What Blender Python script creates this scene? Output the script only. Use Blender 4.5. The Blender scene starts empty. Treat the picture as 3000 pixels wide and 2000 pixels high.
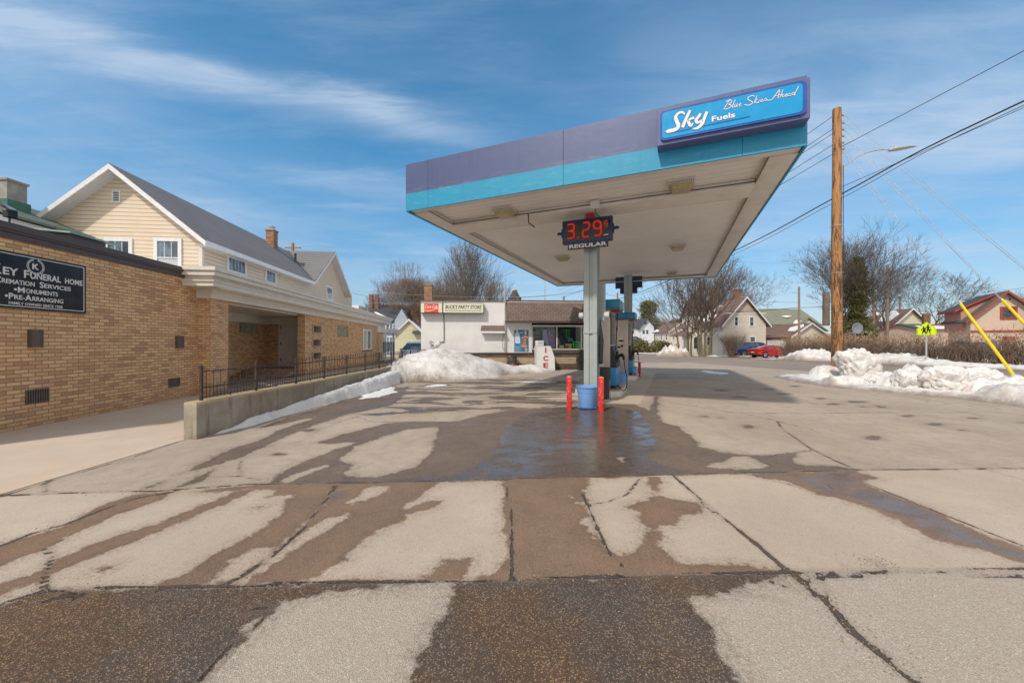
import bpy, bmesh, math, random
import numpy as np
from mathutils import Vector, Matrix, noise as mnoise
R = math.radians
random.seed(7)
SC = bpy.context.scene
COL = SC.collection

# ------------------------------------------------------------------ camera, sky, sun, exposure
FOC, EYE, HOR = 1108.0, 1.45, 1003.0          # focal length in photo pixels, eye height, horizon row
cam_d = bpy.data.cameras.new('camera'); cam = bpy.data.objects.new('camera', cam_d); COL.objects.link(cam)
cam.location = (0, 0, EYE); cam.rotation_euler = (R(90), 0, 0)
cam_d.sensor_width = 36; cam_d.lens = FOC/3000*36; cam_d.shift_y = 0.001
cam_d.clip_start = 0.05; cam_d.clip_end = 3000
SC.camera = cam
SC.view_settings.view_transform = 'Standard'; SC.view_settings.look = 'None'
SC.view_settings.exposure = 0.27; SC.view_settings.gamma = 1.0
SUN_EL, SUN_ROT, SUN_STRENGTH = 47.0, 215.5, 2.45
SKY_STRENGTH = 0.15
sd = bpy.data.lights.new('sun', 'SUN'); sd.energy = SUN_STRENGTH; sd.angle = R(2.6); sd.color = (1.0, .93, .84)
sun = bpy.data.objects.new('sun', sd); COL.objects.link(sun)
_s = Vector((math.sin(R(SUN_ROT))*math.cos(R(SUN_EL)), math.cos(R(SUN_ROT))*math.cos(R(SUN_EL)), math.sin(R(SUN_EL))))
sun.rotation_euler = _s.to_track_quat('Z', 'Y').to_euler(); sun.location = (-20, -20, 30)

class NT:
    """tiny node builder: values that are sockets get linked"""
    def __init__(s, tree): s.t = tree; s.t.nodes.clear()
    def n(s, typ, out=0, attrs=None, **kw):
        nd = s.t.nodes.new('ShaderNode'+typ)
        for k, v in (attrs or {}).items(): setattr(nd, k, v)
        for k, v in kw.items():
            key = int(k[1:]) if k[0] == 'i' and k[1:].isdigit() else k.replace('_', ' ')
            s.put(nd.inputs[key], v)
        return nd.outputs[out]
    def put(s, inp, v):
        if isinstance(v, bpy.types.NodeSocket): s.t.links.new(v, inp)
        else:
            if inp.type == 'RGBA' and len(v) == 3: v = (*v, 1)
            inp.default_value = v
    def m(s, op, a, b=0.0, c=0.0, clamp=False):
        return s.n('Math', attrs=dict(operation=op, use_clamp=clamp), i0=a, i1=b, i2=c)
    def mix(s, f, a, b, blend='MIX'):
        nd = s.t.nodes.new('ShaderNodeMix'); nd.data_type = 'RGBA'; nd.blend_type = blend
        s.put(nd.inputs[0], f); s.put(nd.inputs[6], a); s.put(nd.inputs[7], b)
        return nd.outputs[2]
    def step(s, v, a, b, c=0.0, d=1.0):
        return s.n('MapRange', attrs=dict(interpolation_type='SMOOTHSTEP'), Value=v, From_Min=a, From_Max=b, To_Min=c, To_Max=d)
    def noise(s, vec, scale, detail=3, rough=.55, out=0, dist=0.0):
        return s.n('TexNoise', out, Vector=vec, Scale=scale, Detail=detail, Roughness=rough, Distortion=dist)
    def mapv(s, vec, scale=(1, 1, 1), rot=(0, 0, 0), loc=(0, 0, 0)):
        return s.n('Mapping', Vector=vec, Location=loc, Rotation=rot, Scale=scale)

world = bpy.data.worlds.new('World'); SC.world = world; world.use_nodes = True
w = NT(world.node_tree)
sky = w.n('TexSky', attrs=dict(sky_type='NISHITA', sun_disc=False, sun_elevation=R(SUN_EL), sun_rotation=R(SUN_ROT),
                               altitude=200, air_density=1.0, dust_density=0.6, ozone_density=1.3))
sky = w.n('HueSaturation', Color=sky, Hue=.487, Saturation=1.36, Value=.93, Fac=1.0)
gen = w.n('TexCoord', 0)
sep = w.t.nodes.new('ShaderNodeSeparateXYZ'); w.t.links.new(gen, sep.inputs[0])
sky = w.mix(w.step(sep.outputs[2], -.05, .42), w.mix(1.0, sky, (.50, .53, .62), 'MULTIPLY'), sky)
bg1 = w.n('Background', Color=sky, Strength=SKY_STRENGTH)
zz = w.m('MAXIMUM', sep.outputs[2], 0.02)
zz = w.m('ADD', zz, 0.03)
cx = w.m('DIVIDE', sep.outputs[0], zz); cy = w.m('DIVIDE', sep.outputs[1], zz)
pl = w.n('CombineXYZ', X=cx, Y=cy, Z=0.0)
wisp = w.mapv(pl, (0.55, 1.9, 1), (0, 0, R(-21)), (3.1, 1.7, 0))
n1 = w.noise(wisp, 1.5, 9, .62, dist=.35)
n2 = w.noise(w.mapv(pl, (.30, .42, 1), (0, 0, R(-15)), (1.3, 4.0, 0)), 1.2, 3, .5)
fine = w.noise(w.mapv(pl, (.9, 3.2, 1), (0, 0, R(-24)), (0, 2, 0)), 1.5, 7, .60, dist=.7)
# one broad cirrus streak and fainter ones, laid out on the cloud plane high above the place
def streak(a, b, c, w0, w1, x0, x1, amp):
    dd = w.m('SUBTRACT', w.m('SUBTRACT', cy, w.m('MULTIPLY', cx, a)), b)
    dd = w.m('ADD', dd, w.m('MULTIPLY', w.m('SUBTRACT', n1, .5), .5))
    g = w.m('EXPONENT', w.m('MULTIPLY', w.m('MULTIPLY', dd, dd), -1/(w0*w0)))
    e = w.m('MULTIPLY', w.step(cx, x0-w1, x0+w1), w.step(cx, x1-w1, x1+w1, 1, 0))
    return w.m('MULTIPLY', w.m('MULTIPLY', g, e), amp)
cov = w.m('ADD', streak(.42, 1.80, 0, .12, .35, -1.75, -.25, .95), streak(.10, 2.75, 0, .35, .6, -2.6, -1.9, .55))
cov = w.m('ADD', cov, streak(.30, 2.5, 0, .16, .5, -1.7, .0, .35))
cov = w.m('ADD', cov, streak(-.1, 1.85, 0, .55, .5, .7, 2.8, .62))
cov = w.m('ADD', cov, w.m('MULTIPLY', w.step(n2, .42, .68), .40))
cov = w.m('MULTIPLY', cov, w.step(fine, .22, .72, .45, 1.15))
cov = w.m('ADD', cov, w.m('MULTIPLY', w.step(n1, .47, .80), .34), clamp=True)
cov = w.m('MULTIPLY', cov, w.step(sep.outputs[2], -.01, .12), clamp=True)
cov = w.m('ADD', w.m('MULTIPLY', cov, .72), w.m('MULTIPLY', w.m('MULTIPLY', w.step(sep.outputs[2], .55, .02), w.step(w.noise(w.mapv(gen, (2.2, 2.2, 9)), 1.6, 7, .62, dist=.4), .36, .62, .35, 1.0)), .42), clamp=True)
bg2 = w.n('Background', Color=(.47, .57, .70), Strength=1.0)
ms = w.n('MixShader', i0=cov, i1=bg1, i2=bg2)
# unseen bright broken cloud, added behind the camera as warm white fill light
deck = w.m('MULTIPLY', w.step(sep.outputs[1], .30, -.15), w.step(w.noise(w.mapv(gen, (1.6, 1.6, 3.2)), 1.5, 7, .6), .34, .55, .45, 1.0))
deck = w.m('MULTIPLY', deck, w.step(sep.outputs[2], -.02, .06))
ms = w.n('MixShader', i0=deck, i1=ms, i2=w.n('Background', Color=(1.0, .93, .86), Strength=.74))
wo = w.t.nodes.new('ShaderNodeOutputWorld'); w.t.links.new(ms, wo.inputs[0])

# ------------------------------------------------------------------ helpers
def gz(x, y):                                   # the ground falls gently towards the street
    return 0.0 if y < 15 else -0.01*(min(y, 80)-15)
def at(px, py, d):                              # a point d metres ahead seen at photo pixel (px, py)
    return Vector(((px-1500)/FOC*d, d, EYE+(HOR-py)*d/FOC))
def G(px, py):                                  # a point of the level lot
    d = FOC*EYE/(py-HOR); return ((px-1500)/FOC*d, d)

def tag(o, label=None, cat=None, group=None, kind=None):
    if label: o['label'] = label
    if cat: o['category'] = cat
    if group: o['group'] = group
    if kind: o['kind'] = kind
    return o
def empty(name, loc=(0, 0, 0), rz=0, label=None, cat=None, group=None):
    o = bpy.data.objects.new(name, None); COL.objects.link(o)
    o.location = loc; o.rotation_euler = (0, 0, rz)
    return tag(o, label, cat, group)
def children(o): return [c for c in bpy.data.objects if c.parent == o]
def copy_tree(o, parent=None):
    c = o.copy(); COL.objects.link(c)
    if parent is not None: c.parent = parent
    for ch in children(o): copy_tree(ch, c)
    return c

class MB:
    def __init__(s): s.v = []; s.f = []; s.mi = []; s.cur = 0
    def add(s, vs, fs):
        b = len(s.v); s.v += [tuple(p) for p in vs]
        for f in fs: s.f.append([b+i for i in f]); s.mi.append(s.cur)
        return s
    def box(s, x0, x1, y0, y1, z0, z1):
        if x0 > x1: x0, x1 = x1, x0
        if y0 > y1: y0, y1 = y1, y0
        if z0 > z1: z0, z1 = z1, z0
        return s.add([(x0, y0, z0), (x1, y0, z0), (x1, y1, z0), (x0, y1, z0), (x0, y0, z1), (x1, y0, z1), (x1, y1, z1), (x0, y1, z1)],
                     [(3, 2, 1, 0), (4, 5, 6, 7), (0, 1, 5, 4), (1, 2, 6, 5), (2, 3, 7, 6), (3, 0, 4, 7)])
    def bbox(s, x0, x1, y0, y1, z0, z1, b=.01):      # box with chamfered edges
        bm = bmesh.new(); bmesh.ops.create_cube(bm, size=1)
        for v in bm.verts: v.co = Vector(((x0+x1)/2+v.co.x*(x1-x0), (y0+y1)/2+v.co.y*(y1-y0), (z0+z1)/2+v.co.z*(z1-z0)))
        bmesh.ops.bevel(bm, geom=bm.edges[:], offset=b, segments=2, affect='EDGES', profile=.5)
        bm.verts.index_update()
        s.add([v.co[:] for v in bm.verts], [[v.index for v in f.verts] for f in bm.faces]); bm.free(); return s
    def quad(s, *p): return s.add(p, [tuple(range(len(p)))])
    def prism(s, poly, fn, lo, hi):                 # fn(a, b, t) -> point, t from lo to hi
        n = len(poly)
        area = sum(poly[i][0]*poly[(i+1) % n][1]-poly[(i+1) % n][0]*poly[i][1] for i in range(n))
        vs = [fn(a, b, lo) for a, b in poly]+[fn(a, b, hi) for a, b in poly]
        fs = [tuple(reversed(range(n))), tuple(range(n, 2*n))]+[(i, (i+1) % n, n+(i+1) % n, n+i) for i in range(n)]
        s.add(vs, fs); s.fix = True; return s
    def tube(s, pts, r, n=8, cap=True):
        pts = [Vector(p) for p in pts]; k = len(pts); rs = r if isinstance(r, (list, tuple)) else [r]*k
        vs = []; up = None
        for i, p in enumerate(pts):
            d = (pts[min(i+1, k-1)]-pts[max(i-1, 0)]).normalized()
            if up is None or abs(up.dot(d)) > .98: up = Vector((0, 0, 1)) if abs(d.z) < .9 else Vector((1, 0, 0))
            a = d.cross(up).normalized(); b = a.cross(d).normalized(); up = b
            for j in range(n):
                t = 2*math.pi*j/n; vs.append(p+(a*math.cos(t)+b*math.sin(t))*rs[i])
        fs = [(i*n+j, i*n+(j+1) % n, (i+1)*n+(j+1) % n, (i+1)*n+j) for i in range(k-1) for j in range(n)]
        if cap: fs += [tuple(reversed(range(n))), tuple(range((k-1)*n, k*n))]
        return s.add(vs, fs)
    def lathe(s, prof, c=(0, 0, 0), n=24, axis='z', cap=False):
        vs = []
        for r, h in prof:
            for j in range(n):
                t = 2*math.pi*j/n; a, b = r*math.cos(t), r*math.sin(t)
                p = {'z': (a, b, h), 'y': (a, h, b), 'x': (h, a, b)}[axis]
                vs.append((c[0]+p[0], c[1]+p[1], c[2]+p[2]))
        k = len(prof)
        fs = [(i*n+j, i*n+(j+1) % n, (i+1)*n+(j+1) % n, (i+1)*n+j) for i in range(k-1) for j in range(n)]
        if cap: fs += [tuple(reversed(range(n))), tuple(range((k-1)*n, k*n))]
        return s.add(vs, fs)
    def build(s, name, mat, parent=None, smooth=False, recalc=True, loc=None, xf=None):
        me = bpy.data.meshes.new(name)
        vs = s.v if xf is None else [tuple(xf @ Vector(p)) for p in s.v]
        me.from_pydata(vs, [], s.f)
        mats = mat if isinstance(mat, (list, tuple)) else [mat]
        for mm in mats: me.materials.append(mm)
        if len(mats) > 1: me.polygons.foreach_set('material_index', s.mi)
        if recalc:
            bm = bmesh.new(); bm.from_mesh(me); bmesh.ops.recalc_face_normals(bm, faces=bm.faces[:]); bm.to_mesh(me); bm.free()
        uv_project(me)
        if smooth:
            me.polygons.foreach_set('use_smooth', [True]*len(me.polygons))
            if smooth == 'auto': me.set_sharp_from_angle(angle=R(38))
        me.update()
        o = bpy.data.objects.new(name, me); COL.objects.link(o)
        if parent is not None: o.parent = parent
        if loc is not None: o.location = loc
        return o
def uv_project(me):                              # metres: u level, v up the face
    uv = me.uv_layers.new(name='UVMap'); co = me.vertices; data = uv.data
    Z = Vector((0, 0, 1))
    for p in me.polygons:
        nrm = p.normal
        if abs(nrm.z) > .97: U, V = Vector((1, 0, 0)), Vector((0, 1, 0))
        else:
            U = Z.cross(nrm).normalized(); V = nrm.cross(U)
        for li in p.loop_indices:
            c = co[me.loops[li].vertex_index].co
            data[li].uv = (c.dot(U), c.dot(V))

# ------------------------------------------------------------------ materials
MATS = {}
def newmat(name):
    m = bpy.data.materials.new(name); m.use_nodes = True; MATS[name] = m
    t = NT(m.node_tree); out = t.t.nodes.new('ShaderNodeOutputMaterial')
    return m, t, out
def fin(t, out, bump=None, bstr=.3, bdist=.01, normal=None, **kw):
    b = t.t.nodes.new('ShaderNodeBsdfPrincipled')
    if bump is not None: kw['Normal'] = t.n('Bump', Strength=bstr, Distance=bdist, Height=bump)
    for k, v in kw.items(): t.put(b.inputs[k.replace('_', ' ')], v)
    t.t.links.new(b.outputs[0], out.inputs[0]); return b
def mul(c, k): return tuple(min(1, x*k) for x in c)
def M(name, col, rough=.6, metal=0.0, var=.12, scale=6.0, bump=0.0, bscale=60.0, dirt=0.0, spec=.5, coat=0.0):
    m, t, out = newmat(name); ob = t.n('TexCoord', 3)
    a = t.noise(ob, scale, 5, .6)
    c = t.mix(t.step(a, .3, .7), mul(col, 1-var), mul(col, 1+var))
    if dirt: c = t.mix(t.m('MULTIPLY', t.step(t.noise(t.mapv(ob, (1, 1, .35)), scale*.8, 8, .7), .48, .75), dirt), c, (.10, .075, .05))
    kw = dict(Base_Color=c, Roughness=t.step(a, .2, .8, max(.02, rough-.06), min(1, rough+.08)), Metallic=metal, Specular_IOR_Level=spec)
    if coat: kw['Coat_Weight'] = coat; kw['Coat_Roughness'] = .05
    if bump: fin(t, out, bump=t.noise(ob, bscale, 6, .6), bstr=bump, bdist=.01, **kw)
    else: fin(t, out, **kw)
    return m
def MBRICK(name, c1, c2, c3, mortar, bw=.26, rh=.072, ms=.007, bump=.5):
    m, t, out = newmat(name); uv = t.n('TexCoord', 2)
    nd = t.t.nodes.new('ShaderNodeTexBrick'); nd.offset = .5
    t.put(nd.inputs['Vector'], uv)
    for k, v in (('Color1', (0, 0, 0, 1)), ('Color2', (1, 1, 1, 1)), ('Mortar', (0, 0, 0, 1)), ('Scale', 1.0), ('Mortar Size', ms), ('Mortar Smooth', .15),
                 ('Bias', 0.0), ('Brick Width', bw), ('Row Height', rh)): nd.inputs[k].default_value = v
    r = t.n('ValToRGB', Fac=nd.outputs[0]); rn = r.node.color_ramp
    rn.elements[0].position = 0; rn.elements[0].color = (*c3, 1); rn.elements[1].position = 1; rn.elements[1].color = (*c1, 1)
    e = rn.elements.new(.28); e.color = (*c2, 1); e = rn.elements.new(.62); e.color = (*mul(c1, .88), 1)
    ob = t.n('TexCoord', 3)
    c = t.mix(t.step(t.noise(ob, 55, 4, .7), .35, .7, .0, .35), r, mul(c2, .7))
    c = t.mix(t.step(t.noise(ob, 1.2, 4, .6), .35, .75, 0, .22), c, mul(c2, .8))
    sz = t.t.nodes.new('ShaderNodeSeparateXYZ'); t.t.links.new(ob, sz.inputs[0])
    c = t.mix(nd.outputs[1], c, mortar)
    c = t.mix(t.step(t.m('ADD', sz.outputs[2], t.m('MULTIPLY', t.m('SUBTRACT', t.noise(ob, 1.6, 6, .7), .5), .9)), .28, .0, 0, .45), c, mul(c2, .55))
    c = t.mix(t.step(t.noise(t.mapv(ob, (2, 2, .35)), 1.5, 8, .72), .56, .72, 0, .28), c, mul(c2, .6))
    h = t.m('SUBTRACT', t.m('MULTIPLY', t.noise(ob, 90, 3), .25), nd.outputs[1])
    fin(t, out, bump=h, bstr=bump, bdist=.006, Base_Color=c, Roughness=.85)
    return m
def MSIDING(name, col, pitch=.15, line=.55, rough=.55):
    m, t, out = newmat(name); uv = t.n('TexCoord', 2)
    s = t.t.nodes.new('ShaderNodeSeparateXYZ'); t.t.links.new(uv, s.inputs[0])
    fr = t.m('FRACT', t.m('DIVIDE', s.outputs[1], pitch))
    gap_or_lap_shade = t.step(fr, .03, .24, 1, 0)  # dark band along each course: the lap's shadow put into the colour
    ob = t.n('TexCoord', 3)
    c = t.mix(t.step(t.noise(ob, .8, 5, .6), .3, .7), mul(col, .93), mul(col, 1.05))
    c = t.mix(t.m('MULTIPLY', gap_or_lap_shade, line), c, mul(col, .30))
    fin(t, out, bump=t.m('ADD', t.m('SUBTRACT', 1.0, fr), t.m('MULTIPLY', t.noise(t.mapv(uv, (3, 40, 1)), 3, 3), .05)), bstr=.9, bdist=.012, Base_Color=c, Roughness=rough)
    return m
def MSHINGLE(name, c1, c2, bw=.30, rh=.14, gap_or_lap_shade=.010, dark=.35, moss=None, bump=.8):
    m, t, out = newmat(name); uv = t.n('TexCoord', 2)
    nd = t.t.nodes.new('ShaderNodeTexBrick'); nd.offset = .5
    t.put(nd.inputs['Vector'], uv)
    for k, v in (('Color1', (0, 0, 0, 1)), ('Color2', (1, 1, 1, 1)), ('Mortar', (0, 0, 0, 1)), ('Scale', 1.0), ('Mortar Size', gap_or_lap_shade), ('Mortar Smooth', .3),
                 ('Bias', 0.0), ('Brick Width', bw), ('Row Height', rh)): nd.inputs[k].default_value = v
    ob = t.n('TexCoord', 3)
    c = t.mix(nd.outputs[0], c1, c2)
    c = t.mix(t.step(t.noise(ob, 1.3, 5, .6), .35, .7, 0, .35), c, mul(c1, .75))
    if moss: c = t.mix(t.step(t.noise(ob, .7, 6, .7), .42, .62, 0, .8), c, moss)
    c = t.mix(t.step(t.noise(ob, 160, 2), .4, .7, 0, .25), c, mul(c2, 1.4))
    c = t.mix(t.m('MULTIPLY', nd.outputs[1], .8), c, mul(c1, dark))
    s = t.t.nodes.new('ShaderNodeSeparateXYZ'); t.t.links.new(uv, s.inputs[0])
    fr = t.m('FRACT', t.m('DIVIDE', s.outputs[1], rh))
    h = t.m('SUBTRACT', t.m('SUBTRACT', 1.0, fr), nd.outputs[1])
    fin(t, out, bump=h, bstr=bump, bdist=.012, Base_Color=c, Roughness=.88)
    return m
def MGLASS(name, col=(.02, .03, .035), rough=.06):
    m, t, out = newmat(name); ob = t.n('TexCoord', 3)
    c = t.mix(t.step(t.noise(t.mapv(ob, (1, 1, .5)), 2.2, 3), .4, .62), col, mul(col, 3.2))
    fin(t, out, bump=t.noise(ob, 1.3, 2), bstr=.08, bdist=.05, Base_Color=c, Roughness=rough, Specular_IOR_Level=.8)
    return m
def MCLEAR(name, tint=(.86, .93, .92)):
    m, t, out = newmat(name)
    a = t.n('BsdfTransparent', Color=tint); g = t.n('BsdfGlossy', Color=(1, 1, 1), Roughness=.02)
    f = t.n('Fresnel', IOR=1.5)
    t.t.links.new(t.n('MixShader', i0=t.m('MULTIPLY', f, .8), i1=a, i2=g), out.inputs[0]); return m
def MEMIT(name, col, s):
    m, t, out = newmat(name); t.t.links.new(t.n('Emission', Color=col, Strength=s), out.inputs[0]); return m
def MSNOW(name, dirt=.45, col=(.80, .78, .75), rims=.9):
    m, t, out = newmat(name); ob = t.n('TexCoord', 3)
    geo = t.n('NewGeometry', 1)
    a = t.noise(ob, 1.1, 9, .68, dist=.4); b = t.noise(ob, 7, 6, .7)
    d = t.m('MULTIPLY', t.step(t.m('ADD', t.m('MULTIPLY', a, .66), t.m('MULTIPLY', b, .34)), .44, .60), dirt)
    c = t.mix(d, col, (.36, .27, .19))
    c = t.mix(t.step(t.noise(ob, 26, 5, .75), .63, .74, 0, min(1, dirt*1.3)), c, (.14, .10, .07))
    sp = t.t.nodes.new('ShaderNodeAttribute'); sp.attribute_name = 'edge'
    rim = t.step(t.m('ADD', sp.outputs['Fac'], t.m('MULTIPLY', t.m('SUBTRACT', b, .5), .7)), .02, .50, rims, 0)
    c = t.mix(rim, c, (.23, .17, .12))
    h = t.m('ADD', t.noise(ob, 9, 8, .65), t.m('MULTIPLY', t.noise(ob, 45, 4, .7), .25))
    fin(t, out, bump=h, bstr=.75, bdist=.06, Base_Color=c, Roughness=.55, Subsurface_Weight=.12, Subsurface_Radius=(.04, .04, .05), Subsurface_Scale=.5)
    return m

m_brick = MBRICK('tan_brick', (.88, .57, .295), (.67, .39, .20), (.46, .26, .15), (.28, .20, .14), .205, .0665, .0075)
m_brick_red = MBRICK('orange_chimney_brick', (.44, .20, .08), (.30, .11, .05), (.14, .05, .03), (.35, .29, .22), .22, .075, .010)
m_brick_dark = MBRICK('red_brown_brick', (.30, .12, .08), (.22, .09, .06), (.12, .05, .04), (.22, .18, .15), .22, .075, .008)
m_brown_block = MBRICK('dark_brown_block', (.15, .115, .085), (.11, .083, .062), (.075, .055, .042), (.07, .055, .045), .38, .12, .006)
m_tan_block = MBRICK('tan_split_block', (.52, .40, .27), (.46, .34, .23), (.36, .26, .18), (.24, .18, .13), .24, .10, .006)
m_stone = MBRICK('tan_ledge_stone', (.38, .26, .17), (.25, .17, .11), (.14, .09, .06), (.10, .08, .06), .45, .13, .012)
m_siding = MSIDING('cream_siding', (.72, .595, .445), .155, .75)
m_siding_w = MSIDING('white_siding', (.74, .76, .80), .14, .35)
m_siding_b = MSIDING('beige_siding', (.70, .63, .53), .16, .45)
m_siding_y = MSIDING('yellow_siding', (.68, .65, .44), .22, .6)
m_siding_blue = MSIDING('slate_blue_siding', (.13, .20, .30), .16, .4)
m_shake = MSHINGLE('tan_wood_shakes', (.50, .42, .34), (.60, .50, .42), .16, .16, .012, .5)
m_roof_grey = MSHINGLE('grey_shingles', (.125, .122, .130), (.175, .170, .178), 2.4, .19, .040, .12)
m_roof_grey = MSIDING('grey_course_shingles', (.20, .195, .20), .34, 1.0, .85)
m_roof_brown = MSHINGLE('brown_shingles', (.155, .110, .092), (.205, .150, .125), .30, .145, .012, .4)
m_roof_far = MSHINGLE('brown_house_shingles', (.17, .105, .085), (.23, .15, .12), .5, .22, .01, .5)
m_roof_moss = MSHINGLE('mossy_green_shingles', (.21, .22, .17), (.26, .27, .21), .4, .2, .012, .5, moss=(.24, .25, .15))
m_roof_mute = MSHINGLE('muted_green_shingles', (.10, .145, .12), (.13, .175, .145), .4, .18, .012, .4)
m_roof_green = MSHINGLE('green_shingles', (.075, .135, .115), (.095, .165, .14), .4, .18, .012, .4)
m_roof_dark = MSHINGLE('charcoal_shingles', (.06, .065, .075), (.08, .085, .10), .4, .2, .01, .4)
m_roof_red = MSHINGLE('red_shingles', (.30, .09, .07), (.36, .12, .09), .4, .2, .012, .4)
m_white = M('white_paint', (.76, .76, .76), .45, var=.05, dirt=.06)
m_cream_trim = M('cream_metal_trim', (.70, .66, .58), .42, var=.05, scale=2)
m_offwhite = M('grey_white_trim', (.62, .60, .57), .5, var=.06)
m_brown_metal = M('dark_brown_metal', (.085, .065, .062), .42, var=.08, dirt=.1)
m_black = M('black_plastic', (.018, .018, .020), .45, var=.2)
m_rubber = M('black_rubber', (.014, .014, .014), .7, var=.2)
m_iron = M('rusty_black_iron', (.045, .036, .032), .6, var=.35, scale=14, bump=.3, bscale=200)
m_conc = M('weathered_concrete', (.37, .31, .235), .9, var=.16, scale=1.6, bump=.5, bscale=45, dirt=.55)
m_wallconc, t, out = newmat('stained_wall_concrete'); ob = t.n('TexCoord', 3)
s = t.t.nodes.new('ShaderNodeSeparateXYZ'); t.t.links.new(ob, s.inputs[0])
c = t.mix(t.step(t.noise(ob, 1.4, 7, .65), .35, .68), (.27, .235, .185), (.40, .355, .29))
c = t.mix(t.step(t.noise(t.mapv(ob, (5, 5, .5)), 1.3, 8, .7), .50, .66, 0, .65), c, (.15, .125, .095))
c = t.mix(t.step(t.noise(ob, 7, 8, .75), .56, .68, 0, .5), c, (.47, .43, .36))
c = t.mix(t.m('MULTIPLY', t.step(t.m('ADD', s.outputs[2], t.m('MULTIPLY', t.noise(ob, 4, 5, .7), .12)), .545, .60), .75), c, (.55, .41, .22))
c = t.mix(t.m('MULTIPLY', t.step(t.m('ADD', s.outputs[2], t.m('MULTIPLY', t.noise(ob, 3, 5, .7), .2)), .22, .05), .6), c, (.20, .16, .12))
fin(t, out, bump=t.noise(ob, 30, 8, .75), bstr=.6, bdist=.012, Base_Color=c, Roughness=.92)
m_conc_light = M('pale_concrete', (.52, .46, .39), .9, var=.08, scale=2, bump=.3, bscale=60, dirt=.15)
m_stucco = M('white_stucco', (.76, .745, .73), .9, var=.045, scale=1.3, bump=1.0, bscale=16, dirt=.10)
m_steel = M('brushed_steel', (.50, .45, .40), .38, .45, var=.05, scale=3)
m_galv = M('galvanised_metal', (.50, .53, .52), .45, .5, var=.08, scale=12)
m_column = M('grey_green_column_paint', (.35, .40, .39), .4, var=.05, scale=3, dirt=.08)
m_cap_blue = M('teal_pump_cap', (.0, .165, .32), .3, var=.06, coat=.3)
m_pump_blue = M('bright_blue_panel', (.015, .22, .50), .35, var=.06, coat=.2)
m_bucket = M('pale_blue_plastic', (.17, .36, .70), .42, var=.05)
m_navy = M('navy_metal', (.018, .030, .105), .4, var=.12)
m_redpaint = M('red_bollard_paint', (.70, .018, .015), .38, var=.10, scale=9, coat=.2)
m_red = M('red_plastic', (.55, .01, .012), .4)
m_yellow = M('yellow_plastic', (.85, .62, .01), .38, var=.06, dirt=.08)
m_lime = M('fluorescent_yellow_green', (.62, .80, .0), .5, var=.02)
m_ink = M('black_ink', (.012, .012, .012), .6, var=.02)
m_ice_white = M('white_enamel', (.74, .75, .74), .35, var=.04, dirt=.06)
m_fence_red = M('red_stained_boards', (.42, .085, .05), .7, var=.25, scale=4)
m_pinkwall = M('pinkish_stucco', (.60, .46, .36), .9, var=.05, scale=1.2, bump=.5, bscale=20)
m_redtrim = M('dark_red_trim', (.34, .05, .04), .6, var=.1)
m_glassd = MGLASS('dark_window_glass')
m_glassb = MGLASS('blue_reflecting_glass', (.05, .07, .09))
m_curtain = M('pale_curtain', (.50, .52, .54), .9, var=.08, scale=20)
m_clear = MCLEAR('shop_window_glass')
m_glassblock = M('glass_blocks', (.30, .31, .24), .15, var=.25, scale=7, spec=.8)
m_glassblock_d = M('shaded_glass_blocks', (.07, .065, .05), .15, var=.3, scale=7, spec=.8)
m_door = M('beige_door_paint', (.66, .60, .57), .5, var=.05)
m_snow = MSNOW('dirty_snow'); m_snow_clean = MSNOW('clean_snow', .10, (.86, .85, .83), .0)
m_lens = M('yellowed_light_lens', (.42, .33, .18), .35, var=.15, scale=20)
m_wire = M('dark_cable', (.035, .035, .038), .6)
m_wire_l = M('silvery_cable', (.45, .47, .50), .4, .3)
m_signcream = M('cream_sign_face', (.74, .74, .58), .5, var=.03)
m_cokered = M('red_sign_face', (.72, .07, .03), .45, var=.05)
m_signblack = M('glossy_black_sign_face', (.012, .013, .018), .22, var=.1, spec=.6)
m_lettering = M('silver_white_lettering', (.72, .72, .72), .5, var=.03)
m_bark = M('grey_brown_bark', (.15, .115, .09), .9, var=.3, scale=9, bump=.6, bscale=40)
m_bark_moss = M('mossy_bark', (.17, .14, .085), .9, var=.3, scale=5, bump=.6, bscale=40)
m_twig = M('brown_twigs', (.21, .15, .11), .9, var=.25, scale=1.5)
m_twig_g = M('grey_twigs', (.135, .108, .088), .9, var=.25, scale=1.5)
m_seed = M('dry_seed_heads', (.36, .23, .13), .9, var=.3, scale=3)
def MLEAF(name, col):
    m, t, out = newmat(name); ob = t.n('TexCoord', 3)
    c = t.mix(t.step(t.noise(ob, .9, 4, .6), .35, .68), mul(col, .65), mul(col, 1.35))
    c = t.mix(t.step(t.noise(ob, 14, 2), .45, .7, 0, .6), c, mul(col, 1.9))
    fin(t, out, Base_Color=c, Roughness=.7, Specular_IOR_Level=.25); return m
m_conifer = MLEAF('dark_cedar_foliage', (.095, .095, .032)); m_pine = MLEAF('pine_foliage', (.10, .115, .045)); m_yew = MLEAF('olive_yew_foliage', (.125, .115, .030))

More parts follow.
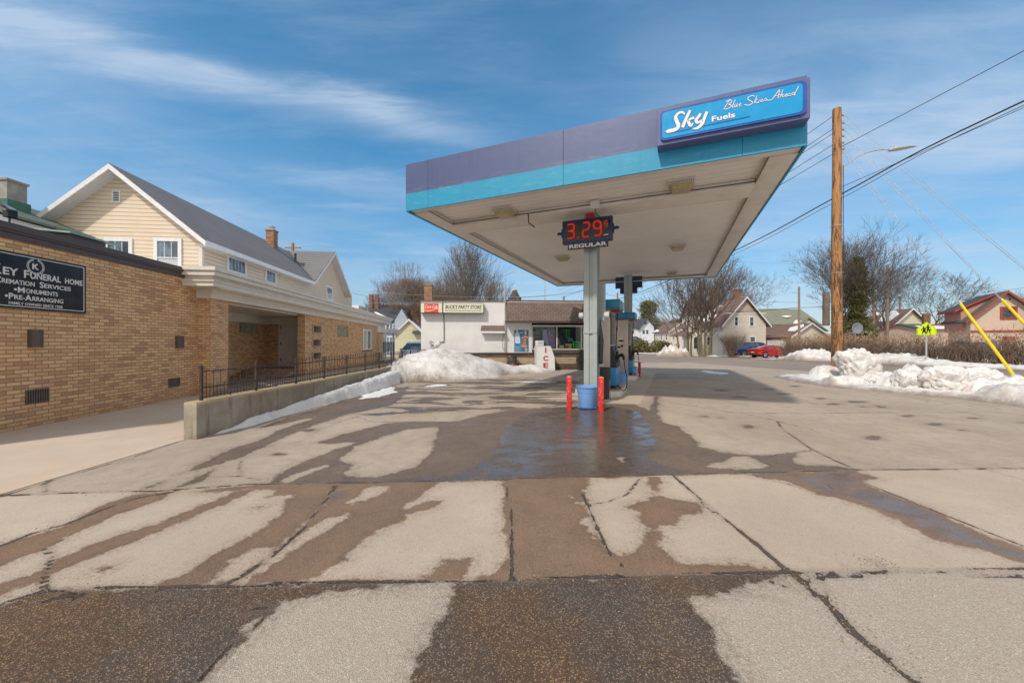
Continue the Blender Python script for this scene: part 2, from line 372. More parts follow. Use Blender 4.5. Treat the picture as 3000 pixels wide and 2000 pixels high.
# ------------------------------------------------------------------ lettering
def text_mesh(s, mat, parent, x0, x1, z0, z1, name='lettering', shear=0.0, bold=0.0, depth=.004, y=0.0, xf=None, spacing=1.0, lattice=None, outline=0):
    cu = bpy.data.curves.new(name, 'FONT'); cu.body = s; cu.size = 1; cu.shear = shear; cu.offset = bold; cu.space_character = spacing
    cu.resolution_u = 3; cu.fill_mode = 'FRONT' if depth == 0 else 'BOTH'; cu.extrude = depth/2
    tmp = bpy.data.objects.new(name, cu); COL.objects.link(tmp)
    dg = bpy.context.evaluated_depsgraph_get(); dg.update()
    me = bpy.data.meshes.new_from_object(tmp.evaluated_get(dg)); bpy.data.objects.remove(tmp); bpy.data.curves.remove(cu)
    n = len(me.vertices); a = np.zeros(n*3); me.vertices.foreach_get('co', a); a = a.reshape(-1, 3)
    lo, hi = a.min(0), a.max(0)
    b = np.zeros_like(a)
    b[:, 0] = x0+(a[:, 0]-lo[0])/(hi[0]-lo[0])*(x1-x0)
    b[:, 2] = z0+(a[:, 1]-lo[1])/(hi[1]-lo[1])*(z1-z0)
    b[:, 1] = y-(a[:, 2]-lo[2])
    if xf is not None: b = np.array([tuple(xf @ Vector(p)) for p in b])
    me.vertices.foreach_set('co', b.ravel()); me.materials.clear(); me.materials.append(mat); me.update(); me.name = name
    o = bpy.data.objects.new(name, me); COL.objects.link(o)
    if parent is not None: o.parent = parent
    return o
def ribbon(mb, pts, w_, y, depth=.004):            # flat stroke of varying width in the x-z plane
    P = [Vector((a, b)) for a, b in pts]; k = len(P); ws = w_ if isinstance(w_, (list, tuple)) else [w_]*k
    L, Rr = [], []
    for i, p in enumerate(P):
        d = (P[min(i+1, k-1)]-P[max(i-1, 0)]).normalized(); nn = Vector((-d.y, d.x))
        L.append(p+nn*ws[i]/2); Rr.append(p-nn*ws[i]/2)
    vs = [(p.x, y, p.y) for p in L]+[(p.x, y, p.y) for p in Rr]+[(p.x, y-depth, p.y) for p in L]+[(p.x, y-depth, p.y) for p in Rr]
    fs = []
    for i in range(k-1):
        fs += [(2*k+i, 2*k+i+1, 3*k+i+1, 3*k+i), (i, k+i, k+i+1, i+1), (i, i+1, 2*k+i+1, 2*k+i), (k+i, 3*k+i, 3*k+i+1, k+i+1)]
    fs += [(0, 2*k, 3*k, k), (k-1, 2*k-1, 4*k-1, 3*k-1)]
    mb.add(vs, fs)
def smooth_path(pts, n=6):                        # Catmull-Rom through the points
    out = []; P = [pts[0]]+list(pts)+[pts[-1]]
    for i in range(1, len(P)-2):
        for j in range(n):
            t = j/n; out.append(tuple(.5*((2*P[i][k])+(-P[i-1][k]+P[i+1][k])*t+(2*P[i-1][k]-5*P[i][k]+4*P[i+1][k]-P[i+2][k])*t*t+(-P[i-1][k]+3*P[i][k]-3*P[i+1][k]+P[i+2][k])*t**3) for k in range(len(P[0]))))
    out.append(tuple(pts[-1])); return out
# ------------------------------------------------------------------ ground, driveway, road
def _c1(*p): return [G(x/1.568, 1000+y/1.568) for x, y in p]
def _c2(*p): return [G(1500+x/1.568, 1000+y/1.568) for x, y in p]
CONC = _c1((-1500, 740), (-400, 716), (0, 708), (383, 693), (700, 688), (1150, 655), (1550, 650), (2000, 640), (2320, 635))+_c2((0, 630), (300, 622), (900, 606), (1300, 597), (1560, 590), (2352, 583), (3400, 570), (8000, 520), (8000, 1020), (3400, 1040), (2352, 1045), (1900, 1050), (1300, 1055), (1100, 1068), (500, 1075), (0, 1095))+_c1((1500, 1105), (1000, 1122), (600, 1128), (200, 1142), (130, 1165), (70, 1195), (0, 1210), (-900, 1240), (-1500, 1200))
FAR = [(-60, 1050), (-60, 4000), (3500, 4000), (3500, 1050)]
DRY_AGG = [_c1((1340, 1185), (1600, 1140), (2080, 1115), (2060, 1200), (1990, 1300), (1960, 1380), (1900, 1500), (1850, 1700), (780, 1700), (920, 1568), (1000, 1500), (1100, 1400), (1200, 1290), (1260, 1210)),
           _c1((1130, 1310), (1150, 1285), (1190, 1275), (1185, 1300), (1140, 1335)),
           _c2((820, 1190), (900, 1160), (1050, 1145), (1130, 1110), (1200, 1095), (1300, 1058), (1900, 1050), (3400, 1030), (3400, 1900), (1200, 1900), (1075, 1568), (1020, 1480), (960, 1400), (900, 1310), (860, 1250))]
WET_AGG = [_c1((-700, 1230), (0, 1212), (70, 1197), (130, 1162), (200, 1142), (600, 1128), (1000, 1122), (1500, 1105), (2352, 1092))+_c2((500, 1072), (1100, 1064), (1300, 1060), (1320, 1900), (-800, 1900))+_c1((-700, 1900))]
WET = [
 _c1((-60, 965), (100, 900), (280, 860), (400, 790), (480, 745), (640, 700), (800, 690), (700, 740), (560, 790), (430, 850), (260, 930), (220, 962), (120, 992), (60, 1010), (-60, 1085)),
 _c1((-60, 1125), (180, 1052), (230, 1060), (205, 1105), (-60, 1180)),
 _c1((205, 1070), (240, 1005), (380, 948), (560, 880), (720, 830), (830, 790), (950, 740), (1060, 690), (1180, 672), (1130, 705), (1010, 755), (900, 797), (760, 865), (600, 925), (430, 995), (300, 1040)),
 _c1((1210, 722), (1255, 690), (1240, 668), (1550, 648), (1500, 730), (1420, 810), (1330, 900), (1230, 1000), (1150, 1070), (1060, 1128), (740, 1112), (880, 1065), (900, 1035), (960, 990), (1050, 940), (1160, 890), (1230, 850), (1290, 770), (1350, 700)),
 _c1((1160, 767), (1190, 745), (1240, 745), (1200, 772)),
 _c1((1548, 645), (2050, 640), (1950, 692), (1880, 745), (1855, 778), (1872, 812), (1740, 880), (1650, 932), (1560, 1022), (1480, 1077), (1405, 1112), (1100, 1128), (1230, 1010), (1340, 900), (1440, 800), (1510, 730)),
 _c1((1850, 778), (1930, 740), (2035, 728), (2005, 762), (1890, 792)),
 _c1((1985, 1062), (2050, 1012), (2182, 988), (2165, 1035), (2140, 1085), (2250, 1070), (2335, 1000), (2325, 640), (2500, 640), (2500, 1110), (1400, 1118), (1405, 1100), (1900, 1095)),
 _c1((440, 1045), (470, 1030), (518, 1028), (490, 1050), (450, 1057)),
 _c2((-30, 622), (370, 622), (330, 690), (350, 780), (400, 900), (440, 960), (480, 975), (540, 970), (600, 910), (630, 850), (570, 830), (582, 782), (520, 762), (600, 730), (632, 710), (622, 618), (682, 618), (682, 700), (720, 715), (860, 740), (876, 770), (868, 790), (790, 800), (760, 832), (690, 850), (697, 940), (750, 1010), (830, 1020), (1000, 1018), (1220, 1046), (1270, 1075), (0, 1110), (-40, 1100), (-40, 640)),
 # lot
 _c1((1000, 520), (1100, 480), (1200, 450), (1300, 400), (1400, 368), (1560, 308), (1700, 268), (1870, 235), (1800, 292), (1600, 335), (1480, 372), (1400, 402), (1300, 442), (1200, 492), (1100, 532), (1010, 562), (820, 612), (900, 572)),
 _c1((810, 668), (900, 625), (1000, 575), (930, 640), (850, 665)), _c1((670, 672), (740, 645), (700, 668)),
 _c1((1230, 650), (1300, 590), (1420, 540), (1560, 490), (1680, 450), (1780, 402), (1900, 368), (2100, 368), (2200, 340), (2352, 312))+_c2((100, 308), (250, 300), (430, 285), (560, 290), (620, 310), (640, 330), (690, 370), (750, 385), (820, 430), (870, 480), (950, 505), (1100, 525), (1200, 522), (1320, 508), (1290, 540), (1310, 560), (1400, 570), (1500, 570), (1600, 592), (1560, 602), (900, 612), (300, 630), (0, 640))+_c1((1900, 648), (1550, 662), (1000, 690), (840, 692), (1100, 660)),
 _c1((1460, 462), (1560, 430), (1680, 400), (1780, 375), (1900, 368), (1880, 402), (1780, 430), (1650, 462), (1520, 470)),
 _c1((1180, 400), (1260, 368), (1400, 325), (1560, 275), (1750, 228), (1880, 205), (1860, 240), (1700, 282), (1500, 335), (1300, 378)),
 _c1((1250, 520), (1275, 512), (1310, 517), (1290, 525)), _c1((1370, 410), (1400, 400), (1450, 404), (1420, 416)),
 _c2((625, 330), (655, 250), (675, 252), (672, 330), (690, 365), (640, 345)),
 _c2((1030, 606), (1330, 598), (1590, 598), (1695, 625), (1620, 640), (1700, 690), (1850, 740), (2000, 810), (2200, 895), (2352, 950), (3300, 1330), (3300, 1420), (2352, 1022), (2200, 965), (1950, 915), (1800, 842), (1640, 762), (1500, 722), (1410, 702), (1385, 690), (1240, 640))]
for cx_, cy_, rx_, ry_ in [(1085, 392, 26, 9), (1660, 442, 34, 10), (885, 345, 25, 4), (955, 350, 18, 4), (1825, 342, 35, 5), (1945, 380, 40, 6), (2125, 352, 35, 4), (1480, 287, 38, 5), (1585, 277, 50, 5), (1420, 262, 30, 4), (1700, 302, 25, 4), (2070, 407, 24, 3), (1610, 300, 20, 3), (1250, 240, 35, 4), (1180, 218, 30, 4), (1050, 255, 35, 4), (960, 225, 40, 4), (1300, 205, 30, 3), (2340, 372, 25, 3), (1680, 295, 22, 3)]:
    WET.append(_c2(*[(cx_+rx_*math.cos(t*math.pi/4), cy_+ry_*math.sin(t*math.pi/4)) for t in range(8)]))
DRY = [
 _c1((1010, 1092), (1060, 1000), (1150, 960), (1225, 955), (1180, 1010), (1080, 1085)),
 _c1((1225, 1042), (1280, 1000), (1400, 920), (1500, 860), (1610, 790), (1470, 828), (1400, 870), (1300, 960)),
 _c1((1595, 737), (1640, 715), (1700, 663), (1790, 660), (1750, 702), (1680, 727)),
 _c2((265, 705), (320, 740), (300, 737)), _c2((330, 830), (355, 808), (380, 872), (340, 850)), _c2((380, 895), (392, 905), (388, 915)),
 _c1((1285, 642), (1330, 620), (1450, 577), (1560, 545), (1650, 472), (1780, 432), (1860, 405), (2015, 390), (2010, 430), (1985, 480), (1960, 530), (1900, 580), (1800, 605), (1700, 622), (1600, 622), (1590, 600), (1622, 572), (1560, 545), (1480, 582), (1400, 612), (1330, 647)),
 _c2((885, 572), (980, 552), (1010, 530), (1090, 525), (1140, 550), (1187, 576), (1080, 586), (950, 582)), _c2((483, 532), (515, 530), (510, 556))]
PUD = [
 _c2((60, 330), (160, 305), (330, 300), (470, 300), (590, 320), (660, 400), (690, 480), (640, 540), (700, 570), (880, 598), (700, 622), (0, 632))+_c1((2000, 655), (1900, 640), (2100, 600), (2250, 520), (2300, 400)),
 _c1((1505, 715), (1540, 690), (1600, 680), (1618, 692), (1570, 722), (1520, 726)),
 _c2((1320, 600), (1450, 598), (1560, 600), (1602, 640), (1560, 692), (1510, 698), (1420, 660)),
 _c2((870, 603), (1330, 600), (1420, 650), (1510, 690), (1600, 672), (1660, 682), (1800, 732), (2000, 820), (2200, 915), (2352, 968), (3300, 1340), (3300, 1400), (2352, 1005), (2150, 945), (1950, 900), (1800, 822), (1620, 742), (1430, 695), (1300, 622), (1100, 612)),
 _c1((1230, 640), (1560, 655), (2000, 650), (2352, 640), (2352, 612), (2000, 610), (1700, 640)),
 _c1((1620, 330), (1700, 300), (1850, 280), (1990, 300), (1900, 340), (1700, 350)), _c2((20, 170), (200, 168), (210, 176), (30, 180)), _c2((520, 232), (580, 222), (600, 232), (560, 244))]
FADE = [_c1((1750, 190), (1900, 172), (2352, 165))+_c2((340, 170), (330, 300), (0, 318))+_c1((2000, 330), (1850, 345), (1700, 350), (1600, 330), (1650, 260))]
CRK = [  # polyline, half width in m
 (_c1((-200, 985), (0, 940), (150, 880), (300, 840), (450, 780), (620, 720), (800, 690)), .012),
 (_c1((-400, 716), (0, 708), (383, 693), (700, 688), (1150, 655), (1550, 650), (2000, 640), (2320, 635))+_c2((0, 630), (300, 622), (900, 606), (1300, 597), (1560, 590), (2352, 583), (3400, 570), (8000, 520)), .010),
 (_c1((0, 1210), (130, 1165), (200, 1142), (600, 1128), (1000, 1122), (1500, 1105), (2352, 1092))+_c2((0, 1095), (500, 1075), (1300, 1055), (1900, 1050), (2352, 1045), (3400, 1040), (8000, 1020)), .010),
 (_c1((1545, 660), (1490, 740), (1400, 850), (1230, 1000), (1080, 1095), (1010, 1122)), .013),
 (_c1((200, 955), (240, 980), (212, 1050), (205, 1140)), .012), (_c1((2320, 645), (2345, 780), (2352, 1092)), .009),
 (_c2((745, 618), (900, 760), (1100, 910), (1270, 1058)), .012), (_c2((1300, 1060), (1310, 1090), (1400, 1150), (1450, 1200), (1500, 1260), (1580, 1350), (1680, 1420), (1770, 1500), (1860, 1568), (2300, 1900)), .017),
 (_c2((325, 700), (360, 790), (430, 950), (500, 1020), (508, 1072)), .008), (_c2((590, 625), (530, 700), (440, 735), (345, 752)), .004),
 (_c2((1218, 368), (1240, 400), (1370, 490), (1480, 545), (1590, 592)), .007), (_c2((680, 270), (1000, 325), (1300, 330), (1880, 325), (2100, 325), (2352, 410)), .006),
 (_c2((1375, 500), (1180, 525), (1080, 522)), .006), (_c2((2190, 590), (2352, 635), (2700, 740)), .006), (_c2((1040, 325), (1218, 366), (1400, 410)), .004),
 (_c2((1185, 1100), (1330, 1150), (1430, 1186)), .007), (_c2((1340, 1110), (1400, 1080), (1550, 1085), (1700, 1060)), .003), (_c2((1440, 1180), (1445, 1130), (1400, 1080)), .003),
 (_c2((1900, 1052), (2100, 1075), (2352, 1085)), .004), (_c2((1110, 615), (1250, 650), (1390, 690), (1600, 740)), .004), (_c2((1330, 605), (1430, 650), (1520, 700)), .004),
 (_c2((1040, 1150), (1130, 1170), (1240, 1185)), .004), (_c2((1590, 640), (1800, 720), (2000, 800), (2352, 940)), .005), (_c2((1510, 1010), (1580, 1055)), .002), (_c2((1640, 995), (1730, 1045)), .002),
 (_c1((1240, 1230), (1180, 1300), (1060, 1400), (990, 1480), (910, 1568)), .008), (_c1((175, 1200), (250, 1180), (330, 1165), (400, 1160)), .011), (_c1((330, 1200), (370, 1170)), .006), (_c1((690, 1180), (725, 1145)), .005), (_c1((1100, 1270), (1160, 1230), (1240, 1215)), .004),
 (_c1((0, 712), (300, 620), (600, 535), (850, 450)), .007), (_c1((1110, 545), (1098, 580), (1116, 622)), .006), (_c1((900, 625), (1100, 620), (1200, 635)), .004), (_c1((900, 560), (905, 625)), .003),
 (_c1((220, 460), (440, 445), (700, 430), (850, 420)), .003), (_c1((1400, 440), (1540, 375), (1640, 345), (1710, 368), (1900, 368), (2100, 372)), .005), (_c1((1540, 375), (1400, 375), (1200, 395)), .004), (_c1((220, 640), (210, 690), (300, 690)), .003), (_c1((960, 520), (990, 540), (940, 560)), .003),
 (_c1((1900, 230), (2100, 255), (2352, 262)), .006), (_c1((2000, 300), (2200, 290), (2352, 310)), .005),
 (_c2((1215, 195), (1400, 210), (1600, 240), (1800, 265), (2000, 285), (2352, 322)), .018), (_c2((1280, 180), (1500, 215), (1800, 252), (2100, 285)), .009), (_c2((350, 180), (700, 190), (1100, 185), (1250, 190)), .006), (_c2((600, 128), (900, 150), (1250, 180)), .008)]
def sdf_poly(P, poly, clampd=.5):                 # signed distance, positive inside
    poly = np.array(poly); lo, hi = poly.min(0)-clampd, poly.max(0)+clampd
    out = np.full(len(P), -clampd); m = np.where((P[:, 0] > lo[0]) & (P[:, 0] < hi[0]) & (P[:, 1] > lo[1]) & (P[:, 1] < hi[1]))[0]
    if not len(m): return out
    Q = P[m]; d = np.full(len(Q), 9.); ins = np.zeros(len(Q), bool); n = len(poly)
    for i in range(n):
        a, b = poly[i], poly[(i+1) % n]; e = b-a; wv = Q-a
        t = np.clip((wv@e)/max(1e-9, e@e), 0, 1); d = np.minimum(d, np.hypot(*(wv-t[:, None]*e).T))
        c = ((a[1] > Q[:, 1]) != (b[1] > Q[:, 1]))
        with np.errstate(divide='ignore', invalid='ignore'): ins ^= c & (Q[:, 0] < (b[0]-a[0])*(Q[:, 1]-a[1])/(b[1]-a[1])+a[0])
    out[m] = np.clip(np.where(ins, d, -d), -clampd, clampd*3); return out
def line_dist(P, line, cl=.35):
    line = np.array(line); out = np.full(len(P), cl); lo, hi = line.min(0)-cl, line.max(0)+cl
    m = np.where((P[:, 0] > lo[0]) & (P[:, 0] < hi[0]) & (P[:, 1] > lo[1]) & (P[:, 1] < hi[1]))[0]
    if not len(m): return out
    Q = P[m]; d = np.full(len(Q), 9.)
    for a, b in zip(line[:-1], line[1:]):
        e = b-a; wv = Q-a; t = np.clip((wv@e)/max(1e-9, e@e), 0, 1); d = np.minimum(d, np.hypot(*(wv-t[:, None]*e).T))
    out[m] = np.minimum(cl, d); return out
def xroad(y): return 20.5+.125*(24-y)             # centre line of the street
def grid_mesh(name, xs, ys, zf, mat, attrs=None, parent=None, keep=None):
    X, Y = np.meshgrid(xs, ys); P = np.stack([X.ravel(), Y.ravel()], 1); nx, ny = len(xs), len(ys)
    Z = zf(P); I = np.arange(nx*ny).reshape(ny, nx)
    F = np.stack([I[:-1, :-1], I[:-1, 1:], I[1:, 1:], I[1:, :-1]], -1).reshape(-1, 4)
    if keep is not None:
        k = keep(P); F = F[k[F].any(1)]
    me = bpy.data.meshes.new(name); me.from_pydata(np.column_stack([P, Z]).tolist(), [], F.tolist())
    me.materials.append(mat)
    for k, f in (attrs or {}).items():
        a = me.attributes.new(k, 'FLOAT', 'POINT'); a.data.foreach_set('value', f(P).astype(np.float32))
    me.polygons.foreach_set('use_smooth', [True]*len(me.polygons))
    if keep is not None:
        bm = bmesh.new(); bm.from_mesh(me); bmesh.ops.delete(bm, geom=[v for v in bm.verts if not v.link_faces], context='VERTS'); bm.to_mesh(me); bm.free()
    o = bpy.data.objects.new(name, me); COL.objects.link(o)
    if parent: o.parent = parent
    return o
gzv = lambda P: -0.01*(np.clip(P[:, 1], 15, 80)-15)
def wet_attr(P):
    wv = np.max([sdf_poly(P, q) for q in WET], 0)
    wv = np.minimum(wv, -np.max([sdf_poly(P, q) for q in DRY], 0))
    ag = np.max([sdf_poly(P, q) for q in WET_AGG], 0); ag = np.minimum(ag, -np.max([sdf_poly(P, q) for q in DRY_AGG], 0))
    return np.maximum(wv, ag)
PAD = [(3.02, 8.93), (.34, 10.07), (4.75, 20.6), (7.45, 19.45)]     # concrete island apron under the pumps
def crack_attr(P):
    return np.min([line_dist(P, l)-h*.88 for l, h in CRK], 0)
m_lot, t, out = newmat('lot_surface')
ob = t.n('TexCoord', 3)
A = lambda nm: t.n('Attribute', 2, attrs=dict(attribute_name=nm))
e1 = t.m('SUBTRACT', t.noise(ob, 3.2, 6, .62), .5); e2 = t.m('SUBTRACT', t.noise(ob, 22, 5, .7), .5)
e3 = t.m('SUBTRACT', t.noise(ob, 9, 5, .7), .5)
wob = t.m('ADD', t.m('ADD', t.m('MULTIPLY', e1, .22), t.m('MULTIPLY', e3, .15)), t.m('ADD', t.m('MULTIPLY', e2, .075), t.m('MULTIPLY', t.m('SUBTRACT', t.noise(ob, 120, 3, .7), .5), .06)))
wetv = t.m('ADD', A('wet'), wob)
mott = t.noise(t.mapv(ob, (.42, 1.25, 1), (0, 0, R(10))), 1.35, 7, .62, dist=.7)
mw = t.m('MULTIPLY', t.step(t.m('ADD', A('mott'), wob), -.1, .35), t.step(mott, .49, .515))
wet = t.m('MAXIMUM', t.step(wetv, -.014, .024), mw)
conc = t.step(t.m('ADD', A('conc'), t.m('ADD', t.m('MULTIPLY', e3, .05), t.m('MULTIPLY', e2, .05))), -.006, .008)
pad = t.step(t.m('ADD', A('pad'), t.m('MULTIPLY', e2, .03)), -.01, .01)
agg = t.m('MULTIPLY', t.step(A('agg'), -.01, .01), t.m('SUBTRACT', 1.0, conc))
v1 = t.t.nodes.new('ShaderNodeTexVoronoi'); t.put(v1.inputs['Vector'], ob); v1.inputs['Scale'].default_value = 185
v2 = t.t.nodes.new('ShaderNodeTexVoronoi'); t.put(v2.inputs['Vector'], ob); v2.inputs['Scale'].default_value = 210
s1 = t.t.nodes.new('ShaderNodeSeparateColor'); t.t.links.new(v1.outputs['Color'], s1.inputs[0])
s2 = t.t.nodes.new('ShaderNodeSeparateColor'); t.t.links.new(v2.outputs['Color'], s2.inputs[0])
big = t.noise(ob, .55, 7, .65); mid = t.noise(ob, 5, 6, .65); fn = t.noise(ob, 240, 3, .6)
asph = t.mix(t.step(big, .35, .66), (.38, .31, .24), (.475, .395, .315))
asph = t.mix(t.step(mid, .42, .72, 0, .45), asph, (.29, .235, .185))
asph = t.mix(t.step(t.noise(t.mapv(ob, (1.5, .6, 1), (0, 0, R(8))), .8, 9, .72, dist=.6), .52, .66, 0, .4), asph, (.28, .23, .185))
asph = t.mix(t.step(s1.outputs[0], .80, .97, 0, .50), asph, (.20, .17, .15))
asph = t.mix(t.step(s2.outputs[1], .84, .98, 0, .55), asph, (.55, .49, .42))
cc = t.mix(t.step(big, .34, .68), (.45, .365, .28), (.54, .45, .355))
cc = t.mix(t.step(mid, .45, .75, 0, .5), cc, (.42, .345, .28))
cc = t.mix(t.step(t.noise(t.mapv(ob, (1, 1.6, 1)), 1.1, 9, .75, dist=1.0), .50, .66, 0, .45), cc, (.43, .36, .295))
cc = t.mix(t.step(s2.outputs[1], .80, .97, 0, .35), cc, (.66, .59, .51))
cc = t.mix(t.step(s1.outputs[2], .88, .97, 0, .45), cc, (.33, .27, .22))
cc = t.mix(t.step(s2.outputs[0], .955, .99, 0, .7), cc, (.20, .15, .12))
cc = t.mix(t.step(fn, .45, .75, 0, .25), cc, (.42, .34, .27))
ag = t.mix(t.step(s1.outputs[1], .2, .9), (.41, .345, .275), (.475, .41, .335))
ag = t.mix(t.step(s1.outputs[0], .78, .92, 0, .5), ag, (.24, .20, .175))
ag = t.mix(t.step(s2.outputs[1], .86, .97, 0, .8), ag, (.66, .60, .54))
base = t.mix(conc, asph, cc); base = t.mix(agg, base, ag); base = t.mix(pad, base, (.50, .42, .33))
# wet look: darker and browner, smoother; pebbles stay lighter where the stone is coarse
wd = t.mix(conc, (.36, .32, .29), (.43, .345, .28)); wd = t.mix(agg, wd, t.mix(t.step(t.noise(ob, .9, 4, .6), .38, .62), (.20, .185, .18), (.235, .175, .13)))
pk = t.mix(agg, (1.0, 1.0, 1.0), (2.9, 2.85, 2.7))
wd = t.mix(t.step(s1.outputs[2], .80, .93), wd, t.mix(1.0, wd, pk, 'MULTIPLY'))
wd = t.mix(t.step(t.noise(ob, 1.7, 8, .7), .38, .68, 0, .55), wd, t.mix(1.0, wd, (1.45, 1.35, 1.28), 'MULTIPLY'))
wd = t.mix(t.step(t.noise(t.mapv(ob, (3, 1, 1)), 6, 8, .75), .50, .72, 0, .5), wd, t.mix(1.0, wd, (.62, .60, .58), 'MULTIPLY'))
wd = t.mix(t.step(wetv, .09, .0, 0, .45), wd, t.mix(1.0, wd, (.74, .70, .66), 'MULTIPLY'))
wetc = t.mix(1.0, base, wd, 'MULTIPLY')
wetc = t.mix(t.m('MULTIPLY', t.step(s2.outputs[2], .86, .95), t.m('SUBTRACT', .55, t.m('MULTIPLY', agg, .55))), wetc, (.36, .29, .23))
c = t.mix(wet, base, wetc)
damp = t.m('MULTIPLY', t.step(wetv, -.14, .0), t.m('SUBTRACT', 1.0, wet))
c = t.mix(t.m('MULTIPLY', damp, t.step(t.noise(ob, 34, 4, .7), .4, .65, .04, .5)), c, wetc)
st = t.step(t.noise(t.mapv(ob, (2.2, .7, 1), (0, 0, R(12))), 1.6, 7, .7), .60, .74, 0, .30)
c = t.mix(t.m('MULTIPLY', st, t.m('SUBTRACT', 1.0, wet)), c, t.mix(1.0, c, (.62, .58, .54), 'MULTIPLY'))
crv = t.m('ADD', A('crk'), t.m('ADD', t.m('MULTIPLY', t.m('SUBTRACT', t.noise(ob, 9, 6, .75), .5), .055), t.m('MULTIPLY', t.m('SUBTRACT', t.noise(ob, 60, 3), .5), .016)))
crv = t.m('ADD', crv, t.m('ADD', -.003, t.m('MULTIPLY', t.m('SUBTRACT', t.noise(ob, 2.6, 3), .5), .032)))
crk = t.step(crv, -.001, .005, .9, 0); crh = t.step(crv, .0, .035, .35, 0)
c = t.mix(crh, c, (.20, .15, .115)); c = t.mix(crk, c, (.075, .058, .046))
pd = t.m('MULTIPLY', t.step(t.m('ADD', A('pud'), wob), -.02, .10), wet)
pd2 = t.m('MULTIPLY', pd, t.step(t.noise(t.mapv(ob, (1.0, 1.6, 1)), 2.3, 6, .65), .36, .58, .40, 1.0))
c = t.mix(t.m('MULTIPLY', pd, .8), c, t.mix(1.0, c, (.58, .53, .50), 'MULTIPLY'))
rough = t.n('MapRange', Value=wet, To_Min=.88, To_Max=t.step(t.noise(ob, 2.2, 6, .65), .38, .66, .40, .68))
rough = t.n('Mix', Factor=pd2, i2=rough, i3=.10)
hh = t.m('ADD', t.m('MULTIPLY', v1.outputs['Distance'], 1.0), t.m('MULTIPLY', fn, .6))
hh = t.m('ADD', hh, t.m('MULTIPLY', mid, 3.0))
bstr = t.m('MULTIPLY', t.n('MapRange', Value=agg, To_Min=.38, To_Max=.6), t.m('SUBTRACT', 1.0, t.m('MULTIPLY', pd2, .93)))
bm1 = t.n('Bump', Strength=bstr, Distance=.006, Height=hh)
bm2 = t.n('Bump', Strength=1.0, Distance=.02, Height=t.m('SUBTRACT', 1.0, crk), Normal=bm1)
fin(t, out, Base_Color=c, Roughness=rough, Normal=bm2, Specular_IOR_Level=t.n('MapRange', Value=wet, To_Min=.25, To_Max=t.n('MapRange', Value=pd, To_Min=.28, To_Max=.5)))
def _ax(a, b, fa, fb, s, S):
    return np.concatenate([np.arange(a, fa, S), np.arange(fa, fb, s), np.arange(fb, b+S, S)])
AGGP = _c1((-1500, 1200), (0, 1208), (600, 1128), (1500, 1105))+_c2((0, 1095), (1300, 1055), (3400, 1040), (6000, 1900), (-3000, 3000))
lot = grid_mesh('parking_lot', _ax(-9.6, 17, -5.4, 7.4, .045, .14), _ax(.7, 30, .9, 11.0, .045, .12), gzv, m_lot,
    dict(wet=wet_attr, crk=crack_attr, conc=lambda P: sdf_poly(P, CONC), agg=lambda P: np.where(P[:, 1] < 2.6, .5, -.5), pud=lambda P: np.max([sdf_poly(P, q) for q in PUD], 0),
         mott=lambda P: np.max([sdf_poly(P, q) for q in FADE], 0), pad=lambda P: sdf_poly(P, PAD)))
tag(lot, kind='structure')
# loose grit washed along the joints
mb = MB()
for _ in range(1500):
    l_, h_ = CRK[random.choice((0, 1, 2, 2, 2, 3, 5, 7, 7, 24))]; i = random.randrange(len(l_)-1); f = random.random(); x = l_[i][0]*(1-f)+l_[i+1][0]*f+random.gauss(0, .07); y = l_[i][1]*(1-f)+l_[i+1][1]*f+random.gauss(0, .05)
    if not (-6 < x < 7 and y > 1.0): continue
    s_ = random.uniform(.002, .0065); a = random.uniform(0, 3); c_, n_ = math.cos(a)*s_, math.sin(a)*s_
    mb.add([(x-c_, y-n_, 0), (x+n_, y-c_, 0), (x+c_, y+n_, 0), (x-n_, y+c_, 0), (x, y, s_*1.1)], [(0, 1, 4), (1, 2, 4), (2, 3, 4), (3, 0, 4)])
tag(mb.build('gravel', M('loose_grit', (.24, .18, .14), .9, var=.5, scale=60)), kind='stuff')
# driveway between the brick wing and the retaining wall
m_drive, t, out = newmat('driveway_concrete'); ob = t.n('TexCoord', 3)
c = t.mix(t.step(t.noise(ob, .6, 6, .65), .35, .68), (.53, .425, .32), (.60, .50, .40))
c = t.mix(t.step(t.noise(ob, 1.7, 6, .7), .50, .72, 0, .6), c, (.60, .40, .23))
c = t.mix(t.step(t.noise(ob, 130, 3, .7), .5, .8, 0, .3), c, (.36, .30, .25))
c = t.mix(t.step(t.noise(ob, 11, 6, .75), .60, .70, 0, .25), c, (.30, .24, .19))
fin(t, out, bump=t.noise(ob, 120, 4), bstr=.35, bdist=.004, Base_Color=c, Roughness=.88)
drv = grid_mesh('driveway', np.linspace(-30, -4.88, 60), np.linspace(3.62, 40, 80), lambda P: gzv(P)+.005, m_drive); tag(drv, kind='structure')
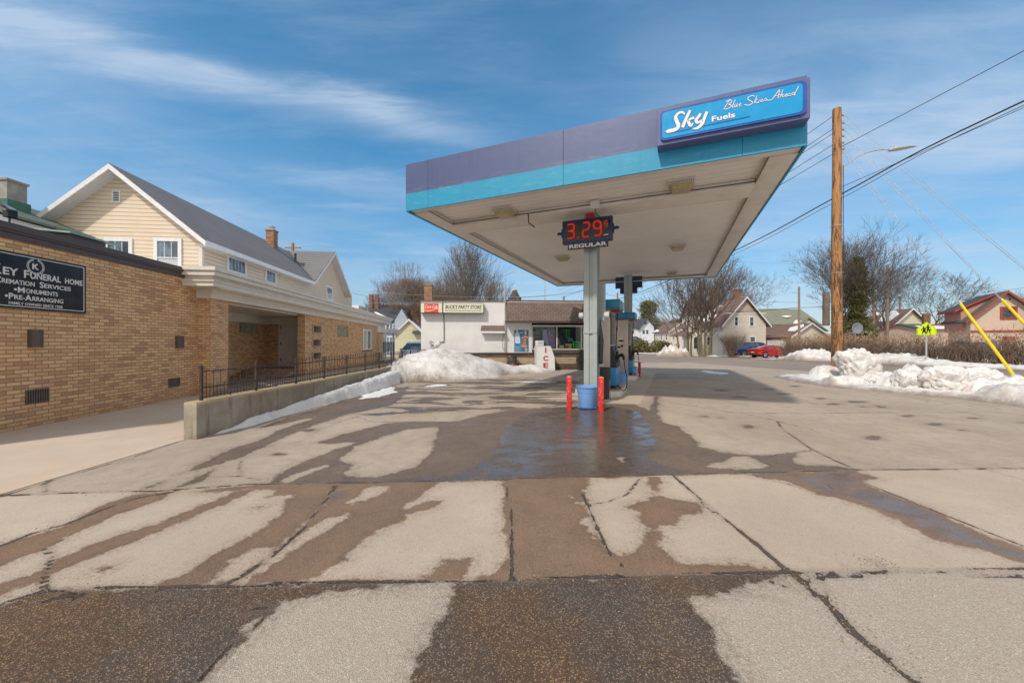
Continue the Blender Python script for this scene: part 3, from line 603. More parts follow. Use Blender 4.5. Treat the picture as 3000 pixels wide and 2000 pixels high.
# street
m_road, t, out = newmat('street_asphalt'); ob = t.n('TexCoord', 3)
c = t.mix(t.step(t.noise(t.mapv(ob, (1, .15, 1), (0, 0, R(-7))), .6, 6, .6), .35, .7), (.25, .20, .16), (.33, .27, .22))
c = t.mix(t.step(t.noise(ob, 30, 5, .7), .4, .75, 0, .4), c, (.17, .14, .12))
c = t.mix(t.step(t.noise(t.mapv(ob, (3.0, .25, 1), (0, 0, R(-7))), .8, 6, .7), .62, .72, 0, .55), c, (.11, .09, .08))
fin(t, out, bump=t.noise(ob, 90, 3), bstr=.3, bdist=.004, Base_Color=c, Roughness=.8)
def road_strip(name, o0, o1, y0, y1, dz, mat, step=4.0):
    mb = MB(); n = int((y1-y0)/step); vs = []
    for i in range(n+1):
        y = y0+(y1-y0)*i/n
        for o_ in (o0, o1): x = xroad(y)+o_; vs.append((x, y+.125*o_, gz(x, y)+dz))
    mb.add(vs, [(2*i, 2*i+1, 2*i+3, 2*i+2) for i in range(n)])
    o = mb.build(name, mat, recalc=False); tag(o, kind='structure'); return o
road_strip('road', -8.9, 4.6, -30, 230, .007, m_road)
m_yline = M('worn_yellow_paint', (.50, .36, .13), .8, var=.25, scale=5); m_wline = M('worn_white_paint', (.42, .40, .38), .8, var=.3, scale=3)
road_strip('road_marking', -.16, -.02, -30, 230, .012, m_yline)
m_shoulder = M('muddy_verge', (.17, .13, .095), .95, var=.35, scale=2.5, bump=.9, bscale=12)
road_strip('verge', 4.6, 6.4, -30, 230, .03, m_shoulder)
m_curb = M('old_kerb_concrete', (.30, .26, .22), .9, var=.2, scale=3)
mb = MB()
for i in range(60):
    y = -20+i*3.0
    if i > 0: pass
    x0, x1 = xroad(y)+4.45, xroad(y+3)+4.45
    z0, z1 = gz(0, y), gz(0, y+3)
    mb.add([(x0, y, z0), (x0+.18, y, z0), (x1+.18, y+3, z1), (x1, y+3, z1), (x0, y, z0+.11), (x0+.18, y, z0+.11), (x1+.18, y+3, z1+.11), (x1, y+3, z1+.11)],
           [(4, 5, 6, 7), (0, 4, 7, 3), (1, 2, 6, 5)])
tag(mb.build('kerb', m_curb), kind='structure')
# the wide land: old grass, mud and patches of snow
m_land, t, out = newmat('winter_ground'); ob = t.n('TexCoord', 3)
c = t.mix(t.step(t.noise(ob, .9, 6, .7), .4, .65), (.16, .12, .075), (.24, .18, .11))
c = t.mix(t.step(t.noise(ob, .12, 8, .68), .46, .52), c, (.74, .75, .78))
fin(t, out, bump=t.noise(ob, 6, 5), bstr=.6, bdist=.05, Base_Color=c, Roughness=.9)
xs = np.concatenate([np.linspace(-900, -60, 12), np.linspace(-50, 100, 60), np.linspace(120, 900, 12)]); ys = np.concatenate([np.linspace(-300, -20, 8), np.linspace(-10, 90, 45), np.linspace(110, 1500, 14)])
tag(grid_mesh('ground', xs, ys, lambda P: gzv(P)-.05-np.clip((P[:, 1]-80)*0.0, 0, 0), m_land), kind='structure')
# ------------------------------------------------------------------ brick funeral home and the cream house behind it
FRZ = R(5.826)
FO = (-7.56, 0, 0)
def stepbox(mb, x0, x1, y0, y1, z0, z1): mb.box(x0, x1, y0, y1, z0, z1)
fh = empty('brick_building', FO, FRZ, 'long low tan brick building with brown coping and a recessed porch beside the driveway', 'building')
WE = 10.42      # where the low wing meets the porch pillar
mb = MB(); mb.box(-9, 0, 4.3, WE, -.1, 3.24); mb.build('wall', m_brick, fh)
mb = MB(); mb.box(-9.05, .07, 4.24, WE-.04, 3.28, 3.39); mb.box(-9.03, .05, 4.26, WE-.04, 3.24, 3.28); mb.box(-9.02, .03, 4.27, WE-.04, 3.14, 3.235)
mb.build('coping', m_brown_metal, fh)
mb = MB(); mb.box(-.4, .32, WE, 11.2, -.1, 2.66); mb.build('pillar', m_brick, fh)
# porch recess: back wall, end wall, floor, ceiling
mb = MB()
mb.box(-2.3, -2.0, WE, 17.9, -.1, 2.75)
mb.box(-2.3, 0.05, 17.9, 18.1, -.1, 2.75)
mb.build('porch_wall', m_brick, fh)
m_porch_floor = M('porch_paving', (.30, .22, .17), .85, var=.2, scale=4)
mb = MB(); mb.box(-2.0, .5, WE+.1, 15.2, -.1, .06); mb.build('porch_floor', m_porch_floor, fh)
for i in range(3):
    mb = MB(); mb.bbox(-2.0, .04, 15.2+i*.35, 17.9, .06+.09*i-.001, .15+.09*i-.002, .01); mb.build('step', m_porch_floor, fh)
# street wall of the long wing with three vent slots cut through
W0, W1 = 16.3, 28.5
slots = [(17.03, 18.02, 1.87, 2.25), (17.0, 18.0, 1.25, 1.62), (17.0, 18.0, .66, 1.02)]
gb = (20.2, 22.0, 1.76, 2.36); wn = (24.85, 26.9, .95, 2.32)
def wall_with_holes(x0, x1, y0, y1, z0, z1, holes, name, mat, parent):
    ysx = sorted({y0, y1, *[h[0] for h in holes], *[h[1] for h in holes]}); zs = sorted({z0, z1, *[h[2] for h in holes], *[h[3] for h in holes]})
    mb = MB()
    for a, b in zip(ysx[:-1], ysx[1:]):
        run = None
        for c_, d_ in zip(zs[:-1], zs[1:]):
            hole = any(h[0] <= (a+b)/2 <= h[1] and h[2] <= (c_+d_)/2 <= h[3] for h in holes)
            if not hole: run = (run[0], d_) if run else (c_, d_)
            if hole and run: mb.box(x0, x1, a, b, *run); run = None
        if run: mb.box(x0, x1, a, b, *run)
    return mb.build(name, mat, parent)
wall_with_holes(.02, .32, W0, W1, -.1, 2.66, slots+[gb, wn], 'wall', m_brick, fh)
mb = MB(); mb.box(-9, .02, 18.1, W1, -.1, 2.66); mb.build('inner_wall', m_brick, fh)
mb = MB(); mb.box(-1.99, -.05, 16.3, 17.9, 2.60, 2.66); mb.build('porch_ceiling', m_cream_trim, fh)
mb = MB(); mb.box(-1.99, .02, WE+.8, 16.3, 2.62, 2.68); mb.box(-2.0, .0, 17.75, 17.9, 2.3, 2.62); mb.box(-2.0, -1.85, WE+.5, 17.9, 2.28, 2.62); mb.build('porch_ceiling', m_cream_trim, fh)
m_blockframe = M('pinkish_block_surround', (.42, .32, .27), .8, var=.1)
for a, b, c_, d_ in slots:
    mb = MB()
    for q in ((a, b, c_-.0, c_+.05), (a, b, d_-.05, d_), (a, a+.08, c_+.05, d_-.05), (b-.08, b, c_+.05, d_-.05)): mb.box(-.2, .36, q[0], q[1], q[2], q[3])
    mb.build('vent_block', m_blockframe, fh)
def glassblocks(parent, x, a, b, c_, d_, nx, nz, mat, axis='y'):
    mb = MB(); wy, wz = (b-a)/nx, (d_-c_)/nz
    for i in range(nx):
        for j in range(nz): mb.bbox(x-.06, x, a+i*wy+.008, a+(i+1)*wy-.008, c_+j*wz+.008, c_+(j+1)*wz-.008, .012)
    mb.box(x-.08, x-.03, a, b, c_, d_)
    return mb.build('window', mat, parent)
glassblocks(fh, .27, gb[0], gb[1], gb[2], gb[3], 6, 4, m_glassblock)
glassblocks(fh, -1.93, 15.75, 16.95, 1.84, 2.40, 5, 4, m_glassblock)
# casement window
w_ = empty('window', (0, 0, 0)); w_.parent = fh
mb = MB()
a, b, c_, d_ = wn
for q in ((a, b, c_, c_+.09), (a, b, d_-.09, d_), (a, a+.12, c_+.09, d_-.09), (b-.12, b, c_+.09, d_-.09), ((a+b)/2-.03, (a+b)/2+.09, c_+.09, d_-.09)): mb.box(.2, .35, *q)
mb.build('frame', m_white, w_)
MB().box(.22, .24, a+.1, b-.1, c_+.08, d_-.08).build('pane', m_curtain, w_); MB().box(.265, .27, (a+b)/2+.09, b-.12, c_+.09, d_-.09).build('pane', m_glassb, w_)
MB().box(.3, .40, a-.08, b+.08, c_-.07, c_).build('sill', m_brick_dark, w_)
# white layered cornice round the flat roof
mb = MB(); C0 = 9.92
for x1, z0, z1 in ((.74, 2.93, 3.05), (.78, 3.05, 3.08), (.70, 3.08, 3.20), (.82, 3.20, 3.29), (.80, 3.29, 3.325), (.86, 3.325, 3.42)):
    mb.box(-.02 if z0 > 0 else 0, x1, C0-.0-(x1-.70), 31.4+(x1-.7), z0, z1)
mb.build('cornice', m_cream_trim, fh)
mb = MB(); mb.box(-.35, .70, WE-.2, 31.3, 2.90, 2.93); mb.build('soffit', m_cream_trim, fh)
mb = MB(); mb.box(.0, .40, WE-.06, 29.6, 2.66, 2.90); mb.build('beam', m_cream_trim, fh)
mb = MB(); mb.box(-9, .5, WE+.3, 31.2, 3.38, 3.43); mb.build('roof', m_white, fh)
# low second entrance beyond
mb = MB(); mb.box(-9, -.9, 28.5, 36, -.1, 2.66); mb.build('wall', m_brick, fh)
mb = MB()
for x1, z0, z1 in ((1.0, 2.22, 2.34), (1.08, 2.34, 2.46), (1.14, 2.46, 2.56)): mb.add([(-.9, 28.6, z0), (.33, 28.6, z0), (x1, 30.8, z0), (x1, 33.5, z0), (-.9, 33.5, z0), (-.9, 28.6, z1), (.33, 28.6, z1), (x1, 30.8, z1), (x1, 33.5, z1), (-.9, 33.5, z1)],
    [(4, 3, 2, 1, 0), (5, 6, 7, 8, 9), (0, 1, 6, 5), (1, 2, 7, 6), (2, 3, 8, 7), (3, 4, 9, 8), (4, 0, 5, 9)])
mb.build('porch_canopy', m_cream_trim, fh)
MB().box(-.88, -.86, 29.6, 30.8, .3, 2.2).build('door', m_white, fh)
for py_ in (29.6, 32.6): MB().box(.6, .74, py_, py_+.14, -.1, 2.22).build('post', m_white, fh)
mb = MB()
for yy in (28.65, 30.6, 32.5): mb.box(.72, .76, yy, yy+.04, -.1, 1.5)
for zz_ in (1.46, .75): mb.box(.72, .75, 28.65, 32.5, zz_, zz_+.035)
for i in range(18): mb.box(.73, .75, 28.8+i*.2, 28.82+i*.2, .75, 1.46)
mb.build('railing', m_iron, fh)
# door in the recess: white leaf and frame facing the street
dr = empty('door', (0, 0, 0)); dr.parent = fh
mb = MB(); mb.box(-1.49, -1.37, 17.80, 17.9, .33, 2.42); mb.box(-1.49, -.2, 17.80, 17.9, 2.42, 2.54); mb.build('frame', m_door, dr)
MB().box(-1.37, -.3, 17.86, 17.9, .33, 2.42).build('leaf', m_door, dr)
mb = MB()
for x0, x1, z0, z1 in ((-1.26, -.92, 1.45, 2.25), (-.80, -.46, 1.45, 2.25), (-1.26, -.92, .5, 1.3), (-.80, -.46, .5, 1.3)):
    mb.bbox(x0, x1, 17.845, 17.865, z0, z1, .008)
mb.build('panel', m_door, dr)
for z0 in (.6, 1.35, 2.1): MB().box(-1.395, -1.365, 17.79, 17.825, z0, z0+.12).build('hinge', m_black, dr)
# vents in the brick wall
for a, b, c_, d_ in ((6.41, 6.76, .41, .645), (9.42, 9.78, .34, .555)):
    v_ = empty('wall_vent', (0, 0, 0)); v_.parent = fh
    MB().box(.001, .006, a, b, c_, d_).build('backing', m_black, v_)
    mb = MB(); n = 9
    for i in range(n+1):
        y = a+(b-a-.018)*i/n; mb.box(.006, .022, y, y+.016, c_+.004, d_-.004)
    mb.box(.006, .02, a, b, c_, c_+.012); mb.box(.006, .02, a, b, d_-.012, d_); mb.build('slat', m_galv if False else M('grey_vent_metal', (.16, .14, .13), .5, .3), v_)
# ---- things fixed to the wall but things of their own
def sconce(y0, y1, z0, z1, label):
    s_ = empty('wall_lamp', (FO[0], FO[1], 0), FRZ, label, 'wall lamp', 'brown wall lamps on the brick wing')
    mb = MB(); n = 12; yc, r = (y0+y1)/2, (y1-y0)/2; prof = []
    for i in range(n+1):
        t_ = math.pi*i/n; prof.append((math.sin(t_)*.13, yc-math.cos(t_)*r))
    vs = [(x+.002, y, z) for z in (z0, z1) for x, y in prof]+[(max(.002, x-.012), yc+(y-yc)*.9, z) for z in (z0, z1) for x, y in prof]
    k = n+1; fs = []
    for i in range(n): fs += [(i, i+1, k+i+1, k+i), (2*k+i, 3*k+i, 3*k+i+1, 2*k+i+1), (k+i, k+i+1, 3*k+i+1, 3*k+i), (i, 2*k+i, 2*k+i+1, i+1)]
    mb.add(vs, fs); mb.build('lamp_shade', m_brown_metal, s_, smooth='auto')
    MB().box(.001, .012, y0+.01, y1-.01, z0+.01, z1-.01).build('back_plate', m_brown_metal, s_)
sconce(6.44, 6.62, 1.37, 1.67, 'brown half round wall lamp on brick below the black funeral sign')
sconce(9.64, 9.83, 1.31, 1.62, 'brown half round wall lamp on brick near the porch pillar')
# sign
FX = Matrix.Translation(Vector(FO)) @ Matrix.Rotation(FRZ, 4, 'Z')
sg = empty('funeral_sign', FO, FRZ, 'black sign with white lettering and a wreath monogram on the tan brick wall', 'sign')
MB().box(.0, .035, 4.7, 7.38, 2.01, 2.93).build('panel', m_signblack, sg)
TX = Matrix(((0, -1, 0, .0355), (1, 0, 0, 0), (0, 0, 1, 0), (0, 0, 0, 1)))     # text x -> wall y, text -y -> outward
def ft(s, a, b, c_, d_, **k): text_mesh(s, m_lettering, sg, a, b, c_, d_, xf=TX, y=0, depth=.003, **k)
mb = MB()
for q in ((4.74, 7.345, 2.885, 2.897), (4.74, 7.345, 2.043, 2.055), (7.333, 7.345, 2.055, 2.885)): mb.box(.035, .038, *q)
mb.build('border', m_lettering, sg)
ft('K', 5.94, 6.06, 2.545, 2.70, bold=.02); ft('EY', 6.075, 6.28, 2.545, 2.665, bold=.02)
ft('F', 6.36, 6.435, 2.535, 2.665, bold=.02); ft('UNERAL', 6.45, 6.93, 2.535, 2.645, bold=.02); ft('HOME', 7.0, 7.31, 2.535, 2.635, bold=.02)
ft('C', 5.97, 6.05, 2.40, 2.50, bold=.015); ft('REMATION', 6.06, 6.515, 2.405, 2.48, bold=.015); ft('S', 6.59, 6.65, 2.40, 2.50, bold=.015); ft('ERVICES', 6.66, 7.10, 2.405, 2.48, bold=.015)
ft('\u2022M', 6.22, 6.37, 2.275, 2.37, bold=.02); ft('ONUMENTS', 6.385, 6.88, 2.28, 2.355, bold=.015)
ft('\u2022P', 6.10, 6.215, 2.155, 2.255, bold=.02); ft('RE-', 6.225, 6.37, 2.16, 2.235, bold=.015); ft('A', 6.375, 6.47, 2.155, 2.255, bold=.02); ft('RRANGING', 6.48, 6.97, 2.16, 2.235, bold=.015)
ft('FAMILY OWNED SINCE 1928', 6.15, 6.955, 2.072, 2.118, bold=.012)
ft('K', 6.48, 6.58, 2.70, 2.80, bold=.03)
mb = MB()
for sgn in (-1, 1):
    for i in range(15):
        t_ = R(-82+i*10.5); rad = .118; px_, pz_ = 6.53+sgn*math.cos(t_)*rad, 2.75+math.sin(t_)*rad
        for dr_ in (-1, 1):
            an = t_+R(90)+dr_*R(38); L_ = .030; ax_, az_ = sgn*math.cos(an), math.sin(an)
            nx_, nz_ = -az_, ax_
            mb.add([(.038, px_, pz_), (.038, px_+ax_*L_*.5+nx_*.007, pz_+az_*L_*.5+nz_*.007), (.038, px_+ax_*L_, pz_+az_*L_), (.038, px_+ax_*L_*.5-nx_*.007, pz_+az_*L_*.5-nz_*.007)], [(0, 1, 2, 3)])
mb.build('wreath', m_lettering, sg)
# hand rail in the porch
hr = empty('stair_rail', FO, FRZ, 'short black wrought iron handrail with scrolls beside the porch pillar', 'handrail')
mb = MB(); mb.tube([(-.35, 12.3, .06), (-.35, 12.3, .95)], .025); mb.tube([(-.35, 12.3, .92), (-.9, 12.9, 1.0)], .02); mb.tube([(-.35, 12.3, .3), (-.9, 12.9, .35)], .014)
for s_ in range(3):
    cx_, cz_ = -.5-.15*s_, .62; yy = 12.3-( cx_+.35)*.6/.55
    mb.tube([(cx_+math.cos(a_*.7)*.012*a_, yy, cz_+math.sin(a_*.7)*.02*a_) for a_ in range(1, 9)], .008, 5)
mb.tube([(-.35+math.cos(a_*.6)*.012*a_*.8, 12.3-.05, .9+math.sin(a_*.6)*.012*a_*.8) for a_ in range(1, 9)], .010, 5)
mb.build('rail', m_iron, hr)
# ---- cream two-storey house
hs = empty('cream_house', FO, FRZ, 'cream sided two storey house with grey gabled roof rising behind the brick wing', 'house')
GX0, GX1, RX, RZ_, EZ = -8.95, -3.19, -6.10, 8.19, 5.42      # walls, ridge, eave heights
slope = (RZ_-EZ)/(RX+0.0-(-2.75))*-1
zr = lambda x, off=0: RZ_-abs(x-RX)*(RZ_-EZ)/3.33+off
mb = MB(); mb.prism([(GX0, 0), (GX1, 0), (GX1, zr(GX1)-.15), (RX, RZ_-.15), (GX0, zr(GX0)-.15)], lambda a, b, t_: (a, t_, b), 15.4, 34)
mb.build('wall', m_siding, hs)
def slab(mb, p0, p1, p2, p3, th):                # quad roof plane given thickness downwards
    n = (Vector(p1)-Vector(p0)).cross(Vector(p3)-Vector(p0)).normalized()
    if n.z < 0: n = -n
    q = [tuple(Vector(p)-n*th) for p in (p0, p1, p2, p3)]
    mb.add([p0, p1, p2, p3]+q, [(0, 1, 2, 3), (7, 6, 5, 4), (0, 4, 5, 1), (1, 5, 6, 2), (2, 6, 7, 3), (3, 7, 4, 0)])
rf = empty('roof', (0, 0, 0)); rf.parent = hs
mb = MB(); slab(mb, (-2.73, 14.9, zr(-2.73)), (-2.73, 24.9, zr(-2.73)), (RX, 28.65, RZ_), (RX, 14.9, RZ_), .05); slab(mb, (RX, 14.9, RZ_), (RX, 34, RZ_), (-9.42, 34, zr(-9.42)), (-9.42, 14.9, zr(-9.42)), .05)
slab(mb, (-2.745, 24.6, EZ), (-2.745, 28.55, 8.30), (RX+.2, 28.55, 8.30), (-3.6, 24.6, 5.6), .05)
mb.v = mb.v[:-8]; mb.f = mb.f[:-6]; mb.mi = mb.mi[:-6]
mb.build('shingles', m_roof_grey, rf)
# cross gable
YP, YA, YB, PZ = 28.65, 24.95, 32.35, 8.22
zc = lambda y: PZ-abs(y-YP)*(PZ-EZ)/(YP-YA)
mb = MB()
slab(mb, (-2.70, YA, EZ), (-2.70, YP, PZ), (RX, YP, PZ), (-2.73, YA, EZ), .05)
mb.v = []; mb.f = []; mb.mi = []
mb.add([(-2.70, YA-.02, EZ+.01), (-2.70, YP, PZ), (-6.0, YP, PZ), (-2.70, YP, PZ-.06), (-2.70, YA, EZ-.05)], [(0, 1, 2), (0, 4, 3, 1)])
mb.add([(-2.70, YP, PZ), (-2.70, YB, EZ+.01), (-6.0, YB, EZ+.01), (-6.0, YP, PZ)], [(0, 1, 2, 3)])
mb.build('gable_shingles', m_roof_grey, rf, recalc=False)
mb = MB(); mb.prism([(25.35, 3.3), (32.0, 3.3), (32.0, zc(32.0)-.12), (YP, PZ-.12), (25.35, zc(25.35)-.12)], lambda a, b, t_: (t_, a, b), -5.5, GX1+.003)
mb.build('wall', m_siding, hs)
mb = MB()   # white rake boards, fascia, soffits
th = .20
for s_, xe in ((1, -2.72), (-1, -9.43)):
    mb.add([(RX, 14.88, RZ_-.03), (xe, 14.88, zr(xe)-.03), (xe, 14.88, zr(xe)-.03-th), (RX, 14.88, RZ_-.03-th), (RX, 14.92, RZ_-.03), (xe, 14.92, zr(xe)-.03), (xe, 14.92, zr(xe)-.03-th), (RX, 14.92, RZ_-.03-th)],
           [(0, 1, 2, 3), (7, 6, 5, 4), (0, 4, 5, 1), (3, 2, 6, 7), (1, 5, 6, 2)])
mb.box(-2.76, -2.715, 14.92, YA, EZ-.22, EZ-.04)
for s_, ye in ((-1, YA), (1, YB)):
    mb.add([(-2.69, YP, PZ-.03), (-2.69, ye, EZ-.03), (-2.69, ye, EZ-.21), (-2.69, YP, PZ-.21), (-2.73, YP, PZ-.03), (-2.73, ye, EZ-.03), (-2.73, ye, EZ-.21), (-2.73, YP, PZ-.21)],
           [(0, 1, 2, 3), (7, 6, 5, 4), (3, 2, 6, 7), (1, 5, 6, 2), (0, 4, 5, 1)])
mb.build('fascia', m_white, hs)
m_soff = MSIDING('white_soffit_boards', (.66, .66, .66), .10, .5)
mb = MB()
for xe in (-2.76, -9.38):
    mb.quad((RX, 14.92, RZ_-.19), (xe, 14.92, zr(xe)-.19), (xe, 15.41, zr(xe)-.19), (RX, 15.41, RZ_-.19))
mb.quad((GX1, 14.92, EZ-.2), (-2.76, 14.92, EZ-.2), (-2.76, YA, EZ-.2), (GX1, YA, EZ-.2))
for ye in (YA, YB): mb.quad((-2.73, YP, PZ-.17), (-2.73, ye, EZ-.17), (-3.2, ye, EZ-.17), (-3.2, YP, PZ-.17))
mb.build('soffit', m_soff, hs, recalc=False)
MB().box(GX1-.1, GX1+.03, 15.37, 15.5, 3, 5.20).build('corner_trim', m_siding_b if False else m_cream_trim, hs)
mb = MB(); mb.add([(-2.745, YA-.1, EZ+.03), (-2.745, YA+.25, EZ+.1), (-6.0, YP+.1, PZ+.05), (-6.0, YP-.35, RZ_-.02)], [(0, 1, 2, 3)]); mb.build('valley_flashing', M('valley_metal', (.22, .20, .20), .6), rf, recalc=False)
def window(parent, fn, a, b, z0, z1, fr=.1, bars=3, sash=True, mat=m_glassb, cur=True, frame=None, dep=.05):
    """fn(u, out, z) maps wall coordinates to the house frame"""
    w_ = empty('window', (0, 0, 0)); w_.parent = parent
    def bx(mb, u0, u1, o0, o1, z0_, z1_):
        p = [fn(u, o, z) for z in (z0_, z1_) for u, o in ((u0, o0), (u1, o0), (u1, o1), (u0, o1))]
        mb.add(p, [(3, 2, 1, 0), (4, 5, 6, 7), (0, 1, 5, 4), (1, 2, 6, 5), (2, 3, 7, 6), (3, 0, 4, 7)])
    mb = MB()
    bx(mb, a, b, 0, dep, z1-fr, z1); bx(mb, a, b, 0, dep+.012, z0, z0+fr); bx(mb, a, a+fr, 0, dep, z0+fr, z1-fr); bx(mb, b-fr, b, 0, dep, z0+fr, z1-fr)
    if sash: bx(mb, a+fr, b-fr, .0, dep-.012, (z0+z1)/2-.02, (z0+z1)/2+.02)
    for i in range(1, bars): u = a+fr+(b-a-2*fr)*i/bars; bx(mb, u-.009, u+.009, .0, .024, (z0+z1)/2+.02 if sash else z0+fr, z1-fr)
    mb.build('frame', frame or m_white, w_)
    mb = MB(); bx(mb, a+fr, b-fr, -.01, .012, z0+fr, z1-fr); mb.build('pane', mat, w_)
    if cur:
        mb = MB()
        if sash: bx(mb, a+fr+.02, b-fr-.02, .0125, .0145, z0+fr+.02, (z0+z1)/2-.04)
        else: bx(mb, (a+b)/2, b-fr-.04, .0125, .0145, z0+fr+.02, z1-fr-.02)
        mb.build('curtain', m_curtain, w_)
    return w_
fg = lambda u, o, z: (u, 15.4-o, z)
window(hs, fg, -6.68, -5.68, 3.9, 5.50, .13, 3); window(hs, fg, -4.92, -3.91, 4.0, 5.55, .13, 3)
fs_ = lambda u, o, z: (GX1+.004+o, u, z)
window(hs, fs_, 16.9, 18.3, 4.55, 5.3, .10, 5, False, cur=False); window(hs, fs_, 19.95, 21.0, 4.55, 5.3, .10, 3, False, cur=False); window(hs, fs_, 28.1, 29.3, 4.6, 5.62, .12, 3, True)
v_ = empty('gable_vent', (0, 0, 0)); v_.parent = hs
mb = MB(); mb.box(-6.41, -6.37, 15.37, 15.4, 6.88, 7.35); mb.box(-6.16, -6.12, 15.37, 15.4, 6.88, 7.35); mb.box(-6.37, -6.16, 15.37, 15.4, 6.88, 6.92); mb.box(-6.37, -6.16, 15.37, 15.4, 7.31, 7.35); mb.build('frame', m_white, v_)
mb = MB()
for i in range(6): mb.add([(-6.37, 15.395, 6.93+i*.065), (-6.16, 15.395, 6.93+i*.065), (-6.16, 15.37, 6.965+i*.065), (-6.37, 15.37, 6.965+i*.065)], [(0, 1, 2, 3)])
mb.build('louvre', m_white, v_)
MB().box(-6.37, -6.16, 15.385, 15.392, 6.92, 7.31).build('opening', m_black, v_)
mb = MB()
for i in range(6): mb.box(GX1+.006, GX1+.03, 28.5, 28.8, 7.30+i*.07, 7.33+i*.07)
mb.build('gable_vent', m_white, hs)
ch = empty('chimney', (0, 0, 0)); ch.parent = hs
MB().box(-5.85, -5.38, 25.2, 25.75, 7.4, 8.72).build('stack', m_brick_red, ch); MB().box(-5.90, -5.33, 25.15, 25.8, 8.72, 8.80).build('cap', m_conc, ch)
MB().lathe([(.12, 8.80), (.12, 8.98), (.2, 8.98), (.2, 9.02), (.12, 9.06), (.0, 9.07)], (-5.61, 25.47, 0), 12).build('flue', m_galv, ch)
MB().lathe([(.07, 7.0), (.07, 7.55), (.0, 7.55)], (-4.6, 26.5, 0), 10).build('vent_pipe', M('green_vent_pipe', (.05, .09, .06), .5), hs)
# green roofed structures at the far edge of the frame
gh = empty('green_roof_building', FO, FRZ, 'green shingled roof with a square masonry chimney at the edge behind the brown coping', 'building')
mb = MB(); mb.prism([(-13.5, 0), (-7.9, 0), (-7.5, 5.5), (-10.7, 6.8), (-13.5, 5.5)], lambda a, b, t_: (a, t_, b), 13.2, 18); mb.build('wall', m_siding_w, gh)
mb = MB(); slab(mb, (-7.0, 12.9, 5.5), (-7.0, 18, 5.5), (-10.7, 18, 7.0), (-10.7, 12.9, 7.0), .08); slab(mb, (-10.7, 12.9, 7.0), (-10.7, 18, 7.0), (-14, 18, 5.5), (-14, 12.9, 5.5), .08)
mb.build('roof', m_roof_mute, gh)
ub = empty('rooftop_unit', FO, FRZ, 'grey green sheet metal rooftop box standing behind the brown coping', 'rooftop unit')
m_greenmetal = M('pale_green_metal', (.30, .42, .38), .4, .2, var=.08)
p0 = at(95, 640, 11.2)
mb = MB(); mb.box(-5.75, -4.25, 9.6, 10.6, 3.3, 4.36); mb.build('housing', m_greenmetal, ub)
mb = MB(); mb.box(-4.24, -2.35, 9.65, 10.5, 3.3, 4.12); mb.build('side_box', m_brown_metal, ub)
mb = MB(); mb.add([(-5.85, 9.5, 4.40), (-2.25, 9.5, 4.12), (-2.25, 10.7, 4.12), (-5.85, 10.7, 4.40), (-5.85, 9.5, 4.44), (-2.25, 9.5, 4.16), (-2.25, 10.7, 4.16), (-5.85, 10.7, 4.44)], [(3, 2, 1, 0), (4, 5, 6, 7), (0, 1, 5, 4), (1, 2, 6, 5), (2, 3, 7, 6), (3, 0, 4, 7)]); mb.build('lid', m_greenmetal, ub)
cm = empty('masonry_chimney', (0, 0, 0), 0, 'square grey masonry chimney on a green base rising above the brick wing', 'chimney')
a_ = at(32, 560, 13.5)
mb = MB(); mb.box(a_.x-.26, a_.x+.26, 13.2, 13.75, 6.0, EYE+(HOR-538)*13.5/FOC); mb.build('stack', M('grey_block_chimney', (.33, .32, .29), .9, var=.2, scale=3), cm)
mb = MB(); mb.box(a_.x-.30, a_.x+.34, 13.15, 13.8, 5.95, EYE+(HOR-592)*13.5/FOC); mb.build('base', M('green_flashing', (.05, .17, .13), .5), cm)
mb = MB(); mb.box(a_.x-.30, a_.x+.30, 13.16, 13.79, EYE+(HOR-538)*13.5/FOC, EYE+(HOR-535)*13.5/FOC+.04); mb.build('cap', m_conc, cm)
# floodlight-like black fitting on the coping
fl = empty('spotlight', (0, 0, 0), 0, 'small black spotlight with silver hood above the coping', 'spotlight')
a_ = at(24, 628, 7.2)
mb = MB(); mb.bbox(a_.x-.05, a_.x+.06, 7.15, 7.3, a_.z-.06, a_.z+.12, .01); mb.tube([(a_.x, 7.22, a_.z-.2), (a_.x, 7.22, a_.z-.05)], .015); mb.build('body', m_black, fl)
mb = MB(); mb.add([(a_.x-.14, 7.1, a_.z+.17), (a_.x, 7.1, a_.z+.20), (a_.x+.15, 7.1, a_.z+.07), (a_.x-.05, 7.32, a_.z+.16), (a_.x+.06, 7.32, a_.z+.10), (a_.x+.04, 7.12, a_.z+.05)], [(0, 1, 4, 3), (1, 2, 4), (0, 3, 5), (2, 5, 4)]); mb.build('hood', m_galv, fl)
# ---- retaining wall and iron fence
rw = MB(); WX = lambda y: -4.89+.03*y
m_wall = m_wallconc
mb = MB(); N = 40; y0_, y1_ = 5.66, 21.0
prof = [(0, -.1), (0, .535), (-.02, .555), (-.17, .555), (-.19, .535), (-.19, -.1)]
vs = []
for i in range(N+1):
    y = y0_+(y1_-y0_)*i/N
    for dx, z in prof: vs.append((WX(y)+dx+random.uniform(-.003, .003), y, z+(random.uniform(-.006, .006) if z > .5 else gz(0, y))))
k = len(prof)
mb.add(vs, [(i*k+j, i*k+j+1, (i+1)*k+j+1, (i+1)*k+j) for i in range(N) for j in range(k-1)]+[tuple(range(k)), tuple(reversed(range(N*k, N*k+k)))])
o = mb.build('retaining_wall', m_wall, smooth='auto'); tag(o, 'low weathered concrete retaining wall under the iron fence', 'retaining wall')
fe = empty('iron_fence', (0, 0, 0), 0, 'black iron picket fence with spear tips standing on the concrete retaining wall', 'fence')
posts = [5.86+.0+1.205*i for i in range(13)]
def fx(y): return WX(y)-.095+.012*math.sin(y*1.7)
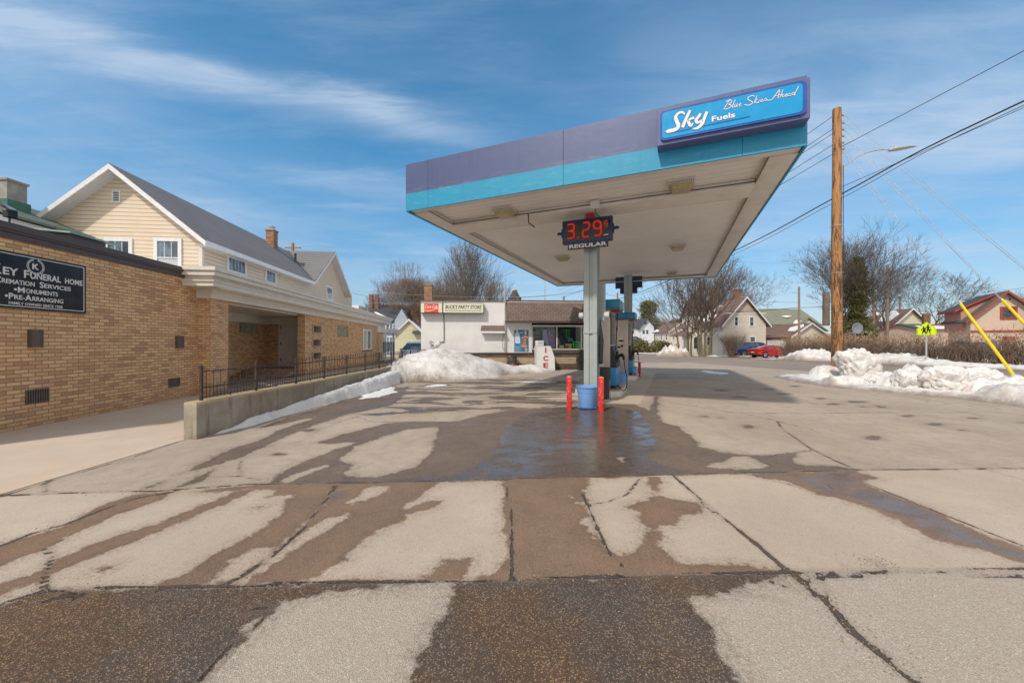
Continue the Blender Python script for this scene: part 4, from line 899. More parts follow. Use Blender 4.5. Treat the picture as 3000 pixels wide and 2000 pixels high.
for i, y in enumerate(posts):
    mb = MB(); mb.bbox(fx(y)-.019, fx(y)+.019, y-.019, y+.019, .47, 1.075+(.02 if i % 2 else 0), .004); mb.lathe([(.024, 1.075), (.024, 1.09), (.0, 1.11)], (fx(y), y, 0), 8); mb.build('post', m_iron, fe)
for i in range(len(posts)-1):
    a, b = posts[i]+.02, posts[i+1]-.02; mb = MB()
    for zz_ in (1.0, .60, .745):
        sag = -.02 if (i in (1, 2) and zz_ > .7) else 0
        pts = [(fx(a+(b-a)*t_/6), a+(b-a)*t_/6, zz_+sag*math.sin(math.pi*t_/6)) for t_ in range(7)]; mb.tube(pts, .010, 4)
    n = 8
    for j in range(n):
        y = a+(b-a)*(j+.5)/n; x = fx(y)+random.uniform(-.004, .004); tip = 1.075 if i >= 2 else 1.035
        mb.tube([(x, y, .575), (x+random.uniform(-.006, .006), y, tip-.03)], .0065, 4)
        if i >= 2: mb.lathe([(.006, tip-.04), (.014, tip-.03), (.007, tip-.02), (.015, tip), (.0, tip+.05)], (x, y, 0), 6)
        y2 = y+(b-a)/n/2
        if j < n-1:
            x2 = fx(y2); mb.tube([(x2, y2, .575), (x2, y2, .80)], .0065, 4)
            if i >= 2: mb.lathe([(.013, .80), (.0, .84)], (x2, y2, 0), 5)
    mb.tube([(fx(a)+.0, (a+b)/2, .54), (fx(a), (a+b)/2, .60)], .009, 4)
    mb.build('picket_panel', m_iron, fe)
# ------------------------------------------------------------------ fuel canopy
CA, CRZ = Vector((-2.39, 8.53, 0)), -R(22.75)
CM = Matrix.Translation(CA) @ Matrix.Rotation(CRZ, 4, 'Z')
def CP(u, v, z=0): return CM @ Vector((u, v, z))
W_, L_, ZB, ZT = 7.39, 12.4, 4.40, 5.45
cn = empty('fuel_canopy', CA, CRZ, 'large flat fuel station canopy with purple and turquoise fascia on two grey posts', 'canopy')
m_fascia, t, out = newmat('two_tone_fascia'); ob = t.n('TexCoord', 3)
s = t.t.nodes.new('ShaderNodeSeparateXYZ'); t.t.links.new(ob, s.inputs[0])
nz = t.noise(t.mapv(ob, (1.2, 1.2, 7), (0, R(8), 0)), 1.6, 9, .72, dist=.5)
zz = t.m('ADD', s.outputs[2], t.m('MULTIPLY', t.m('SUBTRACT', nz, .5), .055))
f = t.step(zz, 4.765, 4.80)
pur = t.mix(t.step(s.outputs[0], 0, 7.4), (.066, .092, .205), (.088, .118, .25)); cyan = t.mix(t.step(t.noise(t.mapv(ob, (1.5, 1.5, 5)), 2, 8, .7), .5, .75), (.009, .285, .47), (.055, .385, .57))
wz = t.m('MULTIPLY', t.step(zz, 4.78, 4.98, 1, 0), t.step(nz, .5, .62)); pur = t.mix(t.m('MULTIPLY', wz, .45), pur, (.18, .22, .38))
c = t.mix(f, cyan, pur); c = t.mix(t.m('MULTIPLY', t.step(s.outputs[2], 4.4, 4.8, 1, 0), .0), c, c)
c = t.mix(t.step(t.noise(ob, .8, 5), .35, .7, 0, .12), c, (.1, .12, .2))
c = t.mix(t.step(t.noise(t.mapv(ob, (5, 5, .45)), 1.6, 8, .7), .52, .72, 0, .30), c, t.mix(1.0, c, (.55, .58, .60), 'MULTIPLY'))
fin(t, out, bump=t.noise(ob, 4, 3), bstr=.06, bdist=.05, Base_Color=c, Roughness=.42)
mb = MB(); J = [0, .6, 3.64, 6.55, W_]
for a, b in zip(J[:-1], J[1:]): mb.bbox(a+.002, b-.002, -.012, .02, ZB, ZT, .004); mb.bbox(a+.002, b-.002, L_-.02, L_+.012, ZB, ZT, .004)
for i in range(4):
    a, b = .022+i*(L_-.044)/4, .022+(i+1)*(L_-.044)/4
    mb.bbox(-.012, .02, a+.002, b-.002, ZB, ZT, .004); mb.bbox(W_-.02, W_+.012, a+.002, b-.002, ZB, ZT, .004)
mb.build('fascia', m_fascia, cn)
m_soffit, t, out = newmat('canopy_soffit'); ob = t.n('TexCoord', 3)
s = t.t.nodes.new('ShaderNodeSeparateXYZ'); t.t.links.new(ob, s.inputs[0])
fr = t.m('FRACT', t.m('DIVIDE', s.outputs[1], .2)); gap_or_lap_shade = t.step(fr, 0, .10, 1, 0)
c = t.mix(t.step(t.noise(ob, .5, 6, .65), .35, .68), (.76, .73, .69), (.84, .81, .77))
c = t.mix(t.step(t.noise(t.mapv(ob, (1, 3, 1)), 1.5, 8, .7), .54, .72, 0, .30), c, (.50, .44, .37))
c = t.mix(t.m('MULTIPLY', gap_or_lap_shade, .55), c, (.22, .19, .16))
fin(t, out, bump=t.m('SUBTRACT', 1.0, gap_or_lap_shade), bstr=.8, bdist=.01, Base_Color=c, Roughness=.55)
mb = MB(); mb.box(.03, W_-.03, .03, L_-.03, 4.52, 4.60); mb.build('deck', m_soffit, cn)
m_gut = M('pale_gutter_paint', (.68, .64, .58), .5, var=.06, dirt=.2, scale=2)
mb = MB(); mb.bbox(.022, .42, .30, L_-.03, 4.42, 4.515, .012); mb.bbox(W_-.42, W_-.022, .30, L_-.03, 4.42, 4.515, .012); mb.build('gutter', m_gut, cn, smooth='auto')
MB().bbox(.03, W_-.03, .03, .28, 4.44, 4.515, .01).build('edge_trim', m_gut, cn, smooth='auto')
mb = MB(); mb.bbox(.43, W_-.43, L_-.45, L_-.03, 4.43, 4.515, .01); mb.build('edge_trim', m_gut, cn, smooth='auto')
mb = MB(); mb.bbox(.43, W_-.43, 1.32, 1.98, 4.38, 4.515, .015); mb.build('beam', m_gut, cn, smooth='auto')
mb = MB(); mb.box(.43, W_-.43, 1.30, 1.315, 4.44, 4.455); mb.box(.425, .437, .28, L_-.45, 4.43, 4.44); mb.box(W_-.437, W_-.425, .28, L_-.45, 4.43, 4.44); mb.box(.46, W_-.46, L_-.475, L_-.455, 4.46, 4.48)
mb.tube([(2.45, 1.30, 4.45), (2.47, 1.30, 4.22), (2.62, 1.28, 4.10)], .014, 6)
mb.build('conduit', M('brown_conduit', (.09, .055, .035), .6), cn)
mb = MB(); mb.box(0.0, W_, 0.02, L_, 5.30, 5.36); mb.build('roof', m_galv, cn)
for k_, (u, v) in enumerate([(1.96, 1.05), (5.69, 1.02), (1.94, 6.2), (5.72, 6.1), (5.55, 10.9), (1.95, 10.95)]):
    l_ = empty('light_fixture', (u, v, 4.515)); l_.parent = cn
    mb = MB(); mb.box(-.24, .24, -.24, .24, -.03, .0); mb.build('housing', m_offwhite, l_)
    mb = MB(); mb.add([(-.22, -.22, -.03), (.22, -.22, -.03), (.22, .22, -.03), (-.22, .22, -.03), (-.14, -.15, -.15), (.14, -.15, -.15), (.14, .15, -.15), (-.14, .15, -.15)], [(0, 1, 5, 4), (1, 2, 6, 5), (2, 3, 7, 6), (3, 0, 4, 7), (4, 5, 6, 7)])
    mb.build('lens', m_lens, l_)
    mb = MB()
    for i in range(14): x = -.215+i*.033; mb.box(x, x+.010, -.232, -.222, -.10+.0*i, -.03)
    for zz_ in (-.045, -.075): mb.box(-.22, .22, -.236, -.230, zz_, zz_+.008)
    mb.build('guard', m_offwhite, l_)
def post(parent, u, v, back=False):
    p = empty('post', (u, v, 0)); p.parent = parent
    mb = MB()
    mb.bbox(-.155, .155, -.155, -.135, 0, 4.38, .003); mb.bbox(-.155, .155, .135, .155, 0, 4.38, .003); mb.box(-.018, .018, -.135, .135, 0, 4.38)
    mb.bbox(-.15, -.03, -.185, -.157, 0, 4.38, .006); mb.bbox(.05, .15, -.185, -.157, 0, 4.38, .006)
    mb.box(-.16, .14, -.20, -.186, 1.66, 1.70)
    if back: mb.bbox(-.17, .17, -.04, .13, .0, 4.38, .004)
    mb.build('shaft', m_column, p)
    mb = MB(); mb.bbox(-.2, .2, -.2, .2, 0, .025, .005); mb.build('base_plate', m_galv, p)
    return p
p1 = post(cn, 3.81, 1.91); p2 = post(cn, 3.79, 10.25, True)
MB().bbox(-.235, .265, .16, .33, 1.95, 2.86, .012).build('equipment_box', m_column, p1)
MB().bbox(.165, .24, .02, .14, .95, 1.62, .02).build('cover_plate', m_black, p1)
mb = MB(); mb.prism([(.18, 1.0), (.25, 1.0), (.27, 1.5), (.20, 1.98), (.18, 1.98)], lambda a, b, t_: (a, t_, b), -.02, .02); mb.build('cover_plate', m_black, p1)
for sx in (-1, 1):
    c_ = empty('camera', (.015+sx*.25, .20, 2.10)); c_.parent = p1
    MB().lathe([(.0, -.005), (.075, -.005), (.08, .02), (.08, .09), (.06, .11)], (0, 0, 0), 16, 'x').build('housing', m_white, c_, smooth='auto', xf=Matrix.Scale(sx, 4, (1, 0, 0)))
    MB().lathe([(.06, .10), (.055, .135), (.035, .155), (0, .16)], (0, 0, 0), 16, 'x').build('lens', m_black, c_, smooth=True, xf=Matrix.Scale(sx, 4, (1, 0, 0)))
MB().lathe([(.10, 4.18), (.10, 4.36), (.06, 4.375), (0, 4.375)], (0, -.20, 0), 14).build('strobe', m_red, p1, smooth='auto')
MB().bbox(3.90, 4.10, 1.22, 1.40, 4.33, 4.50, .01).build('junction_box', m_offwhite, cn)
MB().tube([tuple(p) for p in smooth_path([(4.0, 1.3, 4.33), (4.02, 1.35, 4.25), (4.08, 1.5, 4.19), (4.1, 1.58, 4.12)], 5)], .008, 5).build('cable', m_black, cn)
# ---- sign box on the fascia
sb = empty('canopy_sign', CA, CRZ, 'bright blue box sign with white script lettering on the corner of the canopy fascia', 'sign')
S0, S1, SZ0, SZ1 = 5.30, 7.36, 4.69, 5.275
mb = MB(); mb.bbox(S0, S1, -.25, -.02, SZ0, SZ1, .006); mb.build('cabinet', M('purple_grey_cabinet', (.10, .115, .25), .4, var=.06), sb)
def rrect(x0, x1, z0, z1, r, n=6):
    pts = []
    for cx_, cz_, a0 in ((x1-r, z0+r, -90), (x1-r, z1-r, 0), (x0+r, z1-r, 90), (x0+r, z0+r, 180)):
        for i in range(n+1): a = R(a0+90*i/n); pts.append((cx_+r*math.cos(a), cz_+r*math.sin(a)))
    return pts
F0, F1, FZ0, FZ1 = S0+.045, S1-.05, SZ0+.055, SZ1-.045
m_signblue = M('dark_blue_sign_border', (.010, .085, .36), .25, var=.04, coat=.4); m_signsky = M('sky_blue_sign_face', (.0, .30, .62), .22, var=.03, coat=.4)
MB().prism(rrect(F0, F1, FZ0, FZ1, .075), lambda a, b, t_: (a, t_, b), -.285, -.25).build('face_border', m_signblue, sb)
MB().prism(rrect(F0+.03, F1-.05, FZ0+.03, FZ1-.03, .055), lambda a, b, t_: (a, t_, b), -.290, -.2855).build('face', m_signsky, sb)
def SG(x, y):
    a = (x-165)/2010.; tt = 1.195*a/(1+.195*a)
    yb = 1012-372*a; h = 405+85*a; s_ = (yb-y)/h
    return (F0+tt*(F1-F0), FZ0+s_*(FZ1-FZ0))
def trace(name, strokes, mat, y=-.2905, sc=.00095, dep=.004):
    mb = MB()
    for pts, wd_ in strokes:
        P_ = [SG(*p) for p in pts]
        if isinstance(wd_, (list, tuple)):
            Q_ = smooth_path([(*p, w0) for p, w0 in zip(P_, wd_)], 6); ribbon(mb, [(q[0], q[1]) for q in Q_], [q[2]*sc for q in Q_], y, dep)
        else: ribbon(mb, smooth_path(P_, 6) if len(P_) > 2 else P_, wd_*sc, y, dep)
    return mb.build(name, mat, sb)
SKY = [([(488, 650), (455, 622), (400, 640), (368, 690), (385, 750), (405, 800), (385, 845), (330, 868), (265, 880), (248, 872)], [20, 38, 42, 52, 58, 60, 60, 62, 62, 30]),
       ([(560, 596), (525, 670), (490, 750), (458, 832)], [46, 48, 50, 52]), ([(616, 700), (570, 712), (528, 748)], [44, 38, 30]), ([(530, 730), (552, 790), (575, 806), (600, 770)], [40, 48, 40, 20]),
       ([(700, 640), (675, 680), (640, 730), (655, 765), (700, 750), (730, 725)], [40, 48, 48, 44, 38, 30]), ([(785, 615), (755, 690), (720, 780), (660, 840), (595, 852)], [46, 48, 52, 44, 18])]
trace('logo_outline', [(p, [q+17 for q in w0]) for p, w0 in SKY], m_signblue, -.2905, .00095, .003)
trace('logo', SKY, m_lettering, -.294, .00095, .004)
x0, z0 = SG(848, 760); x1, z1 = SG(1168, 702)
text_mesh('Fuels', m_signblue, sb, x0-.006, x1+.006, z0-.005, z0+.095, y=-.2905, bold=.05, depth=.002); text_mesh('Fuels', m_lettering, sb, x0, x1, z0+.002, z0+.088, y=-.293, bold=.028, depth=.004)
trace('underline', [([(330, 897), (470, 868), (580, 846)], 14), ([(720, 816), (1000, 760), (1375, 684)], 16)], m_signblue)
SCR = [([(1085, 458), (1055, 510), (1012, 584)], 10), ([(1040, 480), (1095, 450), (1118, 478), (1078, 515)], 12), ([(1078, 515), (1112, 530), (1092, 563), (1040, 582), (1015, 572)], 12),
  ([(1168, 448), (1128, 545), (1142, 556)], 11), ([(1166, 510), (1150, 545), (1170, 550), (1200, 500), (1188, 540), (1205, 542)], 10), ([(1222, 525), (1247, 510), (1240, 500), (1222, 515), (1226, 541), (1257, 530)], 9),
  ([(1432, 405), (1402, 390), (1345, 420), (1350, 450), (1395, 475), (1402, 502), (1350, 527), (1293, 520)], 12), ([(1470, 392), (1425, 500)], 11), ([(1478, 440), (1442, 470), (1465, 495), (1482, 488)], 10), ([(1502, 450), (1488, 485), (1502, 488)], 10), ([(1508, 430), (1512, 424)], 10),
  ([(1520, 470), (1548, 455), (1542, 443), (1522, 455), (1524, 482), (1552, 475)], 9), ([(1555, 475), (1590, 430), (1602, 455), (1572, 468)], 9), ([(1602, 455), (1650, 457), (1692, 430), (1740, 360), (1785, 308), (1772, 370), (1762, 432)], 11), ([(1698, 402), (1760, 388), (1805, 372)], 8),
  ([(1832, 308), (1790, 420)], 10), ([(1800, 398), (1832, 370), (1825, 408), (1842, 408)], 10), ([(1860, 395), (1887, 380), (1880, 368), (1860, 380), (1862, 405), (1892, 398)], 9), ([(1937, 358), (1906, 370), (1900, 395), (1925, 388), (1940, 356), (1930, 390), (1948, 388)], 9), ([(1995, 345), (1965, 355), (1958, 382), (1985, 374), (2005, 340)], 9), ([(2056, 252), (1992, 378), (2012, 372)], 11)]
trace('script_outline', [(p, q+9) for p, q in SCR], m_signblue, -.2905, .00095, .002); trace('script', SCR, m_lettering, -.293, .00095, .003)
# ---- LED price sign on the near post
ps = empty('price_sign', CA, CRZ, 'dark blue price display with red digits and a REGULAR plate on the near post', 'price sign')
PV = 1.62
mb = MB(); mb.bbox(3.207, 4.33, PV-.10, PV+.04, 3.70, 4.23, .012); mb.build('cabinet', m_navy, ps, smooth='auto')
mb = MB(); mb.box(3.265, 4.27, PV-.106, PV-.1, 3.76, 4.17); mb.build('display', m_signblack, ps)
mb = MB()
for x0, x1 in ((3.30, 3.49), (3.50, 3.62), (3.63, 3.84), (3.88, 4.08), (4.10, 4.22)): mb.box(x0, x1, PV-.109, PV-.1061, 3.80, 4.14)
mb.build('digit_backing', M('dark_olive_panel', (.035, .04, .035), .5), ps)
def PG(x, y):
    a = (x-398)/1137.; tt = 1.044*a/(1+.044*a); top = 718-125*a; h = 522+23*a
    return (3.207+tt*1.123, 4.23-(y-top)/h*.53)
DIG = [[(530, 805), (600, 785), (650, 792), (672, 850), (655, 920), (600, 942), (530, 948)], [(600, 942), (660, 965), (668, 1040), (640, 1095), (520, 1112)], [(880, 768), (960, 750), (1015, 775), (1018, 850), (985, 905), (900, 925), (868, 980), (872, 1060), (920, 1082), (1005, 1058)],
       [(1275, 860), (1220, 898), (1150, 888), (1118, 840), (1122, 765), (1180, 728), (1250, 735), (1275, 790), (1282, 950), (1265, 1030), (1200, 1045), (1130, 1045)]]
mb = MB(); md = MB()
def leds(pts, wd_, pitch, r, rows):
    P_ = [PG(*p) for p in smooth_path(pts, 8)]; acc = 0
    for (a, b) in zip(P_[:-1], P_[1:]):
        L = math.hypot(b[0]-a[0], b[1]-a[1]); dx, dz = (b[0]-a[0])/L, (b[1]-a[1])/L
        while acc < L:
            for k_ in rows:
                x, z = a[0]+dx*acc-dz*k_*wd_, a[1]+dz*acc+dx*k_*wd_
                mb.add([(x-r, PV-.113, z), (x, PV-.113, z-r), (x+r, PV-.113, z), (x, PV-.113, z+r)], [(0, 1, 2, 3)])
            acc += pitch
        acc -= L
for d_ in DIG: leds(d_, .013, .0125, .0058, (-1, 0, 1)); ribbon(md, [PG(*p) for p in smooth_path(d_, 5)], .042, PV-.109, .002)
d_ = [(1428, 780), (1405, 712), (1368, 728), (1362, 785), (1395, 805), (1428, 780), (1425, 845), (1372, 866)]; leds(d_, .008, .014, .0045, (-.5, .5)); leds([(745, 1082), (780, 1078)], .012, .01, .005, (-1, 0, 1))
mb.build('led_dots', MEMIT('red_led', (1.0, .04, .02), .85), ps, recalc=False); md.build('digit_glow', MEMIT('dim_red_led', (.16, .004, .003), .8), ps)
mb = MB(); ribbon(mb, [PG(1340, 1038), PG(1445, 1025)], .016, PV-.109, .003); mb.build('maker_plate', m_white, ps)
mb = MB(); mb.bbox(3.336, 4.244, PV-.10, PV-.085, 3.555, 3.70, .003); mb.build('grade_plate', M('dark_grey_plate', (.035, .04, .045), .5), ps)
text_mesh('REGULAR', m_lettering, ps, 3.372, 4.212, 3.585, 3.672, y=PV-.1005, bold=.03, depth=.003)
for x0, sx in ((3.207, -1), (4.33, 1)):
    mb = MB(); mb.bbox(min(x0, x0+sx*.03), max(x0, x0+sx*.03), PV-.07, PV+.0, 3.86, 4.06, .005); mb.tube([(x0+sx*.02, PV-.03, 3.96), (x0+sx*.09, PV-.03, 3.97)], .035, 6); mb.tube([(x0+sx*.09, PV-.03, 3.95), (x0+sx*.11, PV-.03, 3.99)], .04, 6); mb.build('bracket', m_navy, ps)
mb = MB(); mb.box(3.70, 3.92, PV+.04, 1.70, 3.8, 4.15); mb.build('mounting_arm', m_galv, ps)
# second one seen from behind on the far post
p2s = empty('price_sign', CA, CRZ, 'navy price display seen from behind across the far canopy post', 'price sign')
mb = MB(); mb.bbox(3.22, 4.36, 10.46, 10.60, 3.86, 4.36, .01); mb.bbox(3.42, 4.16, 10.48, 10.58, 3.62, 3.86, .008); mb.build('cabinet', m_navy, p2s)
mb = MB()
for i in range(22): mb.box(3.14+i*.06, 3.175+i*.06, 10.44, 10.46, 4.12, 4.15)
mb.box(3.12, 4.45, 10.445, 10.46, 4.15, 4.165); mb.build('rail', m_galv, p2s)
mb = MB(); mb.tube([(3.5, 10.47, 3.7), (3.52, 10.4, 3.55), (4.5, 10.45, 4.1)], .01, 5); mb.tube([(4.3, 10.47, 4.0), (4.42, 10.45, 3.9), (4.30, 10.45, 3.75)], .01, 5); mb.build('cable', m_black, p2s)
# ---- fuel pumps
m_capred = M('red_cap_underside', (.25, .05, .03), .5)
def pump(v, label):
    pu = empty('fuel_pump', CP(3.65, v, .15), CRZ, label, 'fuel pump', 'fuel pumps under the canopy')
    MB().bbox(-.30, .30, -.48, .48, .02, 2.2, .012).build('body', m_steel, pu, smooth='auto')
    MB().box(-.26, .26, -.44, .44, 0, .02).build('foot', m_black, pu)
    MB().bbox(-.33, .56, -.5, .5, 2.235, 2.50, .012).build('cap', m_cap_blue, pu, smooth='auto')
    MB().box(-.31, .54, -.485, .485, 2.20, 2.236).build('cap_underside', m_capred, pu)
    for sx in (-1, 1):
        X = Matrix.Scale(sx, 4, (1, 0, 0))
        if sx < 0:
            MB().tube(smooth_path([(.32, -.1, .5), (.44, -.1, .35), (.46, -.1, .10), (.36, -.1, .02), (.30, .1, .1)], 5), .014, 6).build('hose', m_rubber, pu, smooth=True, xf=X); continue
        MB().bbox(.305, .46, -.46, .46, .10, .60, .015).build('side_panel', m_pump_blue, pu, smooth='auto', xf=X)
        mb = MB(); mb.box(.31, .43, -.42, .42, 0, .10); mb.build('side_foot', m_black, pu, xf=X)
        mb = MB(); mb.prism([(.302, .605), (.475, .605), (.46, .75), (.36, 1.16), (.302, 1.20)], lambda a, b, t_: (a, t_, b), -.45, .45); mb.build('nozzle_holder', m_black, pu, xf=X)
        mb = MB(); mb.bbox(.305, .33, -.40, .40, 1.24, 2.10, .008); mb.build('display', m_signblack, pu, xf=X)
        for yy in (-.26,):
            nz_ = empty('nozzle', (0, 0, 0)); nz_.parent = pu
            mb = MB(); mb.bbox(.43, .50, yy-.06, yy+.06, .74, 1.06, .02); mb.build('boot', m_black, nz_, xf=X)
            mb = MB(); mb.tube(smooth_path([(.49, yy-.05, .82), (.52, yy-.06, .91), (.58, yy-.07, .95), (.64, yy-.08, .91), (.65, yy-.08, .82)], 5), [.022]*5+[.04]*5+[.055]*5+[.035]*6, 8); mb.build('grip', m_rubber, nz_, smooth=True, xf=X)
            path = smooth_path([(.65, yy-.08, .84), (.67, yy-.08, .70), (.70, yy-.08, .50), (.74, yy-.10, .30), (.73, yy-.12, .08), (.67, yy-.12, -.03), (.58, yy-.08, .0), (.46, yy, .10)], 6)
            MB().tube(path, .013, 6).build('hose', m_rubber, nz_, smooth=True, xf=X)
        for yy in (-.22,):
            path = smooth_path([(.46, yy, 2.2), (.46, yy, 1.95), (.44, yy, 1.5), (.42, yy, 1.08)], 5)
            MB().tube(path, [.015+.010*(i in (3, 4, 8)) for i in range(len(path))], 6).build('riser_hose', m_rubber, pu, smooth=True, xf=X)
            MB().tube([(.46, yy, 2.2), (.46, yy, 2.08)], .019, 6).build('red_collar', m_red, pu, xf=X)
    mb = MB()
    for x0, x1, z0, z1 in ((-.02, .10, 1.42, 1.52), (-.05, .06, 1.22, 1.32), (-.05, .13, .52, .70)): mb.box(x0, x1, -.4845, -.4815, z0, z1)
    mb.build('sticker', M('pale_sticker', (.62, .60, .56), .6), pu)
    mb = MB()
    for x0, x1, z0, z1 in ((-.06, .12, 1.335, 1.40), (.02, .10, 1.11, 1.20), (-.13, .0, 1.08, 1.15), (-.16, .16, 1.205, 1.215)): mb.box(x0, x1, -.4850, -.4812, z0, z1)
    for r_ in range(4):
        for k_ in range(5): x = -.04+k_*.034; mb.box(x, x+.02, -.4855, -.4846, .535+r_*.04, .553+r_*.04)
    mb.build('marking', m_ink, pu)
    isl = empty('pump_island', CP(3.65, v, 0), CRZ, 'white kerbed concrete island under the '+('nearer' if v < 6 else 'farther')+' fuel pump', 'pump island', 'kerbed islands under the fuel pumps')
    pts = [(-.62, -.75), (-.40, -1.02), (.40, -1.02), (.62, -.75), (.62, .78), (.40, 1.0), (-.40, 1.0), (-.62, .78)]
    MB().prism(pts, lambda a, b, t_: (a, b, t_), -.05, .15).build('kerb', M('chipped_white_kerb_paint', (.66, .62, .56), .6, var=.1, dirt=.6, scale=5), isl)
    MB().prism([(a*.9, b*.93) for a, b in pts], lambda a, b, t_: (a, b, t_), .15, .153).build('top', m_conc, isl)
    return pu
pump(4.30, 'tall brushed steel fuel pump with teal cap just behind the near post')
pump(9.2, 'tall brushed steel fuel pump with teal cap standing beside the far post')
# ---- bollards, planters, bins under the canopy
m_redchip, t, out = newmat('chipped_red_paint'); ob = t.n('TexCoord', 3)
c = t.mix(t.step(t.noise(ob, 5, 5), .35, .7), (.62, .012, .012), (.74, .03, .022)); c = t.mix(t.step(t.noise(ob, 17, 4, .6), .62, .635), c, (.66, .50, .34)); c = t.mix(t.step(t.noise(t.mapv(ob, (1, 1, .3)), 8, 6, .7), .6, .72, 0, .4), c, (.25, .03, .02))
fin(t, out, bump=t.noise(ob, 22, 4), bstr=.2, bdist=.004, Base_Color=c, Roughness=.33, Coat_Weight=.25)
m_bare = M('rusty_bare_top', (.52, .40, .28), .8, var=.2, scale=20)
def bollard(x, y, h, label, lean=(0, 0)):
    b_ = empty('bollard', (x, y, gz(x, y)), 0, label, 'bollard', 'red steel bollards round the pumps')
    MB().lathe([(.057, -.02), (.057, h-.012), (.050, h)], n=20).build('pipe', m_redchip, b_, smooth='auto')
    MB().lathe([(.050, h), (.046, h+.006), (.0, h+.012)], n=20).build('top', m_bare, b_, smooth='auto')
    b_.rotation_euler = (lean[0], lean[1], 0)
bollard(1.245, 8.21, .71, 'clean red bollard standing apart just in front of the pale blue planter', (0, R(-.3)))
bollard(1.885, 8.02, .715, 'chipped red bollard with cream scratches touching the pale blue planter', (0, R(.5)))
bollard(5.36, 15.9, .62, 'small red bollard by the far fuel pump hose')
def planter(x, y, s, label, z=0):
    b_ = empty('planter', (x, y, z), 0, label, 'planter', 'pale blue plastic planters')
    mb = MB(); mb.lathe([(0, .03), (.155, .03), (.163, .05), (.19, .20), (.208, .345), (.213, .348), (.215, .36), (.228, .46), (.240, .462), (.243, .485), (.236, .49), (.222, .485), (.215, .44), (.0, .43)], n=36)
    mb.build('pot', m_bucket, b_, smooth='auto', xf=Matrix.Scale(s, 4))
    MB().lathe([(0, .0), (.17, .0), (.205, .022), (.21, .028), (.20, .030), (.16, .012), (0, .012)], n=32).build('saucer', m_bucket, b_, smooth='auto', xf=Matrix.Scale(s, 4))
    MB().lathe([(0, .40), (.21, .40), (.212, .405), (.15, .425), (0, .43)], n=20).build('soil', M('planter_soil', (.06, .045, .03), 1), b_, xf=Matrix.Scale(s, 4) @ Matrix.Translation((0, 0, .02)))
planter(1.655, 8.36, 1.0, 'pale blue planter between the two red bollards at the near post')
planter(3.60, 12.45, 1.0, 'pale blue planter between the two fuel pumps, half hidden by a hose')
planter(4.88, 15.5, .95, 'pale blue planter by the far pump and the small red bollard')
def bin_(x, y, r, h, label, mat, rz=0, square=False):
    b_ = empty('trash_can', (x, y, gz(x, y)), rz, label, 'trash can')
    n = 4 if square else 28; k_ = math.sqrt(2) if square else 1
    rot = Matrix.Rotation(R(45), 4, 'Z') if square else Matrix.Identity(4)
    MB().lathe([(0, 0), (r*.86*k_, 0), (r*.93*k_, h*.60), (r*k_, h*.62), (r*k_, h*.66), (r*.9*k_, h*.66)], n=n).build('bin', mat, b_, smooth=not square and 'auto', xf=rot)
    MB().lathe([(r*1.02*k_, h*.62), (r*1.04*k_, h*.68), (r*.98*k_, h*.985), (r*.92*k_, h), (r*.35*k_, h*1.0), (r*.3*k_, h*.98), (0, h*.98)], n=n).build('lid', mat, b_, smooth=not square and 'auto', xf=rot)
    MB().tube([(-r*.3, -r*1.03, h*.66), (0, -r*1.14, h*.68), (r*.35, -r*1.03, h*.72)], .012, 5).build('handle', m_black, b_)
bin_(2.34, 9.80, .20, .81, 'round black trash can squeezed between the near post and fuel pump', M('black_bin_plastic', (.022, .023, .026), .5, var=.2))
# ------------------------------------------------------------------ party store
SRZ = R(4.0); SO = Vector((-5.05, 21.0, -.06)); SM = Matrix.Translation(SO) @ Matrix.Rotation(SRZ, 4, 'Z')
st = empty('party_store', SO, SRZ, 'low white stucco party store with brown shingled mansard behind the canopy', 'shop')
wall_h = 3.80
mb = MB(); mb.box(0, 6.19, 0, .25, 0, wall_h); mb.box(0, .25, .25, 10, 0, wall_h); mb.box(0, 10.2, 9.8, 10, 0, wall_h); mb.box(9.95, 10.2, 1.4, 9.8, 0, wall_h)
mb.box(6.19, 9.25, 0, .2, 2.62, wall_h)
mb.build('wall', m_stucco, st)
MB().box(-.03, 4.62, -.04, .3, wall_h, wall_h+.05).build('coping', M('weathered_coping', (.20, .15, .12), .7), st)
m_cream_block = MBRICK('cream_block', (.62, .56, .49), (.58, .52, .46), (.50, .45, .40), (.40, .36, .32), .4, .2, .006)
mb = MB(); mb.box(9.3, 9.5, 0, .2, 0, 2.62); mb.add([(9.5, .0, 0), (10.3, .9, 0), (10.3, .9, 2.62), (9.5, .0, 2.62), (9.5, .2, 0), (10.2, 1.0, 0), (10.2, 1.0, 2.62), (9.5, .2, 2.62)], [(0, 1, 2, 3), (5, 4, 7, 6), (3, 2, 6, 7)]); mb.build('corner_wall', m_cream_block, st)
MB().box(9.31, 9.47, -.02, 0.0, .05, 2.05).build('side_door', M('dark_brown_door', (.06, .04, .03), .5), st)
MB().box(.2, 10.1, .2, 9.9, 3.55, 3.62).build('roof', m_roof_dark, st)
